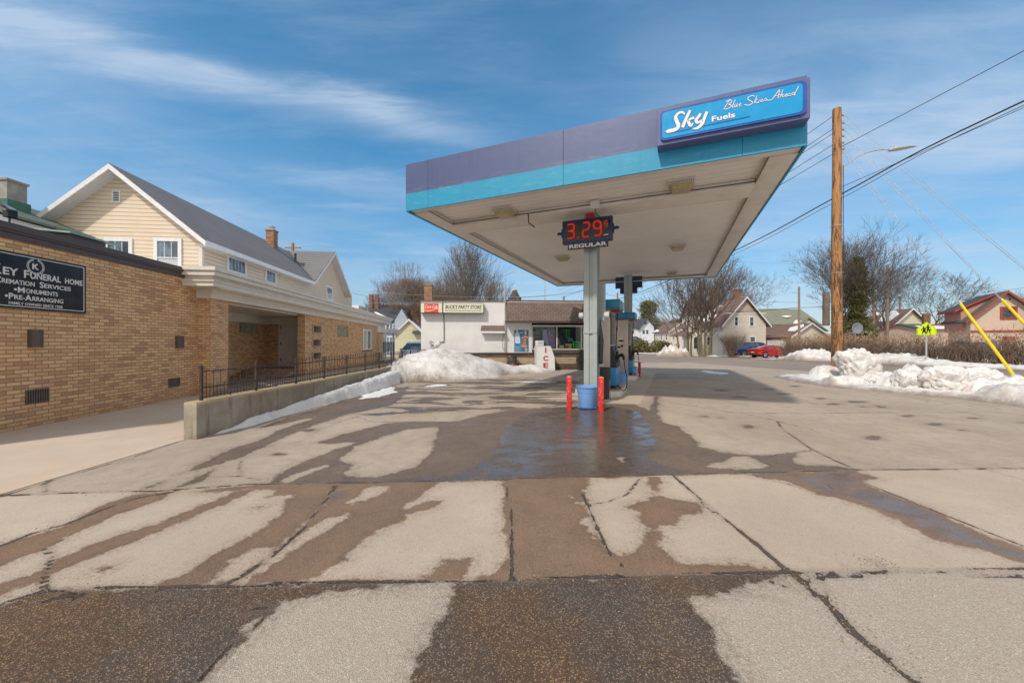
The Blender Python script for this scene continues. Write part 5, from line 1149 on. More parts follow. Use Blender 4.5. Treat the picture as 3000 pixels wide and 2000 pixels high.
# interior seen through the glass
mb = MB(); mb.box(6.1, 9.4, 3.0, 3.05, 0, 2.7); mb.box(6.1, 6.15, .3, 3.0, 0, 2.7); mb.box(9.35, 9.4, .3, 3.0, 0, 2.7); mb.box(6.1, 9.4, .3, 3.0, .0, .03); mb.box(6.1, 9.4, .21, 3.0, 2.63, 2.68)
mb.build('inner_wall', M('dim_interior', (.16, .17, .17), .8, var=.4, scale=3), st)
for k_ in range(5):
    mb = MB(); mb.box(6.3+.0*k_, 7.0, 2.0, 2.4, .9+k_*.28, .92+k_*.28)
    for i in range(7): mb.bbox(6.33+i*.09, 6.39+i*.09, 2.0, 2.1, .92+k_*.28, 1.08+k_*.28, .006)
    mb.build('shelf', [m_offwhite, m_navy, m_redpaint, m_galv, m_steel][k_], st)
MB().bbox(8.2, 8.9, 1.9, 2.5, .0, 1.9, .02).build('cooler', M('dim_cooler', (.10, .14, .15), .3), st)
# window frames and glass
wf = empty('window', (0, 0, 0)); wf.parent = st
mb = MB()
for x0, x1, z0, z1 in ((6.22, 9.22, 2.40, 2.50), (6.22, 9.22, 1.10, 1.15), (6.22, 6.26, 1.15, 2.40), (7.60, 7.66, 1.15, 2.40), (9.02, 9.08, 1.15, 2.40), (9.14, 9.22, 1.15, 2.40)): mb.box(x0, x1, .02, .12, z0, z1)
mb.build('frame', m_cream_trim, wf)
MB().box(6.26, 7.60, .06, .066, 1.15, 2.40).build('pane', m_clear, wf); MB().box(7.66, 9.02, .06, .066, 1.15, 2.40).build('pane', m_clear, wf)
# mansard with a hipped corner
ms_ = MB(); z0, z1 = 2.68, 3.92; E_, T_ = -.55, -.05
a, b, c_, d_ = (4.66, E_, z0), (8.75, E_, z0), (9.75, .75, z0), (10.6, 2.2, z0)
A_, B_, C_, D_ = (4.66, T_+.12, z1), (9.35, T_+.12, z1), (10.1, 1.1, z1), (10.3, 2.2, z1)
ms_.quad(a, b, B_, A_); ms_.quad(b, c_, C_, B_); ms_.quad(c_, d_, D_, C_)
ms_.build('mansard', m_roof_brown, st, recalc=False)
mb = MB(); mb.quad((4.66, E_, z0), (4.66, T_+.12, z1), (4.66, .3, z1), (4.66, .3, z0)); mb.quad(A_, B_, (9.35, 1, z1), (4.66, 1, z1)); mb.build('mansard_end', m_stucco, st, recalc=False)
mb = MB(); mb.box(4.64, 8.78, E_-.03, E_+.01, z0-.06, z0+.012); mb.box(4.66, 9.2, E_+.01, 0, z0-.05, z0-.02)
mb.add([(8.75, E_-.03, z0-.06), (9.76, .73, z0-.06), (9.76, .73, z0+.01), (8.75, E_-.03, z0+.01), (8.75, E_+.02, z0-.06), (9.70, .75, z0-.06), (9.70, .75, z0+.01), (8.75, E_+.02, z0+.01)], [(0, 1, 2, 3), (5, 4, 7, 6), (0, 4, 5, 1), (3, 2, 6, 7)])
mb.build('eave_board', m_brown_metal, st)
mb = MB()
for i in range(12):
    f = i/11; p = (8.75+.6*f, E_+.62*f, z0+1.24*f+.012); mb.bbox(p[0]-.09, p[0]+.09, p[1]-.07, p[1]+.09, p[2]-.02, p[2]+.035, .006)
mb.build('hip_caps', m_roof_brown, st)
mb = MB()
for x in (5.35, 5.45, 9.05): mb.tube([(x, .02, 3.9), (x+.01, -.05, 4.06), (x-.02, .1, 4.1)], .012, 4)
mb.build('ridge_snag', m_galv, st)
# block planters along the foot: dark cap, pale course, dark foot
for x0, x1, y0, y1, cap, top in ((.02, 6.28, -.42, -.0, .14, .94), (6.75, 9.25, -.50, -.0, .14, .96)):
    pp = empty('block_plinth', (0, 0, 0)); pp.parent = st
    MB().box(x0, x1, y0, y1, 0, .34).build('foot_course', m_brown_block, pp); MB().box(x0+.004, x1-.004, y0+.004, y1, .34, top-.26).build('pale_course', m_tan_block, pp)
    MB().box(x0, x1, y0, y1, top-.26, top-.05).build('dark_course', m_brown_block, pp); MB().box(x0-.04, x1+.04, y0-.05, y1+.0, top-.05, top).build('cap', m_brown_metal, pp)
MB().box(6.28, 6.75, -.2, 0, 0, 1.1).build('lower_wall', m_brown_block, st); MB().box(6.19, 9.25, 0, .2, 0, 1.1).build('lower_wall', m_brown_block, st)
# small shingled awning
aw = empty('awning', (0, 0, 0)); aw.parent = st
MB().add([(3.30, -.30, 2.16), (4.62, -.30, 2.16), (4.60, -.01, 2.46), (3.34, -.01, 2.46), (3.30, -.30, 2.12), (4.62, -.30, 2.12), (4.62, -.01, 2.12), (3.30, -.01, 2.12)], [(0, 1, 2, 3), (0, 3, 7, 4), (4, 7, 6, 5)]).build('shingles', m_roof_dark if False else m_roof_brown, aw, recalc=False)
MB().box(3.28, 4.64, -.33, -.302, 2.03, 2.14).build('fascia', m_white, aw)
mb = MB(); mb.box(3.30, 4.60, -.012, -.002, .96, 2.05); mb.build('infill', m_stucco, aw)
ch = empty('chimney', (0, 0, 0)); ch.parent = st
c0 = SM.inverted() @ at(1256, 880, 23.0)
MB().box(c0.x-.235, c0.x+.235, c0.y-.25, c0.y+.25, 3.6, 4.95).build('stack', m_brick_red, ch); MB().box(c0.x-.27, c0.x+.27, c0.y-.28, c0.y+.28, 4.95, 5.0).build('cap', m_conc, ch); MB().box(c0.x-.15, c0.x+.14, c0.y-.15, c0.y+.15, 5.0, 5.07).build('flue', m_brick_red, ch)
mb = MB(); mb.tube([(1.24, -.45, 3.9), (1.26, -.10, 3.1), (1.26, -.04, 3.0), (1.27, -.04, 1.55)], .018, 6); mb.tube([(1.27, -.04, 1.55), (1.0, -.05, 1.53)], .02, 6); mb.build('conduit', m_iron, st)
gm = empty('gas_meter', SO, SRZ, 'small grey gas meter with pipes low on the white stucco wall', 'gas meter')
mb = MB(); mb.bbox(.72, .90, -.20, -.04, 1.12, 1.38, .03); mb.bbox(.70, .96, -.22, -.03, .78, 1.10, .02); mb.build('housing', m_galv, gm, smooth='auto')
mb = MB(); mb.lathe([(.0, 0), (.10, 0), (.11, .03), (.06, .07), (0, .08)], (.56, -.12, 1.52), 12, 'y'); mb.tube([(.56, -.1, 1.55), (.56, -.1, .6)], .022, 6); mb.tube([(.56, -.1, 1.42), (.80, -.1, 1.42), (1.0, -.08, 1.53)], .022, 6); mb.build('pipe', m_galv, gm, smooth='auto')
# light box signs over the stucco wall
def litbox(name, x0, x1, z0, z1, label):
    s_ = empty(name, SO, SRZ, label, 'sign'); MB().box(x0, x1, -.34, -.02, z0, z1).build('cabinet', m_ink if False else M('dark_sign_frame', (.09, .075, .065), .5), s_)
    return s_
s1_ = litbox('drink_sign', .02, 1.22, 3.12, 3.68, 'small cream sign with red square and white script drink logo beside the store name')
MB().box(.045, 1.20, -.348, -.3405, 3.145, 3.655).build('face', m_signcream, s1_); MB().box(.225, 1.0, -.354, -.3485, 3.145, 3.64).build('red_panel', m_cokered, s1_)
text_mesh('Coca-Cola', m_white, s1_, .26, .94, 3.38, 3.57, y=-.3545, shear=.45, bold=.012, depth=.002); text_mesh('Enjoy', m_white, s1_, .45, .6, 3.59, 3.62, y=-.3545, shear=.2, depth=.002)
mb = MB(); q = smooth_path([(.23, 3.275, .05), (.45, 3.245, .045), (.62, 3.265, .035), (.80, 3.33, .03), (.995, 3.37, .05)], 5); ribbon(mb, [(a[0], a[1]) for a in q], [a[2] for a in q], -.3545, .002); mb.build('wave', M('pale_pink_white', (.74, .62, .55), .5), s1_)
s2_ = litbox('store_name_sign', 1.235, 3.46, 3.12, 3.68, 'long cream sign with bold black italic lettering on the white stucco wall')
MB().box(1.265, 3.44, -.348, -.3405, 3.15, 3.655).build('face', m_signcream, s2_)
text_mesh("BUCK'S PARTY STORE", m_ink, s2_, 1.37, 3.35, 3.355, 3.575, y=-.3485, shear=.22, bold=.022, depth=.002)
mb = MB()
text_mesh('BEER-WINE-PACKAGED LIQUOR-GROCERIES-LOTTERY TICKETS', m_ink, s2_, 1.37, 3.34, 3.22, 3.285, y=-.3485, shear=.25, bold=.02, depth=.002)
# poster with two bottles
po = empty('bottle_poster', SO, SRZ, 'blue poster of a clear and an orange bottle on the white wall', 'poster')
PX0, PX1, PZ0, PZ1 = 5.19, 6.00, 1.0, 2.22
MB().box(PX0, PX1, -.02, -.004, PZ0, PZ1).build('sheet', M('blue_poster_ink', (.03, .20, .36), .4, var=.25, scale=2), po)
def pz(x, y): return (PX0+(x-378)/360*(PX1-PX0), PZ1-(y-285)/530*(PZ1-PZ0))
def flat(name, pts, mat, y): MB().prism([pz(*p) for p in pts], lambda a, b, t_: (a, t_, b), y-.002, y).build(name, mat, po)
m_bglass = M('pale_bottle_print', (.62, .66, .74), .4, var=.12, scale=8); m_borange = M('orange_bottle_print', (.75, .25, .04), .4, var=.2, scale=6)
flat('pale_bottle', [(425, 285), (465, 285), (468, 345), (510, 385), (528, 600), (510, 618), (412, 612), (398, 590), (392, 385), (428, 350)], m_bglass, -.021)
flat('orange_bottle', [(640, 305), (685, 305), (685, 420), (722, 470), (700, 700), (680, 722), (585, 712), (565, 690), (580, 460), (632, 400)], m_borange, -.021); flat('bottle_neck', [(640, 300), (686, 300), (684, 400), (638, 395)], m_bglass, -.0235)
flat('orange_bottle_label', [(588, 480), (718, 480), (706, 650), (574, 645)], M('brown_label_print', (.10, .07, .08), .5), -.0235)
for i, (a, b) in enumerate(((510, 545), (560, 592), (604, 640))): flat('label_band', [(612-i*4, a), (688-i*3, a+6), (684-i*3, b-14), (608-i*4, b-18)], m_bglass, -.026)
for i in range(5): flat('small_print', [(400, 690+i*25), (560-(i % 3)*30, 690+i*25), (560-(i % 3)*30, 697+i*25), (400, 697+i*25)], m_bglass, -.0235)
for x in (650, 690): flat('stripe', [(x, 728), (x+14, 728), (x+14, 812), (x, 812)], m_white, -.0235)
x0, z0 = pz(500, 362); x1, z1 = pz(605, 335); text_mesh('DRY DRY', m_white, po, x0, x1, z0, z1, y=-.0205, depth=.001, bold=.02) if False else None
flat('headline', [(500, 336), (605, 336), (605, 345), (500, 345)], m_bglass, -.0235); flat('headline', [(508, 350), (600, 350), (600, 361), (508, 361)], m_bglass, -.0235)
# window posters and goods, each hung or standing in the window
def wz(x, y): return (6.27+(x-845)/(2010-845)*2.72, 2.40-(y-185)/(770-185)*1.25)
pp = empty('purple_poster', SO, SRZ, 'large purple poster with pale lettering hanging inside the shop window', 'poster')
MB().prism([wz(*p) for p in ((1075, 260), (1388, 250), (1388, 745), (1250, 690), (1120, 560), (1075, 520))], lambda a, b, t_: (a, t_, b), .085, .09).build('sheet', M('purple_print', (.30, .10, .42), .5, var=.1), pp)
MB().prism([wz(*p) for p in ((1100, 262), (1170, 262), (1185, 380), (1230, 690), (1195, 680), (1080, 525), (1078, 400))], lambda a, b, t_: (a, t_, b), .082, .0845).build('figure', M('mauve_print', (.45, .40, .62), .5), pp)
m_gold = M('dull_gold_print', (.55, .36, .22), .5)
x0, z1 = wz(1200, 320); x1, z0 = wz(1325, 380); text_mesh('1', m_lettering, pp, x0+.10, x0+.135, z0, z1, y=.0815, depth=.001, bold=.02)
for ya, yb, xa, xb in ((392, 415, 1205, 1320), (425, 448, 1205, 1325), (470, 478, 1200, 1345), (492, 500, 1200, 1320), (515, 522, 1200, 1330), (540, 547, 1200, 1310)):
    MB().prism([wz(xa, ya), wz(xb, ya), wz(xb, yb), wz(xa, yb)], lambda a, b, t_: (a, t_, b), .0815, .0838).build('print_line', m_gold, pp)
cl_ = empty('claw_mark_decal', SO, SRZ, 'bright green decal of three ragged claw marks on the shop window glass', 'decal')
m_green = M('bright_green_vinyl', (.10, .62, .16), .4); mb = MB()
for pts in (((1575, 255), (1632, 262), (1610, 300), (1618, 400), (1625, 490), (1608, 400), (1600, 300)), ((1640, 255), (1695, 262), (1672, 310), (1682, 420), (1665, 505), (1655, 420), (1660, 300)), ((1705, 255), (1750, 258), (1735, 300), (1742, 380), (1728, 470), (1722, 380), (1725, 300))):
    mb.prism([wz(*p) for p in pts], lambda a, b, t_: (a, t_, b), .068, .071)
mb.build('claw', m_green, cl_)
def boxgood(name, x0, x1, y0, y1, mat, label, cat, deco=None, d=.25):
    g = empty(name, SO, SRZ, label, cat); (a, z1), (b, z0) = wz(x0, y0), wz(x1, y1)
    MB().bbox(a, b, .16, .16+d, z0, z1, .004).build('box', mat, g)
    if deco:
        for (u0, v0, u1, v1, m_) in deco: MB().box(a+(b-a)*u0, a+(b-a)*u1, .155, .159, z0+(z1-z0)*v0, z0+(z1-z0)*v1).build('print', m_, g)
boxgood('red_carton', 1632, 1822, 635, 782, M('red_carton_print', (.60, .04, .03), .5), 'red carton with green and yellow print standing in the shop window', 'carton', [(.1, .1, .4, .6, M('teal_print', (.03, .30, .22), .5)), (.55, .15, .85, .6, M('yellow_print', (.75, .55, .12), .5)), (.1, .72, .9, .92, m_signcream)])
boxgood('small_carton', 1495, 1612, 682, 772, m_signcream, 'small cream carton with yellow print standing in the shop window', 'carton', [(.2, .1, .8, .45, m_gold)])
boxgood('teal_carton', 1720, 1840, 485, 575, M('teal_carton', (.08, .26, .27), .5), 'teal carton stacked high inside the shop window', 'carton', d=.2)
ns = empty('green_neon_sign', SO, SRZ, 'green rectangular frame sign glowing low in the shop window corner', 'sign')
mb = MB(); x0, z1 = wz(1842, 590); x1, z0 = wz(2005, 715)
for q in (((x0, z0), (x1, z0)), ((x1, z0), (x1, z1)), ((x1, z1), (x0, z1)), ((x0, z1), (x0, z0)), ((x0, (z0+z1)/2), (x1, (z0+z1)/2))): mb.tube([(q[0][0], .12, q[0][1]), (q[1][0], .12, q[1][1])], .010, 5)
mb.build('tube', MEMIT('green_neon', (.03, .55, .12), .8), ns)
jug = empty('jug', SO, SRZ, 'white jug with round top beside the cartons in the shop window', 'jug'); (jx, jz) = wz(1512, 682)
MB().lathe([(0, 0), (.09, 0), (.09, .16), (.05, .22), (.045, .28), (.075, .33), (.05, .38), (0, .39)], (jx, .45, jz+.0), 14).build('body', m_offwhite, jug, smooth=True)
# ice merchandiser
ic = empty('ice_merchandiser', (1.27, 19.92, -.05), R(2), 'white ice merchandiser with slanted front and red ICE lettering outside the window', 'ice freezer')
MB().prism([(0, .05), (1.0, .05), (1.0, .14), (.975, .72), (.77, 1.31), (0, 1.31)], lambda a, b, t_: (a, t_, b), 0, .95).build('cabinet', m_ice_white, ic)
MB().box(-.0, 1.0, .04, .90, -.02, .05).build('base', m_black, ic)
mb = MB(); mb.box(.02, .03, -.004, .0, .1, 1.28); mb.box(.05, .96, -.004, .0, .12, .13); mb.build('seam', m_galv, ic)
un = MB(); un.bbox(.0, .42, .1, .6, 1.33, 1.60, .012); un.build('compressor', m_ice_white, ic)
mb = MB()
for i in range(10): mb.box(.10+i*.03, .115+i*.03, .092, .0995, 1.38, 1.56)
mb.build('grille', m_galv, ic)
m_icered = M('crimson_lettering', (.42, .012, .03), .45)
for ch_, z0 in (('I', .95), ('C', .52), ('E', .15)): text_mesh(ch_, m_icered, ic, .475 if ch_ == 'I' else .38, .545 if ch_ == 'I' else .64, z0, z0+.28, y=-.001, bold=.04, depth=.003)
# drum, bins, poles
dm = empty('steel_drum', (SM @ Vector((5.0, -.80, 0))), 0, 'rusty dark steel drum half sunk in snow below the bottle poster', 'drum')
m_rustdrum, t, out = newmat('rusty_drum_paint'); ob = t.n('TexCoord', 3)
c = t.mix(t.step(t.noise(t.mapv(ob, (1, 1, .6)), 4, 5, .6), .52, .60), (.045, .05, .045), (.30, .11, .035)); fin(t, out, Base_Color=c, Roughness=.6)
MB().lathe([(0, .0), (.27, 0), (.28, .02), (.27, .04), (.27, .26), (.285, .28), (.27, .30), (.27, .52), (.285, .54), (.27, .56), (.27, .78), (.285, .80), (.26, .80), (.26, .74), (0, .74)], n=28).build('shell', m_rustdrum, dm, smooth='auto')
bx_ = SM @ Vector((8.86, -.85, 0)); bin_(bx_.x, bx_.y, .26, .70, 'square dark grey trash bin with lid below the shop window corner', M('grey_bin_plastic', (.055, .052, .052), .6, var=.15), SRZ, True)
vp = empty('conduit_mast', SM @ Vector((4.66, -.12, 0)), 0, 'tall galvanised service mast rising at the join of stucco wall and mansard', 'pole')
MB().tube([(0, 0, 0), (0, 0, 5.05)], .035, 8).build('pipe', m_galv, vp, smooth='auto'); MB().lathe([(.05, 5.05), (.05, 5.1), (0, 5.12)], n=8).build('cap', m_galv, vp)
MB().tube(smooth_path([(-.04, -.02, 2.5), (-.05, -.03, 2.1), (-.16, -.03, 1.5), (-.10, -.03, 1.15), (.0, -.03, 1.05)], 5), .010, 5).build('cable', m_black, vp)
v2_ = empty('vent_mast', SM @ Vector((7.25, 2.0, 3.6)), 0, 'thin grey mast rising behind the shingled mansard', 'pole'); MB().tube([(0, 0, 0), (0, 0, 1.85)], .03, 6).build('pipe', m_galv, v2_); MB().tube([(-.12, 0, 1.8), (.12, 0, 1.8)], .02, 5).build('cap', m_galv, v2_)
# ------------------------------------------------------------------ snow
def fbm(x, y, s, o=5, z=0.0): return mnoise.fractal(Vector((x*s, y*s, z)), 1.0, 2.0, o)
def lerp_tab(tab, v):
    return float(np.interp(v, [t_[0] for t_ in tab], [t_[1] for t_ in tab]))
def snow(name, label, poly, hf, step=.08, edge=.35, mat=None, rough=.22, seed=0.0, base=None, cat='snow pile', group=None, base_off=-.04, en=.16):
    poly = np.array(poly); lo, hi = poly.min(0)-step, poly.max(0)+step
    xs = np.arange(lo[0], hi[0]+step, step); ys = np.arange(lo[1], hi[1]+step, step)
    X, Y = np.meshgrid(xs, ys); P = np.stack([X.ravel(), Y.ravel()], 1)
    sd = sdf_poly(P, poly, 2.0)
    n1_ = np.array([fbm(x, y, 1.6, 5, seed) for x, y in P])
    sd2 = sd+n1_*en
    Z = np.zeros(len(P))
    for i, (x, y) in enumerate(P):
        g = (base(x, y) if base else gz(x, y))
        if sd2[i] <= -.12: Z[i] = g-.06; continue
        s_ = min(1, max(0, sd2[i])/edge); prof_ = (1-(1-s_)**2.2)
        h = hf(x, y)
        lump = mnoise.fractal(Vector((x*2.3, y*2.3, seed+3)), .9, 2.1, 6)
        bil = abs(mnoise.noise(Vector((x*2.6, y*2.6, seed+8))))
        Z[i] = g+base_off+h*prof_*(1+rough*1.3*lump)+rough*.22*bil*prof_+.02*mnoise.noise(Vector((x*14, y*14, seed)))*prof_+.045*s_
    nx, ny = len(xs), len(ys); I = np.arange(nx*ny).reshape(ny, nx)
    F = np.stack([I[:-1, :-1], I[:-1, 1:], I[1:, 1:], I[1:, :-1]], -1).reshape(-1, 4)
    F = F[(sd2 > -.05)[F].any(1)]
    me = bpy.data.meshes.new(name); me.from_pydata(np.column_stack([P, Z]).tolist(), [], F.tolist()); me.materials.append(mat or m_snow)
    a = me.attributes.new('edge', 'FLOAT', 'POINT'); a.data.foreach_set('value', np.clip(sd2, 0, 9).astype(np.float32))
    me.polygons.foreach_set('use_smooth', [True]*len(me.polygons))
    bm = bmesh.new(); bm.from_mesh(me); bmesh.ops.delete(bm, geom=[v for v in bm.verts if not v.link_faces], context='VERTS'); bm.to_mesh(me); bm.free()
    o = bpy.data.objects.new(name, me); COL.objects.link(o); return tag(o, label, cat, group)
RIDGE = [(-5.6, .2), (-5.1, .45), (-4.6, .84), (-3.96, 1.0), (-3.4, 1.13), (-3.0, 1.15), (-2.3, 1.0), (-1.43, .70), (-.74, .55), (-.24, .36), (.2, .30), (1.0, .36), (1.5, .18), (2.3, .06)]
def h_left(x, y):
    c_ = float(np.interp(x, [-5, -3, -1.5, 0, 1], [16.7, 16.6, 17.0, 18.3, 19.0])); wf_ = float(np.interp(x, [-4.6, -3.8, -3, -1, 0, 2], [4.3, 3.3, 2.6, 1.9, .9, .5]))
    dd = (y-c_)/(wf_ if y < c_ else wf_*1.15); return lerp_tab(RIDGE, x)*max(0, 1-abs(dd)**1.7)+.05
snow('snow_pile', 'large dirty snow pile at the end of the iron fence by the white store', [(-5.7, 15.2), (-4.62, 12.0), (-4.15, 12.7), (-3.7, 13.9), (-2.2, 14.4), (-1.0, 14.9), (-.4, 15.6), (-.1, 17.1), (.6, 17.9), (1.6, 18.2), (2.5, 18.9), (2.3, 19.5), (1.0, 19.8), (-.2, 20.2), (-2, 20.2), (-4.4, 19.6), (-5.6, 18.6)], h_left, .07, .7, seed=1.0, rough=.07)
TW = [(5.9, .04), (6.5, .15), (7.3, .14), (8.0, .20), (8.83, .30), (9.6, .34), (11.2, .44), (12.5, .48), (13.6, .5), (14.6, .4), (15.4, .3)]
pl_ = [(WX(y)-.04, y) for y in (15.4, 14.6, 13.6, 12.5, 11.2, 9.6, 8.83, 8.0, 7.3, 6.5, 5.93)]+[(WX(y)+.03+w0, y) for y, w0 in TW]
snow('snow_bank', 'narrow clean snow ridge lying along the foot of the concrete retaining wall', pl_, lambda x, y: lerp_tab([(5.9, .08), (7, .15), (9, .23), (11, .31), (13, .40), (13.8, .42), (15.4, .28)], y), .035, .17, seed=4.0, rough=.05, mat=m_snow_clean, cat='snow ridge', en=.05)
for k_, (q_, lb_) in enumerate([([(-4.25, 10.2), (-3.9, 9.6), (-3.4, 10.0), (-3.2, 11.2), (-3.7, 12.4), (-4.1, 12.6)], 'thin slushy snow film beside the end of the snow ridge'), ([(-3.3, 12.2), (-2.6, 12.1), (-2.0, 12.9), (-2.6, 13.3)], 'small slushy snow patch on the wet lot before the snow pile'), ([(.1, 13.6), (1.4, 13.5), (2.0, 13.9), (1.2, 14.15), (.2, 14.0)], 'thin bright strip of slush before the ice merchandiser'), ([(9.6, 17.0), (10.6, 18.2), (10.4, 20.5), (9.8, 20.0), (9.3, 18.2)], 'low slush patch in the gutter beyond the snow bank')]):
    snow('slush_patch', lb_, q_, lambda x, y: .015, .05, .3, seed=30.0+k_, rough=.05, mat=m_snow_clean, cat='slush', base_off=-.035)
BUMPS = [(11.75, 14.2, .50, .50), (12.1, 11.9, .55, .38), (12.7, 11.5, .75, .52), (13.2, 10.6, .8, .38), (14.1, 11.6, .9, .60), (13.8, 9.3, 1.1, .40), (12.4, 9.2, .7, .30), (11.1, 12.6, .6, .18), (12.2, 13.0, .8, .32), (12.9, 13.7, .6, .3), (14.2, 8.0, 1.2, .45), (12.9, 7.2, 1.0, .45)]
def h_right(x, y):
    h = .13
    for bx0, by0, r_, hh_ in BUMPS:
        q = math.hypot(x-bx0, y-by0)/r_
        if q < 1: h = max(h, .20)+hh_*(1-q**2.4)**.9*.85
    return h
BANK = [(11.2, 16.4), (10.75, 15.2), (10.35, 13.6), (10.2, 12.2), (10.75, 10.9), (11.3, 9.74), (11.45, 8.55), (11.6, 7), (11.7, 4), (15.6, 4), (15.4, 8), (15.1, 11), (14.5, 13.2), (13.6, 14.6), (12.9, 15.4), (12.0, 16.2)]
snow('snow_bank', 'lumpy snow bank around the utility pole foot beside the street', BANK, lambda x, y: h_right(x, y)*.88, .06, .45, seed=7.0, rough=.24, mat=MSNOW('bank_snow', .50, (.84, .82, .80)), cat='snow bank')
def chunk(loc, sc_, rz, label, seed, mat=None, lumps=.35):
    bm = bmesh.new(); bmesh.ops.create_icosphere(bm, subdivisions=5, radius=1)
    for v in bm.verts:
        p = v.co.copy(); k_ = max(abs(p.x), abs(p.y), abs(p.z)); q = p.lerp(p/k_, .42)
        n_ = mnoise.fractal(p*1.3+Vector((seed, 0, 0)), .8, 2.1, 6)*lumps+mnoise.fractal(p*6+Vector((seed, 5, 0)), .8, 2, 3)*.03
        v.co = q*(1+n_)
    me = bpy.data.meshes.new('snow_block'); bm.to_mesh(me); bm.free()
    M4 = Matrix.Diagonal((*sc_, 1)); me.transform(M4); me.polygons.foreach_set('use_smooth', [True]*len(me.polygons)); me.materials.append(mat or m_blocksnow)
    a = me.attributes.new('edge', 'FLOAT', 'POINT'); a.data.foreach_set('value', [2.0]*len(me.vertices))
    o = bpy.data.objects.new('snow_block', me); COL.objects.link(o); o.location = loc; o.rotation_euler = (0, 0, rz); return tag(o, label, 'snow block', 'blocks of snow on the bank')
m_blocksnow = MSNOW('block_snow', .42, (.82, .80, .78))
chunk((12.02, 13.15, .70), (.56, .42, .50), .2, 'tall upright block of snow leaning in front of the utility pole', 3.1)
chunk((12.62, 13.3, .50), (.26, .28, .40), .8, 'thin ragged snow slab on the street side of the tall block', 9.4, lumps=.5)
chunk((12.25, 10.75, .38), (.46, .42, .36), .5, 'rounded boulder of snow near the middle of the street bank', 5.7)
chunk((11.85, 11.35, .30), (.34, .3, .34), 1.1, 'pointed lump of snow beside the rounded snow boulder', 14.2)
chunk((11.7, 12.2, .22), (.22, .2, .15), .1, 'small flat lump of snow between the tall block and pointed lump', 22.0)
# banks across the street
def h_far(x, y): return lerp_tab([(12, .2), (20, .22), (24, .28), (25, .5), (26.5, .72), (28, .6), (30, .42), (31.5, .55), (32.9, .95), (34.5, .8), (36.6, .2)], y)
snow('snow_bank', 'long snow bank across the street below the hedge and school sign', [(xroad(y)+5.5+.4*math.sin(y*1.3), y) for y in range(10, 37)]+[(xroad(y)+8.4, y) for y in range(36, 9, -2)], h_far, .16, 1.0, seed=11.0, rough=.3, cat='snow bank')
snow('snow_pile', 'dirty snow mound at the far kerb before the many stemmed tree', [(18.2, 48.3), (19.3, 46.8), (21.8, 46.2), (22.7, 47.2), (22.3, 49), (20.3, 49.8), (18.6, 49.4)], lambda x, y: 1.15*max(.1, 1-((x-20.5)/2.3)**2), .14, .8, seed=15.0, rough=.4, mat=MSNOW('dark_snow', .8))
snow('snow_strip', 'thin strip of snow along the far kerb in front of the houses', [(xroad(y)+5.0, y) for y in range(44, 110, 4)]+[(xroad(y)+6.6, y) for y in range(108, 42, -4)], lambda x, y: .22, .35, .5, seed=17.0, cat='snow strip')
snow('snow_strip', 'flat snow patch on the ground in front of the blue pickup', [(24.8, 47.6), (29.5, 45.8), (30.4, 47.0), (27.5, 49.5), (25.2, 49.3)], lambda x, y: .12, .2, .5, seed=19.0, cat='snow strip')
# ------------------------------------------------------------------ utility pole, lamp, guys and wires
m_pole, t, out = newmat('weathered_orange_pole'); ob = t.n('TexCoord', 3)
g1 = t.noise(t.mapv(ob, (3.6, 3.6, .42)), 1.5, 8, .70, dist=1.8); g2 = t.noise(t.mapv(ob, (22, 22, 1.2)), 2.0, 4, .6)
c = t.mix(t.step(g1, .43, .54), (.085, .032, .012), (.42, .20, .075)); c = t.mix(t.step(g2, .45, .7, 0, .55), c, (.50, .30, .14)); c = t.mix(t.step(t.noise(t.mapv(ob, (3, 3, .8)), 1.5, 7, .75, dist=.8), .54, .62, 0, .85), c, (.06, .028, .014))
fin(t, out, bump=t.m('ADD', g1, g2), bstr=.6, bdist=.012, Base_Color=c, Roughness=.75)
POLE = Vector((12.45, 14.5, 0))
up = empty('utility_pole', POLE, 0, 'tall orange brown wooden utility pole standing in the near street snow bank', 'utility pole')
path = [(0, 0, z) for z in np.linspace(-.1, 10.4, 24)]
MB().tube([(p[0]+.012*math.sin(p[2]*.9), p[1], p[2]) for p in path], [float(np.interp(p[2], [0, 10.4], [.185, .138])) for p in path], 20).build('shaft', m_pole, up, smooth='auto')
mb = MB()
for i, z in enumerate((10.15, 9.85, 9.6, 9.35, 9.1, 8.85)): mb.tube([(.14, -.02, z), (.22, -.02, z)], .018, 6); mb.lathe([(.0, -.03), (.04, -.03), (.05, 0), (.04, .03), (0, .03)], (.25, -.02, z), 8, 'y'); mb.tube([(-.15, 0, z-.05), (-.19, 0, z-.05)], .014, 5)
mb.build('insulator', m_galv, up)
mb = MB()
for z in (5.9, 4.1, 2.25): mb.lathe([(.20, z), (.20, z+.012)], n=16)
mb.build('band', m_galv, up)
MB().tube([(-.31, .12, 2.1), (-.31, .12, 3.38)], [.115, .11], 14).build('pole_stub', M('grey_stub_wood', (.17, .125, .10), .85, var=.3, scale=4), up, smooth='auto')
MB().tube([(.16, -.10, .6), (.165, -.10, 8.2)], .012, 5).build('ground_wire', m_wire, up)
sl = empty('street_light', POLE, 0, 'cobra head street light on a curved arm fixed to the wooden utility pole', 'street light')
arm = smooth_path([(.16, 0, 8.1), (.5, .04, 8.35), (1.1, .1, 8.72), (1.8, .2, 8.93), (2.35, .28, 8.97)], 5)
MB().tube(arm, .028, 8).build('arm', m_galv, sl, smooth='auto'); MB().bbox(.13, .19, -.05, .05, 7.75, 8.25, .01).build('bracket', m_galv, sl)
mb = MB(); hd = []
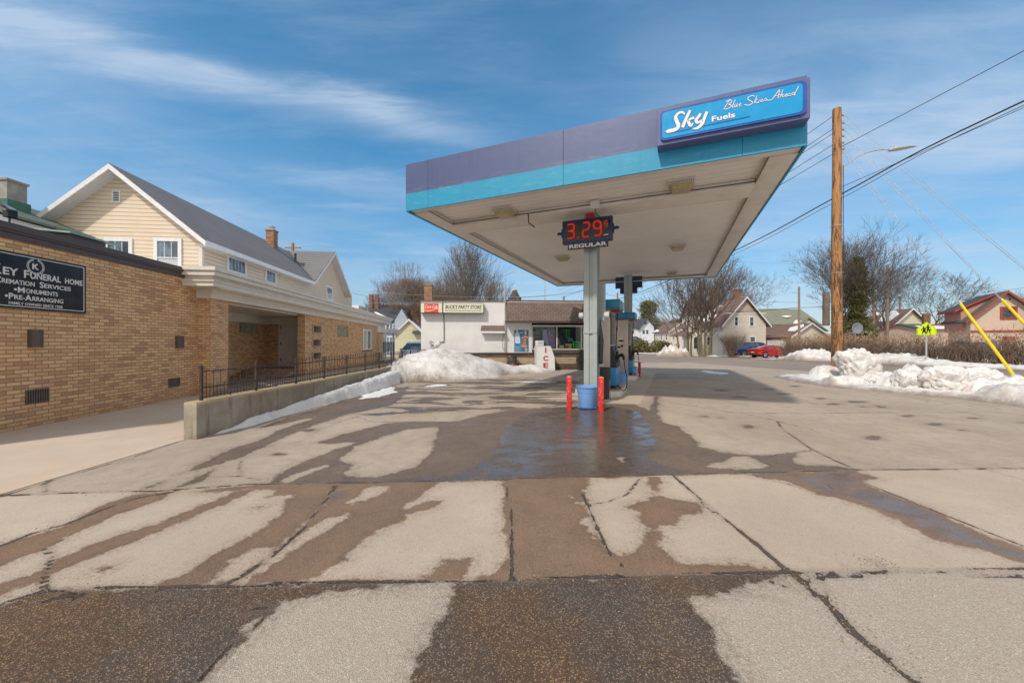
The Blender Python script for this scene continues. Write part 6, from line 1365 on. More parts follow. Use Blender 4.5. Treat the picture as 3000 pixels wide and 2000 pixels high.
for x, w0, zt, zb in ((2.30, .05, .03, -.03), (2.38, .10, .06, -.05), (2.7, .13, .07, -.045), (3.1, .11, .05, -.02), (3.38, .04, .02, .0)):
    hd.append([(x, .3+w0, 8.97+(x-2.3)*.13), (x, .3+w0*.6, 8.97+(x-2.3)*.13+zt), (x, .3-w0*.6, 8.97+(x-2.3)*.13+zt), (x, .3-w0, 8.97+(x-2.3)*.13), (x, .3-w0*.7, 8.97+(x-2.3)*.13+zb), (x, .3+w0*.7, 8.97+(x-2.3)*.13+zb)])
vs = [p for r_ in hd for p in r_]; mb.add(vs, [(i*6+j, i*6+(j+1) % 6, (i+1)*6+(j+1) % 6, (i+1)*6+j) for i in range(4) for j in range(6)]+[tuple(range(6)), tuple(range(24, 30))])
mb.build('lamp_head', m_galv, sl, smooth='auto'); MB().lathe([(0, 9.06), (.035, 9.06), (.035, 9.12), (0, 9.13)], (2.55, .3, .02), 10).build('photocell', m_galv, sl)
def wire(pts, r, label, mat=None, sag=0.0, cat='cable', group='overhead cables', name='power_line', n=12):
    if len(pts) == 2:
        a, b = Vector(pts[0]), Vector(pts[1]); pts = [a.lerp(b, i/n)-Vector((0, 0, sag*4*(i/n)*(1-i/n))) for i in range(n+1)]
    else: pts = smooth_path([tuple(p) for p in pts], 6)
    return tag(MB().tube(pts, r, 5).build(name, mat or m_wire, smooth=True), label, cat, group)
PT = lambda z, dx=0: (POLE.x+dx, POLE.y, z)
FARP = (7.35, 56.0)
for i, (z, zf) in enumerate([(10.09, 9.2), (9.61, 8.9), (9.43, 8.7), (9.0, 8.3), (8.65, 8.0)]):
    wire([PT(z, -.18), (FARP[0]+(.3 if i % 2 else -.3), FARP[1], zf)], .011, ['topmost', 'second', 'third', 'fourth', 'fifth'][i]+' thin wire running from the utility pole behind the canopy', sag=.7)
wire([PT(8.94, .17), (16.7, -20, 9.9)], .011, 'dark wire climbing from the pole top over the street light', sag=.25)
wire([PT(7.37, .1), (16.9, -20, 9.0)], .009, 'faint thin wire passing just below the street light arm', sag=.25)
wire([(16.75, -20, 9.1), (14.7, -3, 7.95), (12.98, 9.6, 7.69-.12), (12.6, 14.5, 7.12), (11.9, 19.5, 6.38), (10.6, 30.4, 5.62), (9.0, 44, 5.6), (7.4, 56, 6.3)], .023, 'thick bundled cable passing the utility pole at mid height')
wire([(16.75, -20, 8.95), (14.7, -3, 7.8), (12.95, 9.6, 7.45), (12.6, 14.5, 6.95), (11.8, 19.5, 6.15), (10.5, 30.4, 5.4), (9.0, 44, 5.4), (7.4, 56, 6.1)], .010, 'thin cable slung just below the thick bundled cable')
ANC = [((14.55, 10.85, .30), .27), ((15.5, 10.2, .15), .27), ((16.9, 9.6, .1), .0)]
nm = [('nearer', 'yellow guard reaching down into the snow bank'), ('farther', 'yellow guard leaving the frame edge'), ('outer', 'no guard in view')]
for i, (a, gs) in enumerate(ANC):
    for j in range(2):
        z = (9.1, 9.75, 10.25)[i]-j*.28; off = j*.10
        wire([(a[0]+off, a[1]+off*.4, a[2]), PT(z, .16)], .0065, ('upper' if j == 0 else 'lower')+' guy wire '+('in the pair through the yellow guard ending in the snow bank', 'in the pair through the yellow guard cut by the frame', 'in the outermost pair without any yellow guard')[i], mat=m_wire_l, cat='guy wire', group='guy wires of the utility pole', name='guy_wire', n=8)
    if gs:
        A0, B0 = Vector(a), Vector(PT((9.1, 9.75)[i], .16)); A1 = A0.lerp(B0, gs)
        g_ = empty('guy_guard', A0, 0, ('yellow plastic guy wire guard standing in the snow bank', 'yellow plastic guy wire guard running out of the frame edge')[i], 'wire guard', 'yellow guards on the guy wires')
        v = A1-A0; MB().tube([v*-.0, v*.5, v], [.040, .038, .036], 10).build('sleeve', m_yellow, g_, smooth='auto')
        MB().tube([v*1.0-v.normalized()*.02, v+v.normalized()*.03], .03, 8).build('clamp', m_galv, g_)
dg_ = empty('weed_tuft', (14.5, 10.75, .30), 0, 'small tuft of dead weeds where the yellow guard enters the snow', 'weeds')
mb = MB()
for i in range(40):
    a = random.uniform(0, 6.28); l_ = random.uniform(.08, .2); mb.tube([(0, 0, -.05), (math.cos(a)*l_*.6, math.sin(a)*l_*.4, random.uniform(.02, .14)), (math.cos(a)*l_*1.2, math.sin(a)*l_*.8, random.uniform(.0, .14))], .005, 3)
mb.build('stems', m_seed, dg_)
# ------------------------------------------------------------------ school crossing sign
sx, sy = 26.95, 24.6; s0 = .0222
sc = empty('school_crossing_sign', (sx, sy, 0), R(-30), 'fluorescent yellow green pentagon sign with two walking figures on a metal post', 'road sign')
MB().bbox(-.04, .04, -.02, .02, -.2, 2.7, .006).build('post', m_galv, sc)
mb = MB(); pen = [(-.45, 1.93), (.45, 1.93), (.45, 2.36), (0, 2.80), (-.45, 2.36)]
mb.prism(pen, lambda a, b, t_: (a, t_, b), -.030, -.022); mb.build('panel', m_lime, sc)
mb = MB(); q = [(x*.93, 2.33+(z-2.33)*.93) for x, z in pen]; ribbon(mb, q+[q[0]], .014, -.0305, .002); mb.build('border', m_ink, sc)
mb = MB()
def poly(pts): mb.prism(pts, lambda a, b, t_: (a, t_, b), -.034, -.0305)
def fig(ox, s_):
    g = lambda L: [(ox+a*s_, 2.0+b*s_) for a, b in L]
    poly([(ox+math.cos(k_*math.pi/6)*.042*s_, 2.0+.60*s_+math.sin(k_*math.pi/6)*.048*s_) for k_ in range(12)])
    poly(g([(-.06, .54), (.05, .54), (.07, .30), (-.06, .28)])); poly(g([(-.06, .30), (.02, .30), (-.05, .02), (-.11, .0), (-.10, .03)])); poly(g([(.0, .31), (.07, .31), (.12, .03), (.16, .01), (.08, .0)]))
    poly(g([(-.06, .53), (-.04, .50), (-.12, .36), (-.10, .28), (-.15, .30), (-.16, .36)])); poly(g([(.04, .52), (.06, .46), (.14, .36), (.13, .42)]))
fig(.07, .98); fig(-.13, .80); poly([(-.16, 2.27), (-.05, 2.27), (-.02, 2.12), (-.21, 2.12)]); poly([(-.08, 2.33), (-.02, 2.35), (-.02, 2.30), (-.07, 2.28)]); poly([(.13, 2.30), (.22, 2.29), (.22, 2.21), (.13, 2.21)])
mb.build('figures', m_ink, sc)
# ------------------------------------------------------------------ hedge and shrubs
def twigs(mb, n, fn, seglen=(.25, .6), r=(.004, .008), spread=.35, up_=1.0, nseg=2):
    for _ in range(n):
        p = Vector(fn()); d = Vector((random.gauss(0, spread), random.gauss(0, spread), up_)).normalized(); pts = [p]
        for s_ in range(nseg):
            L = random.uniform(*seglen); p = p+d*L; pts.append(p); d = (d+Vector((random.gauss(0, .3), random.gauss(0, .3), random.gauss(.05, .2)))).normalized()
        rr = random.uniform(*r); mb.tube(pts, [rr*(1-.4*i/nseg) for i in range(nseg+1)], 3, False)
hd_ = empty('hedge', (0, 0, 0), 0, 'long leafless brown hedge across the street behind the school sign', 'hedge')
def hp(y, o=0): return 28.4+(33-y)*.125+o
mb = MB()
def f1():
    y = random.uniform(13, 38.5)
    while mnoise.noise(Vector((y*1.3, 0, 0)))<-.28: y = random.uniform(13, 38.5)
    o = random.gauss(0, .42); return (hp(y, o), y, gz(0, y)+random.uniform(0, .35))
twigs(mb, 3400, f1, (.45, .85), (.010, .018), .22); mb.build('stems', m_twig, hd_)
mb = MB()
def f2():
    y = 13+25.5*random.random()**.8
    while mnoise.noise(Vector((y*1.3, 0, 0)))<-.2: y = 13+25.5*random.random()**.8
    o = random.gauss(0, .5); return (hp(y, o), y, gz(0, y)+random.uniform(.5, 1.55))
twigs(mb, 4000, f2, (.15, .32), (.006, .012), .75, .7); mb.build('fine_twigs', m_twig, hd_)
mb = MB()
def f3():
    y = 17+21.5*random.random()**.6; o = random.gauss(0, .5); return (hp(y, o), y, gz(0, y)+random.gauss(1.80+.3*mnoise.noise(Vector((y*.9, 3, 0))), .22))
twigs(mb, 2600, f3, (.07, .16), (.010, .018), .7, .9); mb.build('seed_heads', m_seed, hd_)
def shrub(x, y, h, r, label, n=500, mat=None, name='bare_shrub'):
    s_ = empty(name, (x, y, gz(x, y)), 0, label, 'shrub'); mb = MB()
    for _ in range(n//14):
        a = random.uniform(0, 6.28); q = random.uniform(.1, 1); p = Vector((math.cos(a)*.15, math.sin(a)*.15, 0)); tip = Vector((math.cos(a)*r*q, math.sin(a)*r*q, h*random.uniform(.75, 1.05)))
        mid = p.lerp(tip, .5)+Vector((random.gauss(0, .08), random.gauss(0, .08), h*.12)); mb.tube([p, mid, tip], [.022, .014, .006], 4, False)
        for k_ in range(12):
            f = random.uniform(.3, 1); b = mid.lerp(tip, (f-.3)/.7); d = Vector((random.gauss(0, 1), random.gauss(0, 1), 1.1)).normalized()*h*random.uniform(.08, .2); mb.tube([b, b+d*.6, b+d+Vector((0, 0, .05))], [.009, .007, .005], 3, False)
    mb.build('branches', mat or m_twig, s_); return s_
shrub(26.9, 46.2, 2.6, 1.9, 'bare vase shaped shrub in front of the beige house beside the blue pickup', 1400)
s_ = shrub(30.4, 36.4, 2.3, 1.5, 'dry shrub with tan seed heads just behind the orange utility pole', 1000, m_seed)
for i, (px_, py_, d_, r_, h_, lb) in enumerate([(1875, 1025, 76, 2.2, 2.6, 'rounded olive evergreen shrub nearest the white house corner'), (1935, 1020, 80, 2.6, 2.5, 'rounded olive evergreen shrub right of the white house'), (1958, 1022, 80, 2.0, 1.8, 'lower olive evergreen shrub at the end of the brown wall')]):
    x = (px_-1500)/FOC*d_; s_ = empty('evergreen_shrub', (x, d_, gz(x, d_)), 0, lb, 'shrub', 'evergreen shrubs by the white house'); mb = MB()
    for _ in range(1500):
        th, ph = random.uniform(0, 6.28), math.acos(random.uniform(-.1, 1)); q = random.uniform(.55, 1.05)*(1+.25*mnoise.noise(Vector((th*1.5, ph*2, i)))); c_ = Vector((math.cos(th)*math.sin(ph)*r_*q, math.sin(th)*math.sin(ph)*r_*q, math.cos(ph)*h_*q*.95+.2))
        u_ = Vector((random.gauss(0, 1), random.gauss(0, 1), random.gauss(0, 1))).normalized()*.26; v_ = Vector((random.gauss(0, 1), random.gauss(0, 1), random.gauss(0, 1))).normalized()*.22
        mb.add([c_-u_, c_+v_*.5, c_+u_, c_-v_*.5], [(0, 1, 2, 3)])
    mb.build('foliage', m_yew, s_, recalc=False)
# red board fence
rf_ = empty('board_fence', (30.3, 40.0, -.25), R(6.5), 'low red stained horizontal board fence before the siding garage', 'fence')
for i in range(4): MB().box(0, 5.2, 0, .03, .55+i*.19-(.0 if i else .02), .72+i*.19).build('board', m_fence_red, rf_)
for i in range(4): MB().box(i*1.7, .1+i*1.7, .03, .12, .1, 1.35).build('post', m_fence_red, rf_)
# ------------------------------------------------------------------ vehicles
m_tyre = m_rubber; m_rim = M('alloy_rim', (.45, .46, .48), .3, .8, var=.1); m_chrome = M('chrome_trim', (.6, .6, .62), .15, .9); m_tail = M('tail_light_red', (.45, .01, .015), .2); m_head = M('headlamp_glass', (.6, .62, .65), .1)
def car(name, label, loc, rz, st_, belt, paint, wheels, wr, cat='car', tail=None, plate=True, pillars=(), head=None):
    """st_: stations (x, half width, z bottom, z belt, z roof, half width roof)"""
    c_ = empty(name, loc, rz, label, cat); mb = MB(); rings = []
    for x, hw, zb, zl, zr_, hr in st_:
        has = zr_ > zl+.02; zm = zb+(zl-zb)*.55
        pts = [(0, zb), (hw*.80, zb), (hw*.97, zb+.08), (hw, zm), (hw*.985, zl-.05), (hw*.93, zl)]
        pts += [(hr+(hw*.93-hr)*.25, zl+(zr_-zl)*.75), (hr, zr_-.05), (hr*.8, zr_)] if has else [(hw*.85, zl+.012), (hw*.6, zl+.02), (hw*.4, zl+.025)]
        pts.append((0, zr_ if has else zl+.03)); pts[-1] = (0, (zr_+.02) if has else zl+.03)
        ring = [(x, y, z) for y, z in pts]+[(x, -y, z) for y, z in reversed(pts[1:-1])]; rings.append(ring)
    n = len(rings[0]); vs = [p for r_ in rings for p in r_]
    mb.add(vs, [(i*n+j, i*n+(j+1) % n, (i+1)*n+(j+1) % n, (i+1)*n+j) for i in range(len(rings)-1) for j in range(n)]+[tuple(range(n)), tuple(range((len(rings)-1)*n, len(rings)*n))])
    mb.build('body', paint, c_, smooth='auto')
    # glass: side strips between belt and roof where the roof exists, plus screens
    gm_ = MB()
    for i in range(len(st_)-1):
        A_, B_ = st_[i], st_[i+1]
        ha, hb = A_[4] > A_[3]+.02, B_[4] > B_[3]+.02
        if not (ha or hb): continue
        for sy_ in (1, -1):
            if ha and hb:
                inset = .04 if (i in pillars) else .0
                ra, rb = rings[i], rings[i+1]; ia, ib = (5, 7) if sy_ == 1 else (n-5, n-7)
                def lp(r_, i0, i1, f): a, b = Vector(r_[i0]), Vector(r_[i1]); v = a.lerp(b, f); v.y += sy_*.012; return v
                a0, a1, b0, b1 = lp(ra, ia, ib, .10), lp(ra, ia, ib, .86), lp(rb, ia, ib, .10), lp(rb, ia, ib, .86)
                if i in pillars: a0, a1, b0, b1 = a0.lerp(b0, .12), a1.lerp(b1, .12), a0.lerp(b0, .94), a1.lerp(b1, .94)
                gm_.quad(a0, b0, b1, a1)
        if ha != hb:                                # windscreen or rear window
            L_r, H_r = (rings[i], rings[i+1]) if not ha else (rings[i+1], rings[i])
            s_ = 1 if ha else -1; lo_, hi_ = Vector(L_r[9]), Vector(H_r[9]); nrm = Vector((hi_.z-lo_.z, 0, abs(hi_.x-lo_.x))).normalized(); nrm.x *= (1 if ha else -1)
            def scr(f, yy, w0, w1): p = lo_.lerp(hi_, f); return (p.x+nrm.x*.03, yy*(w0+(w1-w0)*f), p.z+nrm.z*.03)
            w0, w1 = abs(L_r[5][1])*.92, abs(H_r[8][1])*1.0
            gm_.quad(scr(.10, -1, w0, w1), scr(.10, 1, w0, w1), scr(.93, 1, w0, w1), scr(.93, -1, w0, w1))
    gm_.build('window_glass', m_glassd, c_, recalc=False)
    for wx_ in wheels:
        for sy_ in (1, -1):
            hw = float(np.interp(wx_, [s[0] for s in st_], [s[1] for s in st_]))-.0; y0 = sy_*(hw-.20); y1 = sy_*(hw+.005)
            w_ = empty('wheel', (wx_, 0, wr)); w_.parent = c_
            MB().lathe([(wr*.62, y0), (wr*.95, y0), (wr, y0+sy_*.03), (wr, y1-sy_*.03), (wr*.95, y1), (wr*.66, y1+sy_*.004), (wr*.64, y1-sy_*.02)], n=24, axis='y').build('tyre', m_tyre, w_, smooth='auto')
            mb = MB()
            for k_ in range(5):
                a = k_*2*math.pi/5+.3
                for da in (-.16, .16):
                    p0, p1 = (math.cos(a)*.05, math.sin(a)*.05), (math.cos(a+da)*wr*.62, math.sin(a+da)*wr*.62); mb.tube([(p0[0], y1-sy_*.012, p0[1]), (p1[0], y1-sy_*.012, p1[1])], .018, 4)
            mb.lathe([(wr*.66, y1-sy_*.01), (wr*.60, y1+sy_*.003), (wr*.56, y1-sy_*.03)], n=20, axis='y'); mb.lathe([(0, y1), (.06, y1), (.06, y1-sy_*.03)], n=12, axis='y'); mb.build('rim', m_rim, w_)
            MB().lathe([(wr*1.13, y1-sy_*.03), (wr*1.13, y1+sy_*.006), (wr*.0, y1-sy_*.06)], n=24, axis='y').build('wheel_arch', m_black, c_, loc=(wx_, 0, wr+.02))
    r0 = st_[0]; zl = r0[3]
    for (y0, y1, z0, z1, m_, nm_) in (tail or []): MB().bbox(r0[0]-.03, r0[0]+.16, y0, y1, z0, z1, .012).build(nm_, m_, c_)
    f0 = st_[-1]
    for (y0, y1, z0, z1, m_, nm_) in (head or []): MB().bbox(f0[0]-.16, f0[0]+.03, y0, y1, z0, z1, .012).build(nm_, m_, c_)
    for sy_ in (1, -1):
        xm = [s[0] for s in st_ if s[4] > s[3]+.02][-1]; hw = float(np.interp(xm, [s[0] for s in st_], [s[1] for s in st_])); zb_ = float(np.interp(xm, [s[0] for s in st_], [s[3] for s in st_]))
        MB().bbox(xm-.02, xm+.12, min(sy_*hw*.95, sy_*(hw+.16)), max(sy_*hw*.95, sy_*(hw+.16)), zb_+.0, zb_+.15, .02).build('mirror', paint, c_)
    return c_
m_carred = M('metallic_red_paint', (.52, .015, .02), .25, .25, var=.04, coat=1.0); m_carblue = M('metallic_blue_paint', (.012, .085, .26), .25, .3, var=.05, coat=1.0); m_cargrey = M('silver_blue_paint', (.42, .46, .54), .28, .4, var=.04, coat=.8)
cz = gz(0, 46)
rl = [(-.86, -.50, .70, .86, m_tail, 'tail_light'), (.50, .86, .70, .86, m_tail, 'tail_light'), (-.84, .84, .87, .90, m_tail, 'light_bar'), (-.55, .55, .28, .40, m_black, 'bumper_insert'), (-.26, .26, .56, .68, m_head, 'licence_plate')]
car('red_car', 'shiny red fastback sedan parked in the garage driveway', (30.55, 44.6, cz), R(5), [(-2.32, .70, .42, .86, .86, .5), (-2.25, .86, .30, .96, .96, .5), (-1.75, .91, .22, 1.02, 1.06, .5), (-1.15, .92, .20, .98, 1.30, .58), (-.5, .92, .20, .95, 1.43, .60), (.15, .92, .20, .93, 1.44, .61), (.75, .92, .20, .92, 1.32, .60), (1.35, .91, .20, .90, .93, .6), (1.95, .88, .22, .80, .8, .5), (2.25, .78, .28, .66, .66, .5), (2.34, .6, .34, .52, .52, .4)], 0, m_carred, (-1.42, 1.42), .345, tail=rl, pillars=(4, 5), head=[(-.8, -.5, .55, .66, m_head, 'headlight'), (.5, .8, .55, .66, m_head, 'headlight')])
pk = [(-.93, -.76, .82, 1.16, m_tail, 'tail_light'), (.76, .93, .82, 1.16, m_tail, 'tail_light'), (-.95, .95, .46, .62, m_chrome, 'bumper'), (-.72, .72, .70, 1.20, M('dark_tailgate', (.03, .05, .08), .4), 'tailgate'), (-.75, .75, 1.30, 1.75, m_glassd, 'topper_window'), (-.17, .17, .62, .70, m_head, 'licence_plate')]
car('pickup_truck', 'dark blue pickup truck with matching bed topper behind the red sedan', (31.0, 48.8, gz(0, 50)), R(6), [(-2.85, .93, .55, 1.28, 1.84, .72), (-2.80, .97, .5, 1.28, 1.88, .74), (-1.0, .98, .42, 1.28, 1.90, .75), (-.92, .98, .42, 1.26, 1.90, .75), (-.80, .98, .42, 1.26, 1.88, .74), (.3, .98, .42, 1.24, 1.90, .74), (.95, .98, .42, 1.22, 1.80, .72), (1.55, .97, .42, 1.20, 1.21, .6), (2.6, .95, .42, 1.10, 1.1, .6), (2.85, .90, .5, .9, .9, .5)], 0, m_carblue, (-1.85, 1.85), .41, 'pickup truck', tail=pk, pillars=(1, 4, 5), head=[(-.9, -.55, .75, .95, m_head, 'headlight'), (.55, .9, .75, .95, m_head, 'headlight')])
car('parked_van', 'silver blue minivan facing the fence between funeral home and store', (-7.75, 30.6, gz(0, 29)-.02), R(-86), [(-2.4, .8, .4, 1.05, 1.5, .6), (-2.3, .92, .25, 1.08, 1.62, .62), (-.8, .94, .22, 1.05, 1.70, .66), (.5, .94, .22, 1.02, 1.66, .66), (.85, .94, .22, 1.0, 1.56, .64), (1.75, .93, .22, .98, .99, .6), (2.2, .88, .25, .86, .86, .5), (2.36, .75, .3, .66, .66, .4)], 0, m_cargrey, (-1.5, 1.45), .34, 'van', pillars=(1, 2), head=[(-.86, -.52, .62, .78, m_head, 'headlight'), (.52, .86, .62, .78, m_head, 'headlight'), (-.45, .45, .5, .72, m_black, 'grille')])
car('parked_car', 'dark car parked behind the leafless hedge near the pink house', (37.4, 30.8, gz(0, 30)+.1), R(5), [(-2.3, .8, .4, .95, .95, .5), (-1.9, .9, .25, 1.05, 1.10, .5), (-1.0, .92, .2, 1.0, 1.52, .6), (.3, .92, .2, .98, 1.54, .62), (1.2, .92, .2, .95, .97, .6), (2.2, .85, .25, .78, .78, .5)], 0, M('dark_grey_paint', (.03, .03, .035), .3, .3, coat=.6), (-1.4, 1.4), .34)
# satellite dish
sd_ = empty('satellite_dish', at(2509, 985, 41.5), 0, 'grey satellite dish standing above the hedge', 'satellite dish')
MB().lathe([(0, .10), (.2, .08), (.42, .01), (.62, -.12), (.60, -.12), (.2, .06), (0, .08)], (0, 0, .9), 20, 'y').build('dish', M('grey_dish', (.22, .25, .29), .5), sd_, smooth='auto'); MB().tube([(0, .1, .9), (0, .15, -.8)], .04, 6).build('mast', m_galv, sd_)
# ------------------------------------------------------------------ houses
def place(px, d): return Vector(((px-1500)/FOC*d, d, 0))
def zpx(y, d): return EYE+(HOR-y)*d/FOC
def roofpair(mb, x0, x1, y0, y1, ze, za, along='y', oh=.35, th=.12):
    if along == 'y':
        xm = (x0+x1)/2; k_ = (za-ze)/(xm-x0); e = ze-k_*oh
        slab(mb, (x0-oh, y0-oh, e), (xm, y0-oh, za), (xm, y1+oh, za), (x0-oh, y1+oh, e), th); slab(mb, (xm, y0-oh, za), (x1+oh, y0-oh, e), (x1+oh, y1+oh, e), (xm, y1+oh, za), th)
    else:
        ym = (y0+y1)/2; k_ = (za-ze)/(ym-y0); e = ze-k_*oh
        slab(mb, (x0-oh, y0-oh, e), (x1+oh, y0-oh, e), (x1+oh, ym, za), (x0-oh, ym, za), th); slab(mb, (x0-oh, ym, za), (x1+oh, ym, za), (x1+oh, y1+oh, e), (x0-oh, y1+oh, e), th)
def gwall(mb, x0, x1, y0, y1, zb, ze, za, along='y'):
    if along == 'y': mb.prism([(x0, zb), (x1, zb), (x1, ze), ((x0+x1)/2, za), (x0, ze)], lambda a, b, t_: (a, t_, b), y0, y1)
    else: mb.prism([(y0, zb), (y1, zb), (y1, ze), ((y0+y1)/2, za), (y0, ze)], lambda a, b, t_: (t_, a, b), x0, x1)
def rake(h, x0, x1, y0, ze, za, mat, oh=.35, w0=.2, yoff=None):
    mb = MB(); xm = (x0+x1)/2; k_ = (za-ze)/(xm-x0); yo = y0-oh-.03
    for a in (x0-oh, x1+oh):
        zE = ze-k_*oh; mb.add([(xm, yo, za+.03), (a, yo, zE+.03), (a, yo, zE-w0), (xm, yo, za-w0), (xm, yo+.05, za+.03), (a, yo+.05, zE+.03), (a, yo+.05, zE-w0), (xm, yo+.05, za-w0)], [(0, 1, 2, 3), (7, 6, 5, 4), (3, 2, 6, 7), (0, 4, 5, 1)])
    return mb.build('rake_board', mat, h)
HR = R(6.5)
SOUTH = lambda y0: (lambda u, o, z: (u, y0-o, z)); WEST = lambda x0: (lambda u, o, z: (x0-o, u, z)); EAST = lambda x0: (lambda u, o, z: (x0+o, u, z))
def house(name, label, px, d, w_, L, ey, ay, wall, roof, trim=None, wins=(), wwins=(), ws=None, along='y', fr=.12, zb=-1.0, cat='house', oh=.35, glass=None, frame=None, bars=1, group=None):
    h = empty(name, place(px, d), HR, label, cat, group); ze, za = zpx(ey, d), zpx(ay, d)
    if along == 'x': L_, W0 = L, w_
    mb = MB(); gwall(mb, 0, w_, 0, L, zb, ze-.1, za-.1, along); mb.build('wall', wall, h)
    mb = MB(); roofpair(mb, 0, w_, 0, L, ze, za, along, oh); mb.build('roof', roof, h)
    if along == 'y': rake(h, 0, w_, 0, ze, za, trim or m_white, oh)
    for (a, b, y0, y1) in wins:      # on the near face, given by photo columns and rows
        ua, ub = (a-px)/FOC*d*1.0, (b-px)/FOC*d*1.0; window(h, SOUTH(0), ua, ub, zpx(y1, d), zpx(y0, d), fr, bars, True, glass or m_glassd, False, frame)
    for (a, b, z0, z1) in wwins: window(h, WEST(0), a, b, z0, z1, fr, bars, True, glass or m_glassd, False, frame)
    return h
def snowpatch(h, pts, th=.07):
    mb = MB(); n = len(pts); mb.add([tuple(p) for p in pts]+[(p[0], p[1], p[2]+th) for p in pts], [tuple(range(n, 2*n))]+[(i, (i+1) % n, n+(i+1) % n, n+i) for i in range(n)])
    o = mb.build('roof_snow', m_snow_clean, h); a = o.data.attributes.new('edge', 'FLOAT', 'POINT'); a.data.foreach_set('value', [2.0]*len(o.data.vertices)); return o
# beige house with the tower
d = 50; bh = house('beige_house', 'tall beige sided house with brown roof and round tower across the street', 2118, d, 6.2, 9.5, 944, 869, m_siding_b, m_roof_far, wins=[(2153, 2167, 926, 956), (2201, 2217, 926, 956), (2202, 2222, 985, 1002), (2154, 2166, 985, 1002)], wwins=[(2.2, 3.4, 1.0, 2.3), (5.2, 6.2, .0, 2.4), (2.5, 3.3, 3.0, 3.9), (7.6, 8.6, 1, 2.4)], oh=.45)
zg = zpx(917, d); MB().box(-.02, 6.22, -.05, 0, zg-.06, zg+.06).build('belt_trim', m_white, bh)
mb = MB(); zE, zA = zpx(944, d)-.1, zpx(869, d)-.1; xm = 3.1; f = (zg-zE)/(zA-zE); mb.prism([(xm*f+.02, zg+.06), (6.2-xm*f-.02, zg+.06), (xm, zA-.02)], lambda a, b, t_: (a, t_, b), -.03, -.004); mb.build('gable_shakes', m_shake, bh)
mb = MB(); gwall(mb, .8, 5.0, 7.5, 11.0, -1, 5.2, 8.0, 'x'); mb.build('rear_wall', m_siding_b, bh); mb = MB(); roofpair(mb, .8, 5.0, 7.5, 11.0, 5.3, 8.0, 'x', .4); mb.build('rear_roof', m_roof_far, bh)
for pa, z0, z1, y_ in ((2091, 6.8, zpx(847, 58), 8.0), (2159, 5.2, zpx(852, 54), 3.5)):
    p = bh.matrix_basis.inverted() @ (place(pa, d+y_)); c_ = empty('chimney', (0, 0, 0)); c_.parent = bh
    MB().box(p.x-.42, p.x+.42, p.y-.35, p.y+.35, z0, z1).build('stack', m_brick_red, c_); MB().box(p.x-.5, p.x+.5, p.y-.43, p.y+.43, z1, z1+.15).build('cap', m_brick_red, c_)
tw = empty('tower', bh.matrix_basis.inverted() @ place(2041, 57)); tw.parent = bh
MB().lathe([(1.45, -1), (1.45, 5.9)], n=12).build('wall', m_siding_b, tw, smooth='auto'); MB().lathe([(1.75, 5.75), (1.8, 5.95), (1.5, 6.9), (1.0, 7.9), (.5, 8.5), (0, 8.75)], n=16).build('roof', m_roof_far, tw, smooth='auto'); MB().lathe([(1.77, 5.70), (1.77, 5.86)], n=16).build('trim', m_white, tw)
for k_ in (-2.2, -1.5, -.7): 
    a = k_; MB().box(-.28, .28, -1.50, -1.44, 3.6, 5.0).build('window', m_glassd, tw, xf=Matrix.Rotation(a+1.57, 4, 'Z')); MB().box(-.28, .28, -1.50, -1.44, .6, 2.2).build('window', m_glassd, tw, xf=Matrix.Rotation(a+1.57, 4, 'Z'))
mb = MB()
for y_ in (6.8, 8.2, 9.4): mb.box(-1.6, -1.45, y_, y_+.15, -1, 2.5)
mb.build('porch_post', m_white, bh); mb = MB(); slab(mb, (-1.9, 6.0, 2.5), (0, 6.0, 3.3), (0, 10, 3.3), (-1.9, 10, 2.5), .12); mb.build('porch_roof', m_roof_far, bh)
kz = (zpx(869, d)-zpx(944, d))/3.1; ze_ = zpx(944, d)
rz_ = lambda x: ze_+kz*x+.015
snowpatch(bh, [(.15, 4.2, rz_(.15)), (.35, 3.0, rz_(.35)), (.9, 2.6, rz_(.9)), (1.15, 2.9, rz_(1.15)), (.8, 3.5, rz_(.8)), (1.6, 3.9, rz_(1.6)), (2.3, 3.3, rz_(2.3)), (2.4, 4.0, rz_(2.4)), (1.7, 5.4, rz_(1.7)), (1.0, 5.8, rz_(1.0)), (.5, 5.0, rz_(.5))])
# low link and garage with stone front
gr = house('garage', 'low beige garage with brown roof, ledge stone front and two white doors', 2318, 48, 5.3, 7.6, 983, 945, m_siding_b, m_roof_far, oh=.3, cat='garage')
MB().box(-.06, -.003, .0, 7.6, -1, 2.2).build('stone_front', m_stone, gr)
for a in (.9, 4.2):
    g_ = empty('garage_door', (0, 0, 0)); g_.parent = gr; MB().box(-.10, -.065, a, a+2.7, -.6, 1.62).build('leaf', m_white, g_)
    mb = MB()
    for i in range(1, 4): mb.box(-.108, -.101, a, a+2.7, -.6+i*.55, -.585+i*.55)
    mb.build('panel_joint', m_offwhite, g_); mb = MB(); mb.box(-.14, -.062, a-.13, a, -.6, 1.75); mb.box(-.14, -.062, a+2.7, a+2.83, -.6, 1.75); mb.box(-.14, -.062, a, a+2.7, 1.62, 1.75); mb.build('frame', m_white, g_)
zk = (zpx(945, 48)-zpx(983, 48))/2.65; rg = lambda x: zpx(983, 48)+zk*x+.012
snowpatch(gr, [(.9, .5, rg(.9)), (1.9, .1, rg(1.9)), (2.3, .6, rg(2.3)), (1.7, 2.0, rg(1.7)), (1.0, 1.6, rg(1.0))])
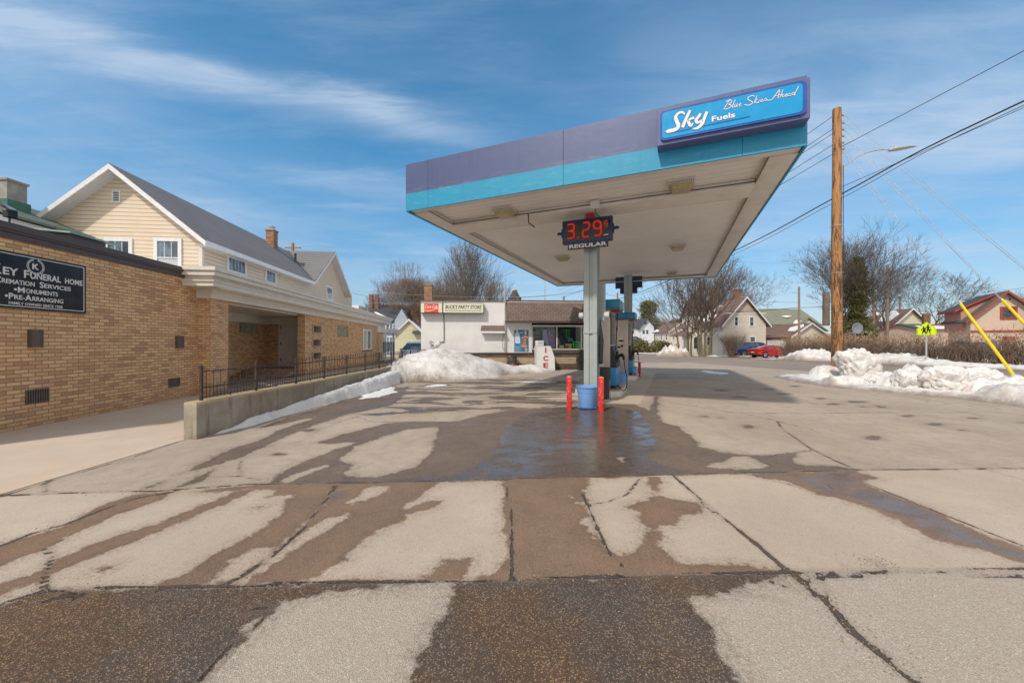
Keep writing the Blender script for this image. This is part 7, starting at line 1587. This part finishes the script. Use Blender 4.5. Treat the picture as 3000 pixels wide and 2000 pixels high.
lk = MB(); gwall(lk, 5.0, 8.4, 4.0, 9.0, -1, zpx(982, 52), zpx(957, 52)-.1, 'x'); lk.build('link_wall', m_siding_b, bh); lk = MB(); roofpair(lk, 5.2, 8.6, 4.0, 9.0, zpx(982, 52), zpx(957, 52), 'x', .3); lk.build('link_roof', m_roof_far, bh)
h3 = house('green_roof_house', 'house with broad mossy green roof rising behind the beige garage', 2245, 64, 9.5, 7.5, 944, 898, m_siding_w, m_roof_moss, along='x', wins=[(2254, 2262, 948, 970)], oh=.5)
mb = MB(); slab(mb, (4.0, -1.8, zpx(960, 62)), (6.2, -1.8, zpx(928, 62)), (6.2, 3.5, zpx(928, 62)), (4.0, 3.5, zpx(960, 62)), .12); slab(mb, (6.2, -1.8, zpx(928, 62)), (9.9, -1.8, zpx(968, 62)), (9.9, 3.5, zpx(968, 62)), (6.2, 3.5, zpx(928, 62)), .12); mb.build('porch_roof', m_roof_moss, h3)
mb = MB(); mb.prism([(4.3, -1), (9.5, -1), (9.5, zpx(968, 62)-.1), (6.2, zpx(930, 62)-.15), (4.3, zpx(957, 62)-.2)], lambda a, b, t_: (a, t_, b), -1.5, 0); mb.build('porch_wall', m_siding_w, h3)
snowpatch(h3, [(4.2, 1.5, 6.0), (5.6, 1.8, 6.15), (6.0, 1.4, 6.0), (4.6, .9, 5.75)])
snowpatch(h3, [(4.7, -1.2, zpx(949, 62)+.05), (5.4, -1.2, zpx(940, 62)+.06), (5.7, .2, zpx(936, 62)+.06), (4.9, .2, zpx(947, 62)+.06)])
# white house, second beige house
d = 110; wh = house('white_house', 'narrow white three storey house with dark gable roof far down the street', 1877, d, 4.1, 8, 954, 931, m_siding_w, m_roof_dark, trim=m_roof_dark, wins=[(1888, 1896, 942, 951), (1882, 1890, 966, 978), (1893, 1901, 966, 978), (1883, 1890, 1001, 1012), (1894, 1901, 1001, 1012)], fr=.05, oh=.7, frame=m_white)
mb = MB(); gwall(mb, -6, 0, 1.2, 7, -1, zpx(957, d), zpx(940, d), 'x'); mb.build('wing_wall', m_siding_w, wh); mb = MB(); roofpair(mb, -6, 0, 1.2, 7, zpx(957, d), zpx(938, d), 'x', .5); mb.build('wing_roof', m_roof_dark, wh)
for y0, y1 in ((966, 978), (1001, 1012)): window(wh, SOUTH(1.2), -2.3, -1.4, zpx(y1, d), zpx(y0, d), .1, 1, True, m_glassd, False)
mb = MB(); slab(mb, (-3.6, -.8, zpx(998, d)), (.6, -.8, zpx(998, d)), (-.6, 1.2, zpx(985, d)), (-3.6, 1.2, zpx(985, d)), .15); mb.build('porch_roof', m_roof_dark, wh)
MB().box(-4.6, -4.0, 4, 4.6, 7, zpx(925, d)).build('chimney', m_brick_red, wh)
tag(text_mesh('1413', m_ink, wh, .9, 1.7, zpx(989.5, d), zpx(987.5, d), y=-.01, depth=.01, bold=.02))
h5 = house('cream_long_house', 'cream house with brown hipped roof between the white house and the tree clump', 1962, 88, 5.2, 7, 968, 944, m_siding_b, m_roof_far, wins=[(1978, 1986, 977, 990)], wwins=[(1, 1.8, 2.0, 3.4), (3.4, 4.2, 2.0, 3.4), (5.6, 6.2, 2.0, 3.4)], oh=.5)
snowpatch(h5, [(-.3, 5, 4.05), (.1, 5, 4.35), (.5, 7, 4.7), (-.3, 7.4, 4.05)])
bw = tag(MB().box(0, 8.5, 0, .5, -1.2, .55).build('brown_wall', M('brown_wall_paint', (.20, .15, .12), .8, var=.15)), 'low plain brown wall beside the olive evergreen shrubs', 'wall'); bw.location = place(1955, 74); bw.rotation_euler = (0, 0, HR)
# yellow house, red roofs, pink house
h6 = house('yellow_house', 'pale yellow sided house with brown roof and roof snow beyond the hedge', 2620, 55, 5.2, 9, 944, 903, m_siding_y, m_roof_far, wins=[(2655, 2668, 947, 962)], wwins=[(2, 3, 2.2, 3.4), (5, 6, 2.2, 3.4)], oh=.45)
k6 = (zpx(903, 55)-zpx(944, 55))/2.6; r6 = lambda x: zpx(944, 55)+k6*x+.012
snowpatch(h6, [(.2, .8, r6(.2)), (1.6, .6, r6(1.6)), (2.3, 1.6, r6(2.3)), (2.2, 5.5, r6(2.2)), (1.6, 5.9, r6(1.6)), (1.5, 2.8, r6(1.5)), (.3, 2.4, r6(.3))])
h7 = house('red_roof_outbuilding', 'long low building with red and green roof partly under snow beyond the hedge', 2700, 47, 7.6, 5.0, 962, 946, m_pinkwall, m_roof_red, along='x', oh=.3, cat='outbuilding')
k7 = (zpx(946, 47)-zpx(962, 47))/2.5; r7 = lambda y: zpx(962, 47)+k7*y+.012
snowpatch(h7, [(-.3, -.25, r7(-.25)), (6.6, -.25, r7(-.25)), (6.6, .7, r7(.7)), (4.2, 1.1, r7(1.1)), (.8, 1.3, r7(1.3))])
mb = MB(); slab(mb, (-.4, .0, r7(0)+.03), (3.4, .9, r7(.9)+.03), (3.0, 2.5, r7(2.5)+.03), (-.4, 2.5, r7(2.5)+.03), .03); mb.build('green_roof_section', m_roof_green, h7)
d = 34; h8 = house('pink_house', 'pinkish stucco house with dark red trim and green roof at the frame edge', 2843, d, 4.1, 4, 927, 857, m_pinkwall, m_roof_green, trim=m_redtrim, frame=m_redtrim, oh=.45, fr=.16, bars=4); h8.rotation_euler = (0, 0, -R(30)); window(h8, SOUTH(0), 1.75, 2.75, zpx(936, 33), zpx(898, 33), .14, 4, True, m_glassd, False, m_redtrim)
mb = MB(); mb.box(-.05, 4.2, -.12, -.01, zpx(972, d), zpx(968, d)); mb.build('belt_trim', m_redtrim, h8)
for i in range(5): MB().box(1.2+i*.36, 1.29+i*.36, -.10, 0, zpx(882+abs(i-2)*.0, d), zpx(878, d)).build('beam_end', m_redtrim, h8)
mb = MB(); slab(mb, (-.75, .6, zpx(908, d)), (2.0, .6, zpx(858, d)+.02), (2.0, 4.0, zpx(858, d)+.02), (-.75, 4.0, zpx(908, d)), .10); mb.build('dormer_roof', m_roof_dark, h8)
mb = MB(); mb.add([(-.78, .55, zpx(908, d)-.14), (2.0, .55, zpx(858, d)-.10), (2.0, .55, zpx(858, d)+.05), (-.78, .55, zpx(908, d)+.03), (-.78, .6, zpx(908, d)-.14), (2.0, .6, zpx(858, d)-.10), (2.0, .6, zpx(858, d)+.05), (-.78, .6, zpx(908, d)+.03)], [(0, 1, 2, 3), (7, 6, 5, 4), (0, 4, 5, 1), (3, 2, 6, 7), (0, 3, 7, 4)]); mb.box(-.80, -.74, .55, 4.0, zpx(908, d)-.16, zpx(908, d)+.02); mb.build('dormer_fascia', m_redtrim, h8)
mb = MB(); mb.prism([(-.3, 2.5), (1.9, 2.5), (1.9, zpx(862, d)-.1), (-.3, zpx(905, d)-.1)], lambda a, b, t_: (a, t_, b), .8, 3.9); mb.build('dormer_wall', M('rose_siding', (.50, .24, .19), .7, var=.08), h8)
pr = empty('porch', (0, 0, 0)); pr.parent = h8
mb = MB(); slab(mb, (2.9, -1.6, zpx(905, 32)), (6.6, -1.6, zpx(905, 32)), (6.6, .3, zpx(880, 32)), (3.7, .3, zpx(880, 32)), .10); mb.build('roof', m_roof_dark, pr); mb = MB(); mb.box(2.9, 6.6, -1.65, -1.55, zpx(913, 32), zpx(905, 32)); mb.build('fascia', m_redtrim, pr)
MB().box(3.75, 4.15, -1.4, -1.0, -.8, zpx(912, 32)).build('post', m_pinkwall, pr); MB().box(3.25, 3.65, -1.3, -.9, -.6, 2.3).build('post', m_redtrim, pr)
pc = tag(MB().box(-.22, .22, -.22, .22, -.5, 1.9).build('gate_pillar', m_redtrim), 'dull red square pillar standing in the hedge before the pink house', 'pillar'); pc.location = place(2955, 29)
MB().box(-1.4, -.9, 5, 5.5, 3.4, zpx(918, d+5)).build('chimney', m_brick_dark, h8)
# ---- left distance: shed, blue house, brick block
sh = house('yellow_shed', 'weathered pale yellow gabled shed behind the parked silver van', 1158, 42, 3.0, 5, 973, 934, m_siding_y, m_roof_dark, oh=.22, cat='shed')
k8 = (zpx(934, 42)-zpx(973, 42))/1.5; r8 = lambda x: zpx(973, 42)+k8*(3.0-x)+.012
snowpatch(sh, [(1.8, .0, r8(1.8)), (2.9, .0, r8(2.9)), (2.95, 1.6, r8(2.95)), (2.4, 2.0, r8(2.4))])
mb = MB(); slab(mb, (1.9, -.5, zpx(976, 42)), (3.3, -.5, zpx(976, 42)), (3.3, 0, zpx(968, 42)), (1.9, 0, zpx(968, 42)), .06); mb.build('door_hood', m_roof_dark, sh)
d = 62; bl = house('blue_house', 'slate blue house with white porch posts and twin chimneys beyond the cornice', 1078, d, 5.6, 9, 935, 893, m_siding_blue, m_roof_dark, along='x', oh=.4)
for a, b in ((1128, 1140), (1148, 1160), (1100, 1112)): window(bl, SOUTH(0), (a-1078)/FOC*d, (b-1078)/FOC*d, zpx(968, d), zpx(948, d), .12, 1, True, m_glassd, False)
mb = MB()
for a in (1135, 1143, 1152, 1160, 1168): x = (a-1078)/FOC*d; mb.box(x-.06, x+.06, -1.2, -1.08, -1, zpx(985, d))
mb.box(2.8, 5.8, -1.25, -1.05, zpx(987, d), zpx(984, d)); mb.build('porch_post', m_white, bl)
for a in (1068, 1086): x = (a-1078)/FOC*d; c_ = MB().box(x-.3, x+.3, 4.0, 4.6, 5.5, zpx(862, d+4)).build('chimney', m_brick_dark, bl)
snowpatch(bl, [(.6, 1.5, zpx(918, d)+.3), (1.0, 1.5, zpx(918, d)+.3), (3.2, .2, zpx(935, d)+.2), (2.7, .0, zpx(935, d)+.1)])
mb = MB(); gwall(mb, 4.4, 6.6, -.8, 2, -1, zpx(940, d), zpx(905, d), 'y'); mb.build('bay_wall', MSIDING('pale_blue_shingle', (.38, .43, .52), .16, .4), bl)
mb = MB(); mb.box(-4.5, -1.2, -1.0, 4, -1, zpx(896, d)); mb.build('side_wing', m_siding_w, bl)
d = 88; bb = empty('brick_block', place(1120, d), HR, 'flat topped red brown brick building with a boarded window behind the yellow shed', 'building')
MB().box(0, 34, 0, 12, -1, zpx(896, d)).build('wall', m_brick_dark, bb); MB().box(-.1, 34.1, -.1, 12.1, zpx(896, d), zpx(893, d)).build('parapet', m_brick_red, bb)
x0, x1 = (1175-1120)/FOC*d, (1206-1120)/FOC*d; mb = MB(); mb.box(x0, x1, -.12, -.01, zpx(934, d), zpx(907, d)); mb.build('window_surround', m_brick_red, bb); MB().box(x0+.5, x1-.5, -.16, -.121, zpx(931, d), zpx(910, d)).build('window', m_glassd, bb)
sp = empty('spire', place(1508, 150), 0, 'distant slate spire with golden finial above the store mansard', 'spire')
MB().lathe([(2.6, 0), (2.6, zpx(872, 150)), (2.2, zpx(872, 150)), (.75, zpx(850, 150))], n=8).build('tower', m_roof_dark, sp, smooth='auto'); MB().lathe([(.8, zpx(850, 150)), (.55, zpx(846, 150)), (.1, zpx(843, 150)), (.05, zpx(838, 150))], n=8).build('finial', M('gilded_finial', (.6, .35, .12), .4), sp)
# ------------------------------------------------------------------ distant poles and wires
m_oldpole = M('weathered_grey_brown_pole', (.26, .19, .14), .85, var=.2, scale=4)
for px, d, y0, r_, lb, arm_ in [(1809, 62, 857, .16, 'yellowish pole top seen between the two pump caps', 0), (2341, 42, 840, .13, 'thin grey pole in front of the beige garage', 0), (2560, 52, 808, .16, 'shorter leaning grey pole beyond the hedge left of the tan one', 1), (2600, 50, 776, .17, 'tallest tan pole beyond the hedge', 0), (2637, 58, 868, .17, 'short stub pole before the yellow house', 0), (1652, 56, 868, .16, 'pole hidden mostly behind the store window corner', 0)]:
    p = place(px, d); u = empty('utility_pole', (p.x, p.y, gz(p.x, p.y)), 0, lb, 'utility pole', 'distant utility poles'); H_ = zpx(y0, d)-gz(p.x, p.y)
    MB().tube([(0, 0, 0), (0.0, 0, H_*.5), (-.02*arm_*H_, 0, H_)], [r_, r_*.92, r_*.8], 10).build('shaft', m_oldpole if px != 1809 else m_pole, u, smooth='auto')
p = place(858, 48); u = empty('utility_pole', (p.x, p.y, 0), 0, 'pole top with crossarm just above the cream house ridge', 'utility pole', 'distant utility poles')
MB().tube([(0, 0, 0), (0, 0, zpx(712, 48))], .17, 10).build('shaft', m_pole, u); z_ = zpx(722, 48)
MB().box(-1.0, 1.0, -.06, .06, z_-.25, z_-.1).build('crossarm', m_oldpole, u)
mb = MB()
for x in (-.95, -.6, .5, .9): mb.lathe([(.05, 0), (.07, .06), (.03, .16), (0, .17)], (x, 0, z_-.1), 8)
mb.tube([(-.9, 0, z_-.15), (-1.1, 0, z_+.25)], .03, 5); mb.build('insulator', m_galv, u)
def wpx(a, b, da, db, r_, lb, sag=.4, mat=None): wire([at(a[0], a[1], da), at(b[0], b[1], db)], r_, lb, sag=sag, mat=mat, group='distant overhead wires', n=14)
wpx((1914, 917), (2341, 901), 60, 42, .030, 'dark wire crossing low in front of the beige house gable', .3)
wpx((2341, 901), (2600, 872), 42, 50, .024, 'dark wire crossing behind the orange utility pole above the garage', .3)
wpx((2060, 868), (2341, 886), 60, 42, .014, 'thin wire crossing the beige house chimneys', .2)
wpx((2600, 852), (3010, 842), 50, 34, .014, 'upper thin wire right of the distant poles toward the pink house', .5)
wpx((2600, 868), (3010, 866), 50, 34, .014, 'second thin wire right of the distant poles toward the pink house', .4)
wpx((2600, 902), (3010, 912), 50, 34, .018, 'lowest dark wire before the round bare tree', .3)
wpx((2075, 758), (2341, 772), 60, 42, .008, 'faint high wire behind the canopy corner', .2)
wpx((858, 745), (1700, 800), 48, 60, .010, 'pale high wire from the crossarm pole over the store', .8, m_wire_l)
wpx((858, 722), (1660, 760), 48, 60, .010, 'topmost pale wire from the crossarm pole', 1.0, m_wire_l)
wpx((1030, 850), (1600, 868), 34, 40, .012, 'long pale wire crossing the orange chimney of the store', .3, m_wire_l)
wpx((1030, 858), (1245, 876), 34, 24, .010, 'dark wire running from the cream house to the store corner', .2)
wpx((1030, 886), (1400, 878), 40, 40, .008, 'pale wire low above the brick block parapet', .2, m_wire_l)
wpx((1500, 872), (1720, 850), 24, 30, .014, 'dark wire rising behind the store mansard', .1)
wpx((1763, 853), (1810, 866), 40, 62, .02, 'short wire between near post and pump cap', .2)
wpx((1810, 862), (1905, 872), 62, 60, .016, 'thin wire right of the far post', .4)
wpx((1810, 870), (2060, 876), 62, 60, .016, 'slack thin wire right of the far post', .7)
# ------------------------------------------------------------------ trees
RMIN = [.01]
def rotv(v, ax, a): return Matrix.Rotation(a, 3, ax) @ v
def grow(mb_t, mb_b, p, d, L, r, lvl, maxl, rnd, up_, spr, wig=.07, tw=2):
    pts = [p]; dd = d.copy(); n = 3 if lvl < 3 else 2
    for i in range(n):
        dd = (dd+Vector((rnd.gauss(0, wig), rnd.gauss(0, wig), rnd.gauss(0, wig)+up_*.08))).normalized(); p = p+dd*L/n; pts.append(p)
    r1 = r*(.72 if lvl else .78); m_ = mb_t if lvl < 2 else mb_b; sides = 8 if lvl == 0 else (5 if lvl < 3 else 3)
    m_.tube(pts, [max(RMIN[0], r+(r1-r)*i/n) for i in range(n+1)], sides, False)
    if lvl >= maxl: return
    k_ = rnd.choice((2, 3)) if lvl > 0 else rnd.choice((3, 4))
    base_a = rnd.uniform(0, 6.28)
    for i in range(k_):
        ax = Vector((math.cos(base_a+i*6.28/k_), math.sin(base_a+i*6.28/k_), .1)); ax = (ax-dd*ax.dot(dd)).normalized()
        a = spr*rnd.uniform(.55, 1.25); nd = rotv(dd, ax, a); grow(mb_t, mb_b, pts[-1], nd, L*rnd.uniform(.70, .90), r1*rnd.uniform(.58, .76), lvl+1, maxl, rnd, up_, spr, wig, tw)
    if lvl >= 1:
        for q in pts[1:-1] if lvl < maxl-1 else pts:
            for _ in range(1 if lvl < maxl-1 else tw):
                ax = Vector((rnd.gauss(0, 1), rnd.gauss(0, 1), rnd.gauss(0, 1))).normalized(); nd = rotv(dd, ax, rnd.uniform(.5, 1.0)); nd.z += .15; nd.normalize()
                grow(mb_t, mb_b, q, nd, L*rnd.uniform(.5, .75), r1*.55, min(maxl, lvl+2), maxl, rnd, up_, spr, wig, tw)
def tree(name, label, px, d, top, spread=.5, up_=1.0, stems=1, seed=1, maxl=6, bark=None, twig=None, L0=.27, rmin=.012, stem_r=None, sw=.5, group='bare trees', tw=2, r0=None, rm=1.0):
    p0 = place(px, d); z0 = gz(p0.x, p0.y); H_ = zpx(top, d)-z0; rnd = random.Random(seed)
    t_ = empty(name, (p0.x, p0.y, z0), 0, label, 'tree', group); mt, mbn = MB(), MB(); RMIN[0] = .00015*d*(1-.0)*rm
    for s_ in range(stems):
        a = rnd.uniform(0, 6.28); q = 0 if stems == 1 else rnd.uniform(.1, 1)
        dr = Vector((math.cos(a)*.22*q, math.sin(a)*.22*q, 1)).normalized(); pb = Vector((math.cos(a)*sw*q, math.sin(a)*sw*q, -.1))
        grow(mt, mbn, pb, dr, H_*L0*rnd.uniform(.85, 1.15), (r0 or H_*.021)/(1 if stems == 1 else 1.7), 0, maxl, rnd, up_, spread, tw=tw)
    zs_ = max(v[2] for v in mbn.v) if mbn.v else H_; k_ = H_/zs_
    X = Matrix.Diagonal((k_, k_, k_, 1)); mt.build('trunk', bark or m_bark, t_, smooth='auto', xf=X, recalc=False); mbn.build('branches', twig or m_twig_g, t_, xf=X, recalc=False); return t_
def clump(name, label, px, d, top, stems, seed, lean=.10, sw=1.0, r0=.11, twig=None, bark=None, group='bare trees', ang=.75, blen=.30, nb=16):
    p0 = place(px, d); z0 = gz(p0.x, p0.y); H_ = zpx(top, d)-z0; rnd = random.Random(seed)
    t_ = empty(name, (p0.x, p0.y, z0), 0, label, 'tree', group); mt, mbn = MB(), MB(); rmn = .00015*d
    for s_ in range(stems):
        a = 6.283*s_/stems+rnd.uniform(-.5, .5); q = rnd.uniform(.2, 1); h = H_*rnd.uniform(.78, 1.0); b = Vector((math.cos(a)*sw*q, math.sin(a)*sw*q*.6, -.1)); dr = Vector((math.cos(a)*lean*q*h, math.sin(a)*lean*q*h, 0))
        P_ = []
        for i in range(11):
            f = i/10; P_.append(b+dr*f**1.3+Vector((rnd.gauss(0, .012)*h*f, rnd.gauss(0, .012)*h*f, h*f)))
        mt.tube(P_, [max(rmn, r0*rnd.uniform(.9, 1.1)*(1-i/10.5)**.8) for i in range(11)], 7, False)
        for k_ in range(nb):
            f = .22+.76*(k_+rnd.random())/nb; i = int(f*10); p = P_[i].lerp(P_[min(10, i+1)], f*10-i); aa = rnd.uniform(0, 6.283) if rnd.random() < .4 else a+rnd.gauss(0, .9)
            el = rnd.uniform(ang*.8, ang*1.3); d_ = Vector((math.cos(aa)*math.cos(el), math.sin(aa)*math.cos(el), math.sin(el))); L = h*blen*(1.12-f)*rnd.uniform(.7, 1.25)+.5
            grow(mbn, mbn, p, d_, L, r0*.42*(1.1-f), 4, 6, rnd, 1.2, .42, .09, 2)
    mt.build('trunk', bark or m_bark_moss, t_, smooth='auto', recalc=False); mbn.build('branches', twig or m_twig_g, t_, recalc=False); return t_
tree('bare_tree', 'big spreading bare tree right behind the orange utility pole', 2462, 47, 672, .46, .7, 2, 5, 7, sw=.5, L0=.22)
tree('bare_tree', 'bare tree filling the sky between cedar and tan pole', 2590, 52, 712, .42, .6, 1, 8, 7, L0=.25)
tree('bare_tree', 'round crowned bare tree beyond the yellow house', 2725, 62, 790, .52, .35, 1, 12, 7, L0=.22)
tree('bare_tree', 'wide bare tree behind the beige house chimneys', 2152, 78, 782, .52, .6, 1, 21, 7, L0=.28)
clump('bare_tree', 'slender many stemmed bare tree before the beige house', 2062, 45, 770, 7, 33, lean=.13, sw=1.1, r0=.16, nb=15)
clump('bare_tree', 'thin stemmed bare tree at the kerb beside the mossy clump', 2014, 47, 800, 4, 41, lean=.20, sw=1.0, r0=.12, nb=14)
clump('bare_tree', 'tall feathery bare tree rising behind the store name sign', 1368, 62, 705, 6, 52, lean=.16, sw=.8, r0=.13, nb=26, ang=.95, blen=.26, bark=m_bark)
tree('bare_tree', 'bare tree spreading directly over the orange store chimney', 1225, 66, 762, .38, 1.2, 3, 61, 7, twig=m_twig, L0=.25, sw=.5)
tree('bare_tree', 'dense low bare tree between the chimney and the feathery tree', 1305, 74, 775, .38, 1.0, 3, 67, 7, twig=m_twig, L0=.24)
tree('bare_tree', 'pale bare tree over the twin chimneys of the blue house', 1122, 72, 800, .34, 1.3, 3, 72, 6, L0=.26)
tree('bare_tree', 'low bare tree beside the canopy corner above the store roof', 1428, 80, 795, .36, 1.2, 2, 79, 6, twig=m_twig, L0=.26)
tree('bare_tree', 'bare tree reaching in from the frame edge above the pink house', 3060, 50, 838, .5, .6, 1, 83, 6, L0=.25)
tree('bare_tree', 'small bare tree behind the cream long house', 1985, 100, 925, .4, 1.0, 3, 88, 6, twig=m_twig)
def needles(name, label, px, d, top, bot, fn, n, s_, mat, seed, limbs=True):
    rnd = random.Random(seed); p0 = place(px, d); z0 = gz(p0.x, p0.y); t_ = empty(name, (p0.x, p0.y, z0), 0, label, 'tree'); H_ = zpx(top, d)-z0
    MB().tube([(0, 0, 0), (.1, 0, H_*.5), (0, 0, H_*.95)], [H_*.022, H_*.014, .03], 8).build('trunk', m_bark, t_)
    mb = MB(); cl = []
    for _ in range(n//26):
        f = rnd.random()**.8; z = bot+(H_-bot)*f; a = rnd.uniform(0, 6.28); R_ = fn(f)*rnd.uniform(.25, 1.08); cl.append((Vector((math.cos(a)*R_, math.sin(a)*R_, z)), a, R_))
    for c_, a, R_ in cl:
        if limbs and rnd.random() < .3: mb2.tube([(0, 0, c_.z-.3*R_), tuple(c_)], [.05, .02], 4, False) if False else None
        for _k in range(26):
            o_ = Vector((rnd.gauss(0, 1), rnd.gauss(0, 1), rnd.gauss(0, .55)))*s_*1.5; u_ = Vector((rnd.gauss(0, 1), rnd.gauss(0, 1), rnd.gauss(0, 1))).normalized()*s_*rnd.uniform(.5, 1.1); v_ = Vector((rnd.gauss(0, 1), rnd.gauss(0, 1), rnd.gauss(0, 1))).normalized()*s_*.35; q = c_+o_
            mb.add([q-u_, q+v_, q+u_, q-v_], [(0, 1, 2, 3)])
    mb.build('foliage', mat, t_, recalc=False); return t_
needles('cedar_tree', 'dark ragged cedar standing against the big bare tree', 2512, 44, 758, .8, lambda f: 1.9*(1-f)**.5*(.75+.35*math.sin(f*11)), 17000, .16, m_conifer, 3)
needles('pine_tree', 'distant green pine behind the white house', 1898, 140, 884, 3, lambda f: (5.2 if f < .7 else 3.4)*(.7+.3*math.sin(f*17)), 9000, .42, m_pine, 4)
fw = MB(); rnd = random.Random(5)
def _fw():
    x = rnd.uniform(40, 125); return (x, 195+rnd.uniform(-4, 4), 0)
random.seed(11)
for _ in range(2600):
    x = random.uniform(40, 100); y = random.uniform(185, 205); h = random.uniform(8, 13); fw.tube([(x, y, 0), (x+random.gauss(0, .6), y, h*.6), (x+random.gauss(0, 1.5), y, h)], [.14, .09, .05], 3, False)
tag(fw.build('bare_woodland', m_twig, recalc=False), kind='stuff')
fl2 = MB()
for _ in range(3200):
    x = random.uniform(-85, 30); y = random.uniform(150, 175); h = random.uniform(6, 12); fl2.tube([(x, y, 0), (x+random.gauss(0, .6), y, h*.6), (x+random.gauss(0, 1.5), y, h)], [.12, .08, .05], 3, False)
tag(fl2.build('bare_woodland', m_twig_g, recalc=False), kind='stuff')
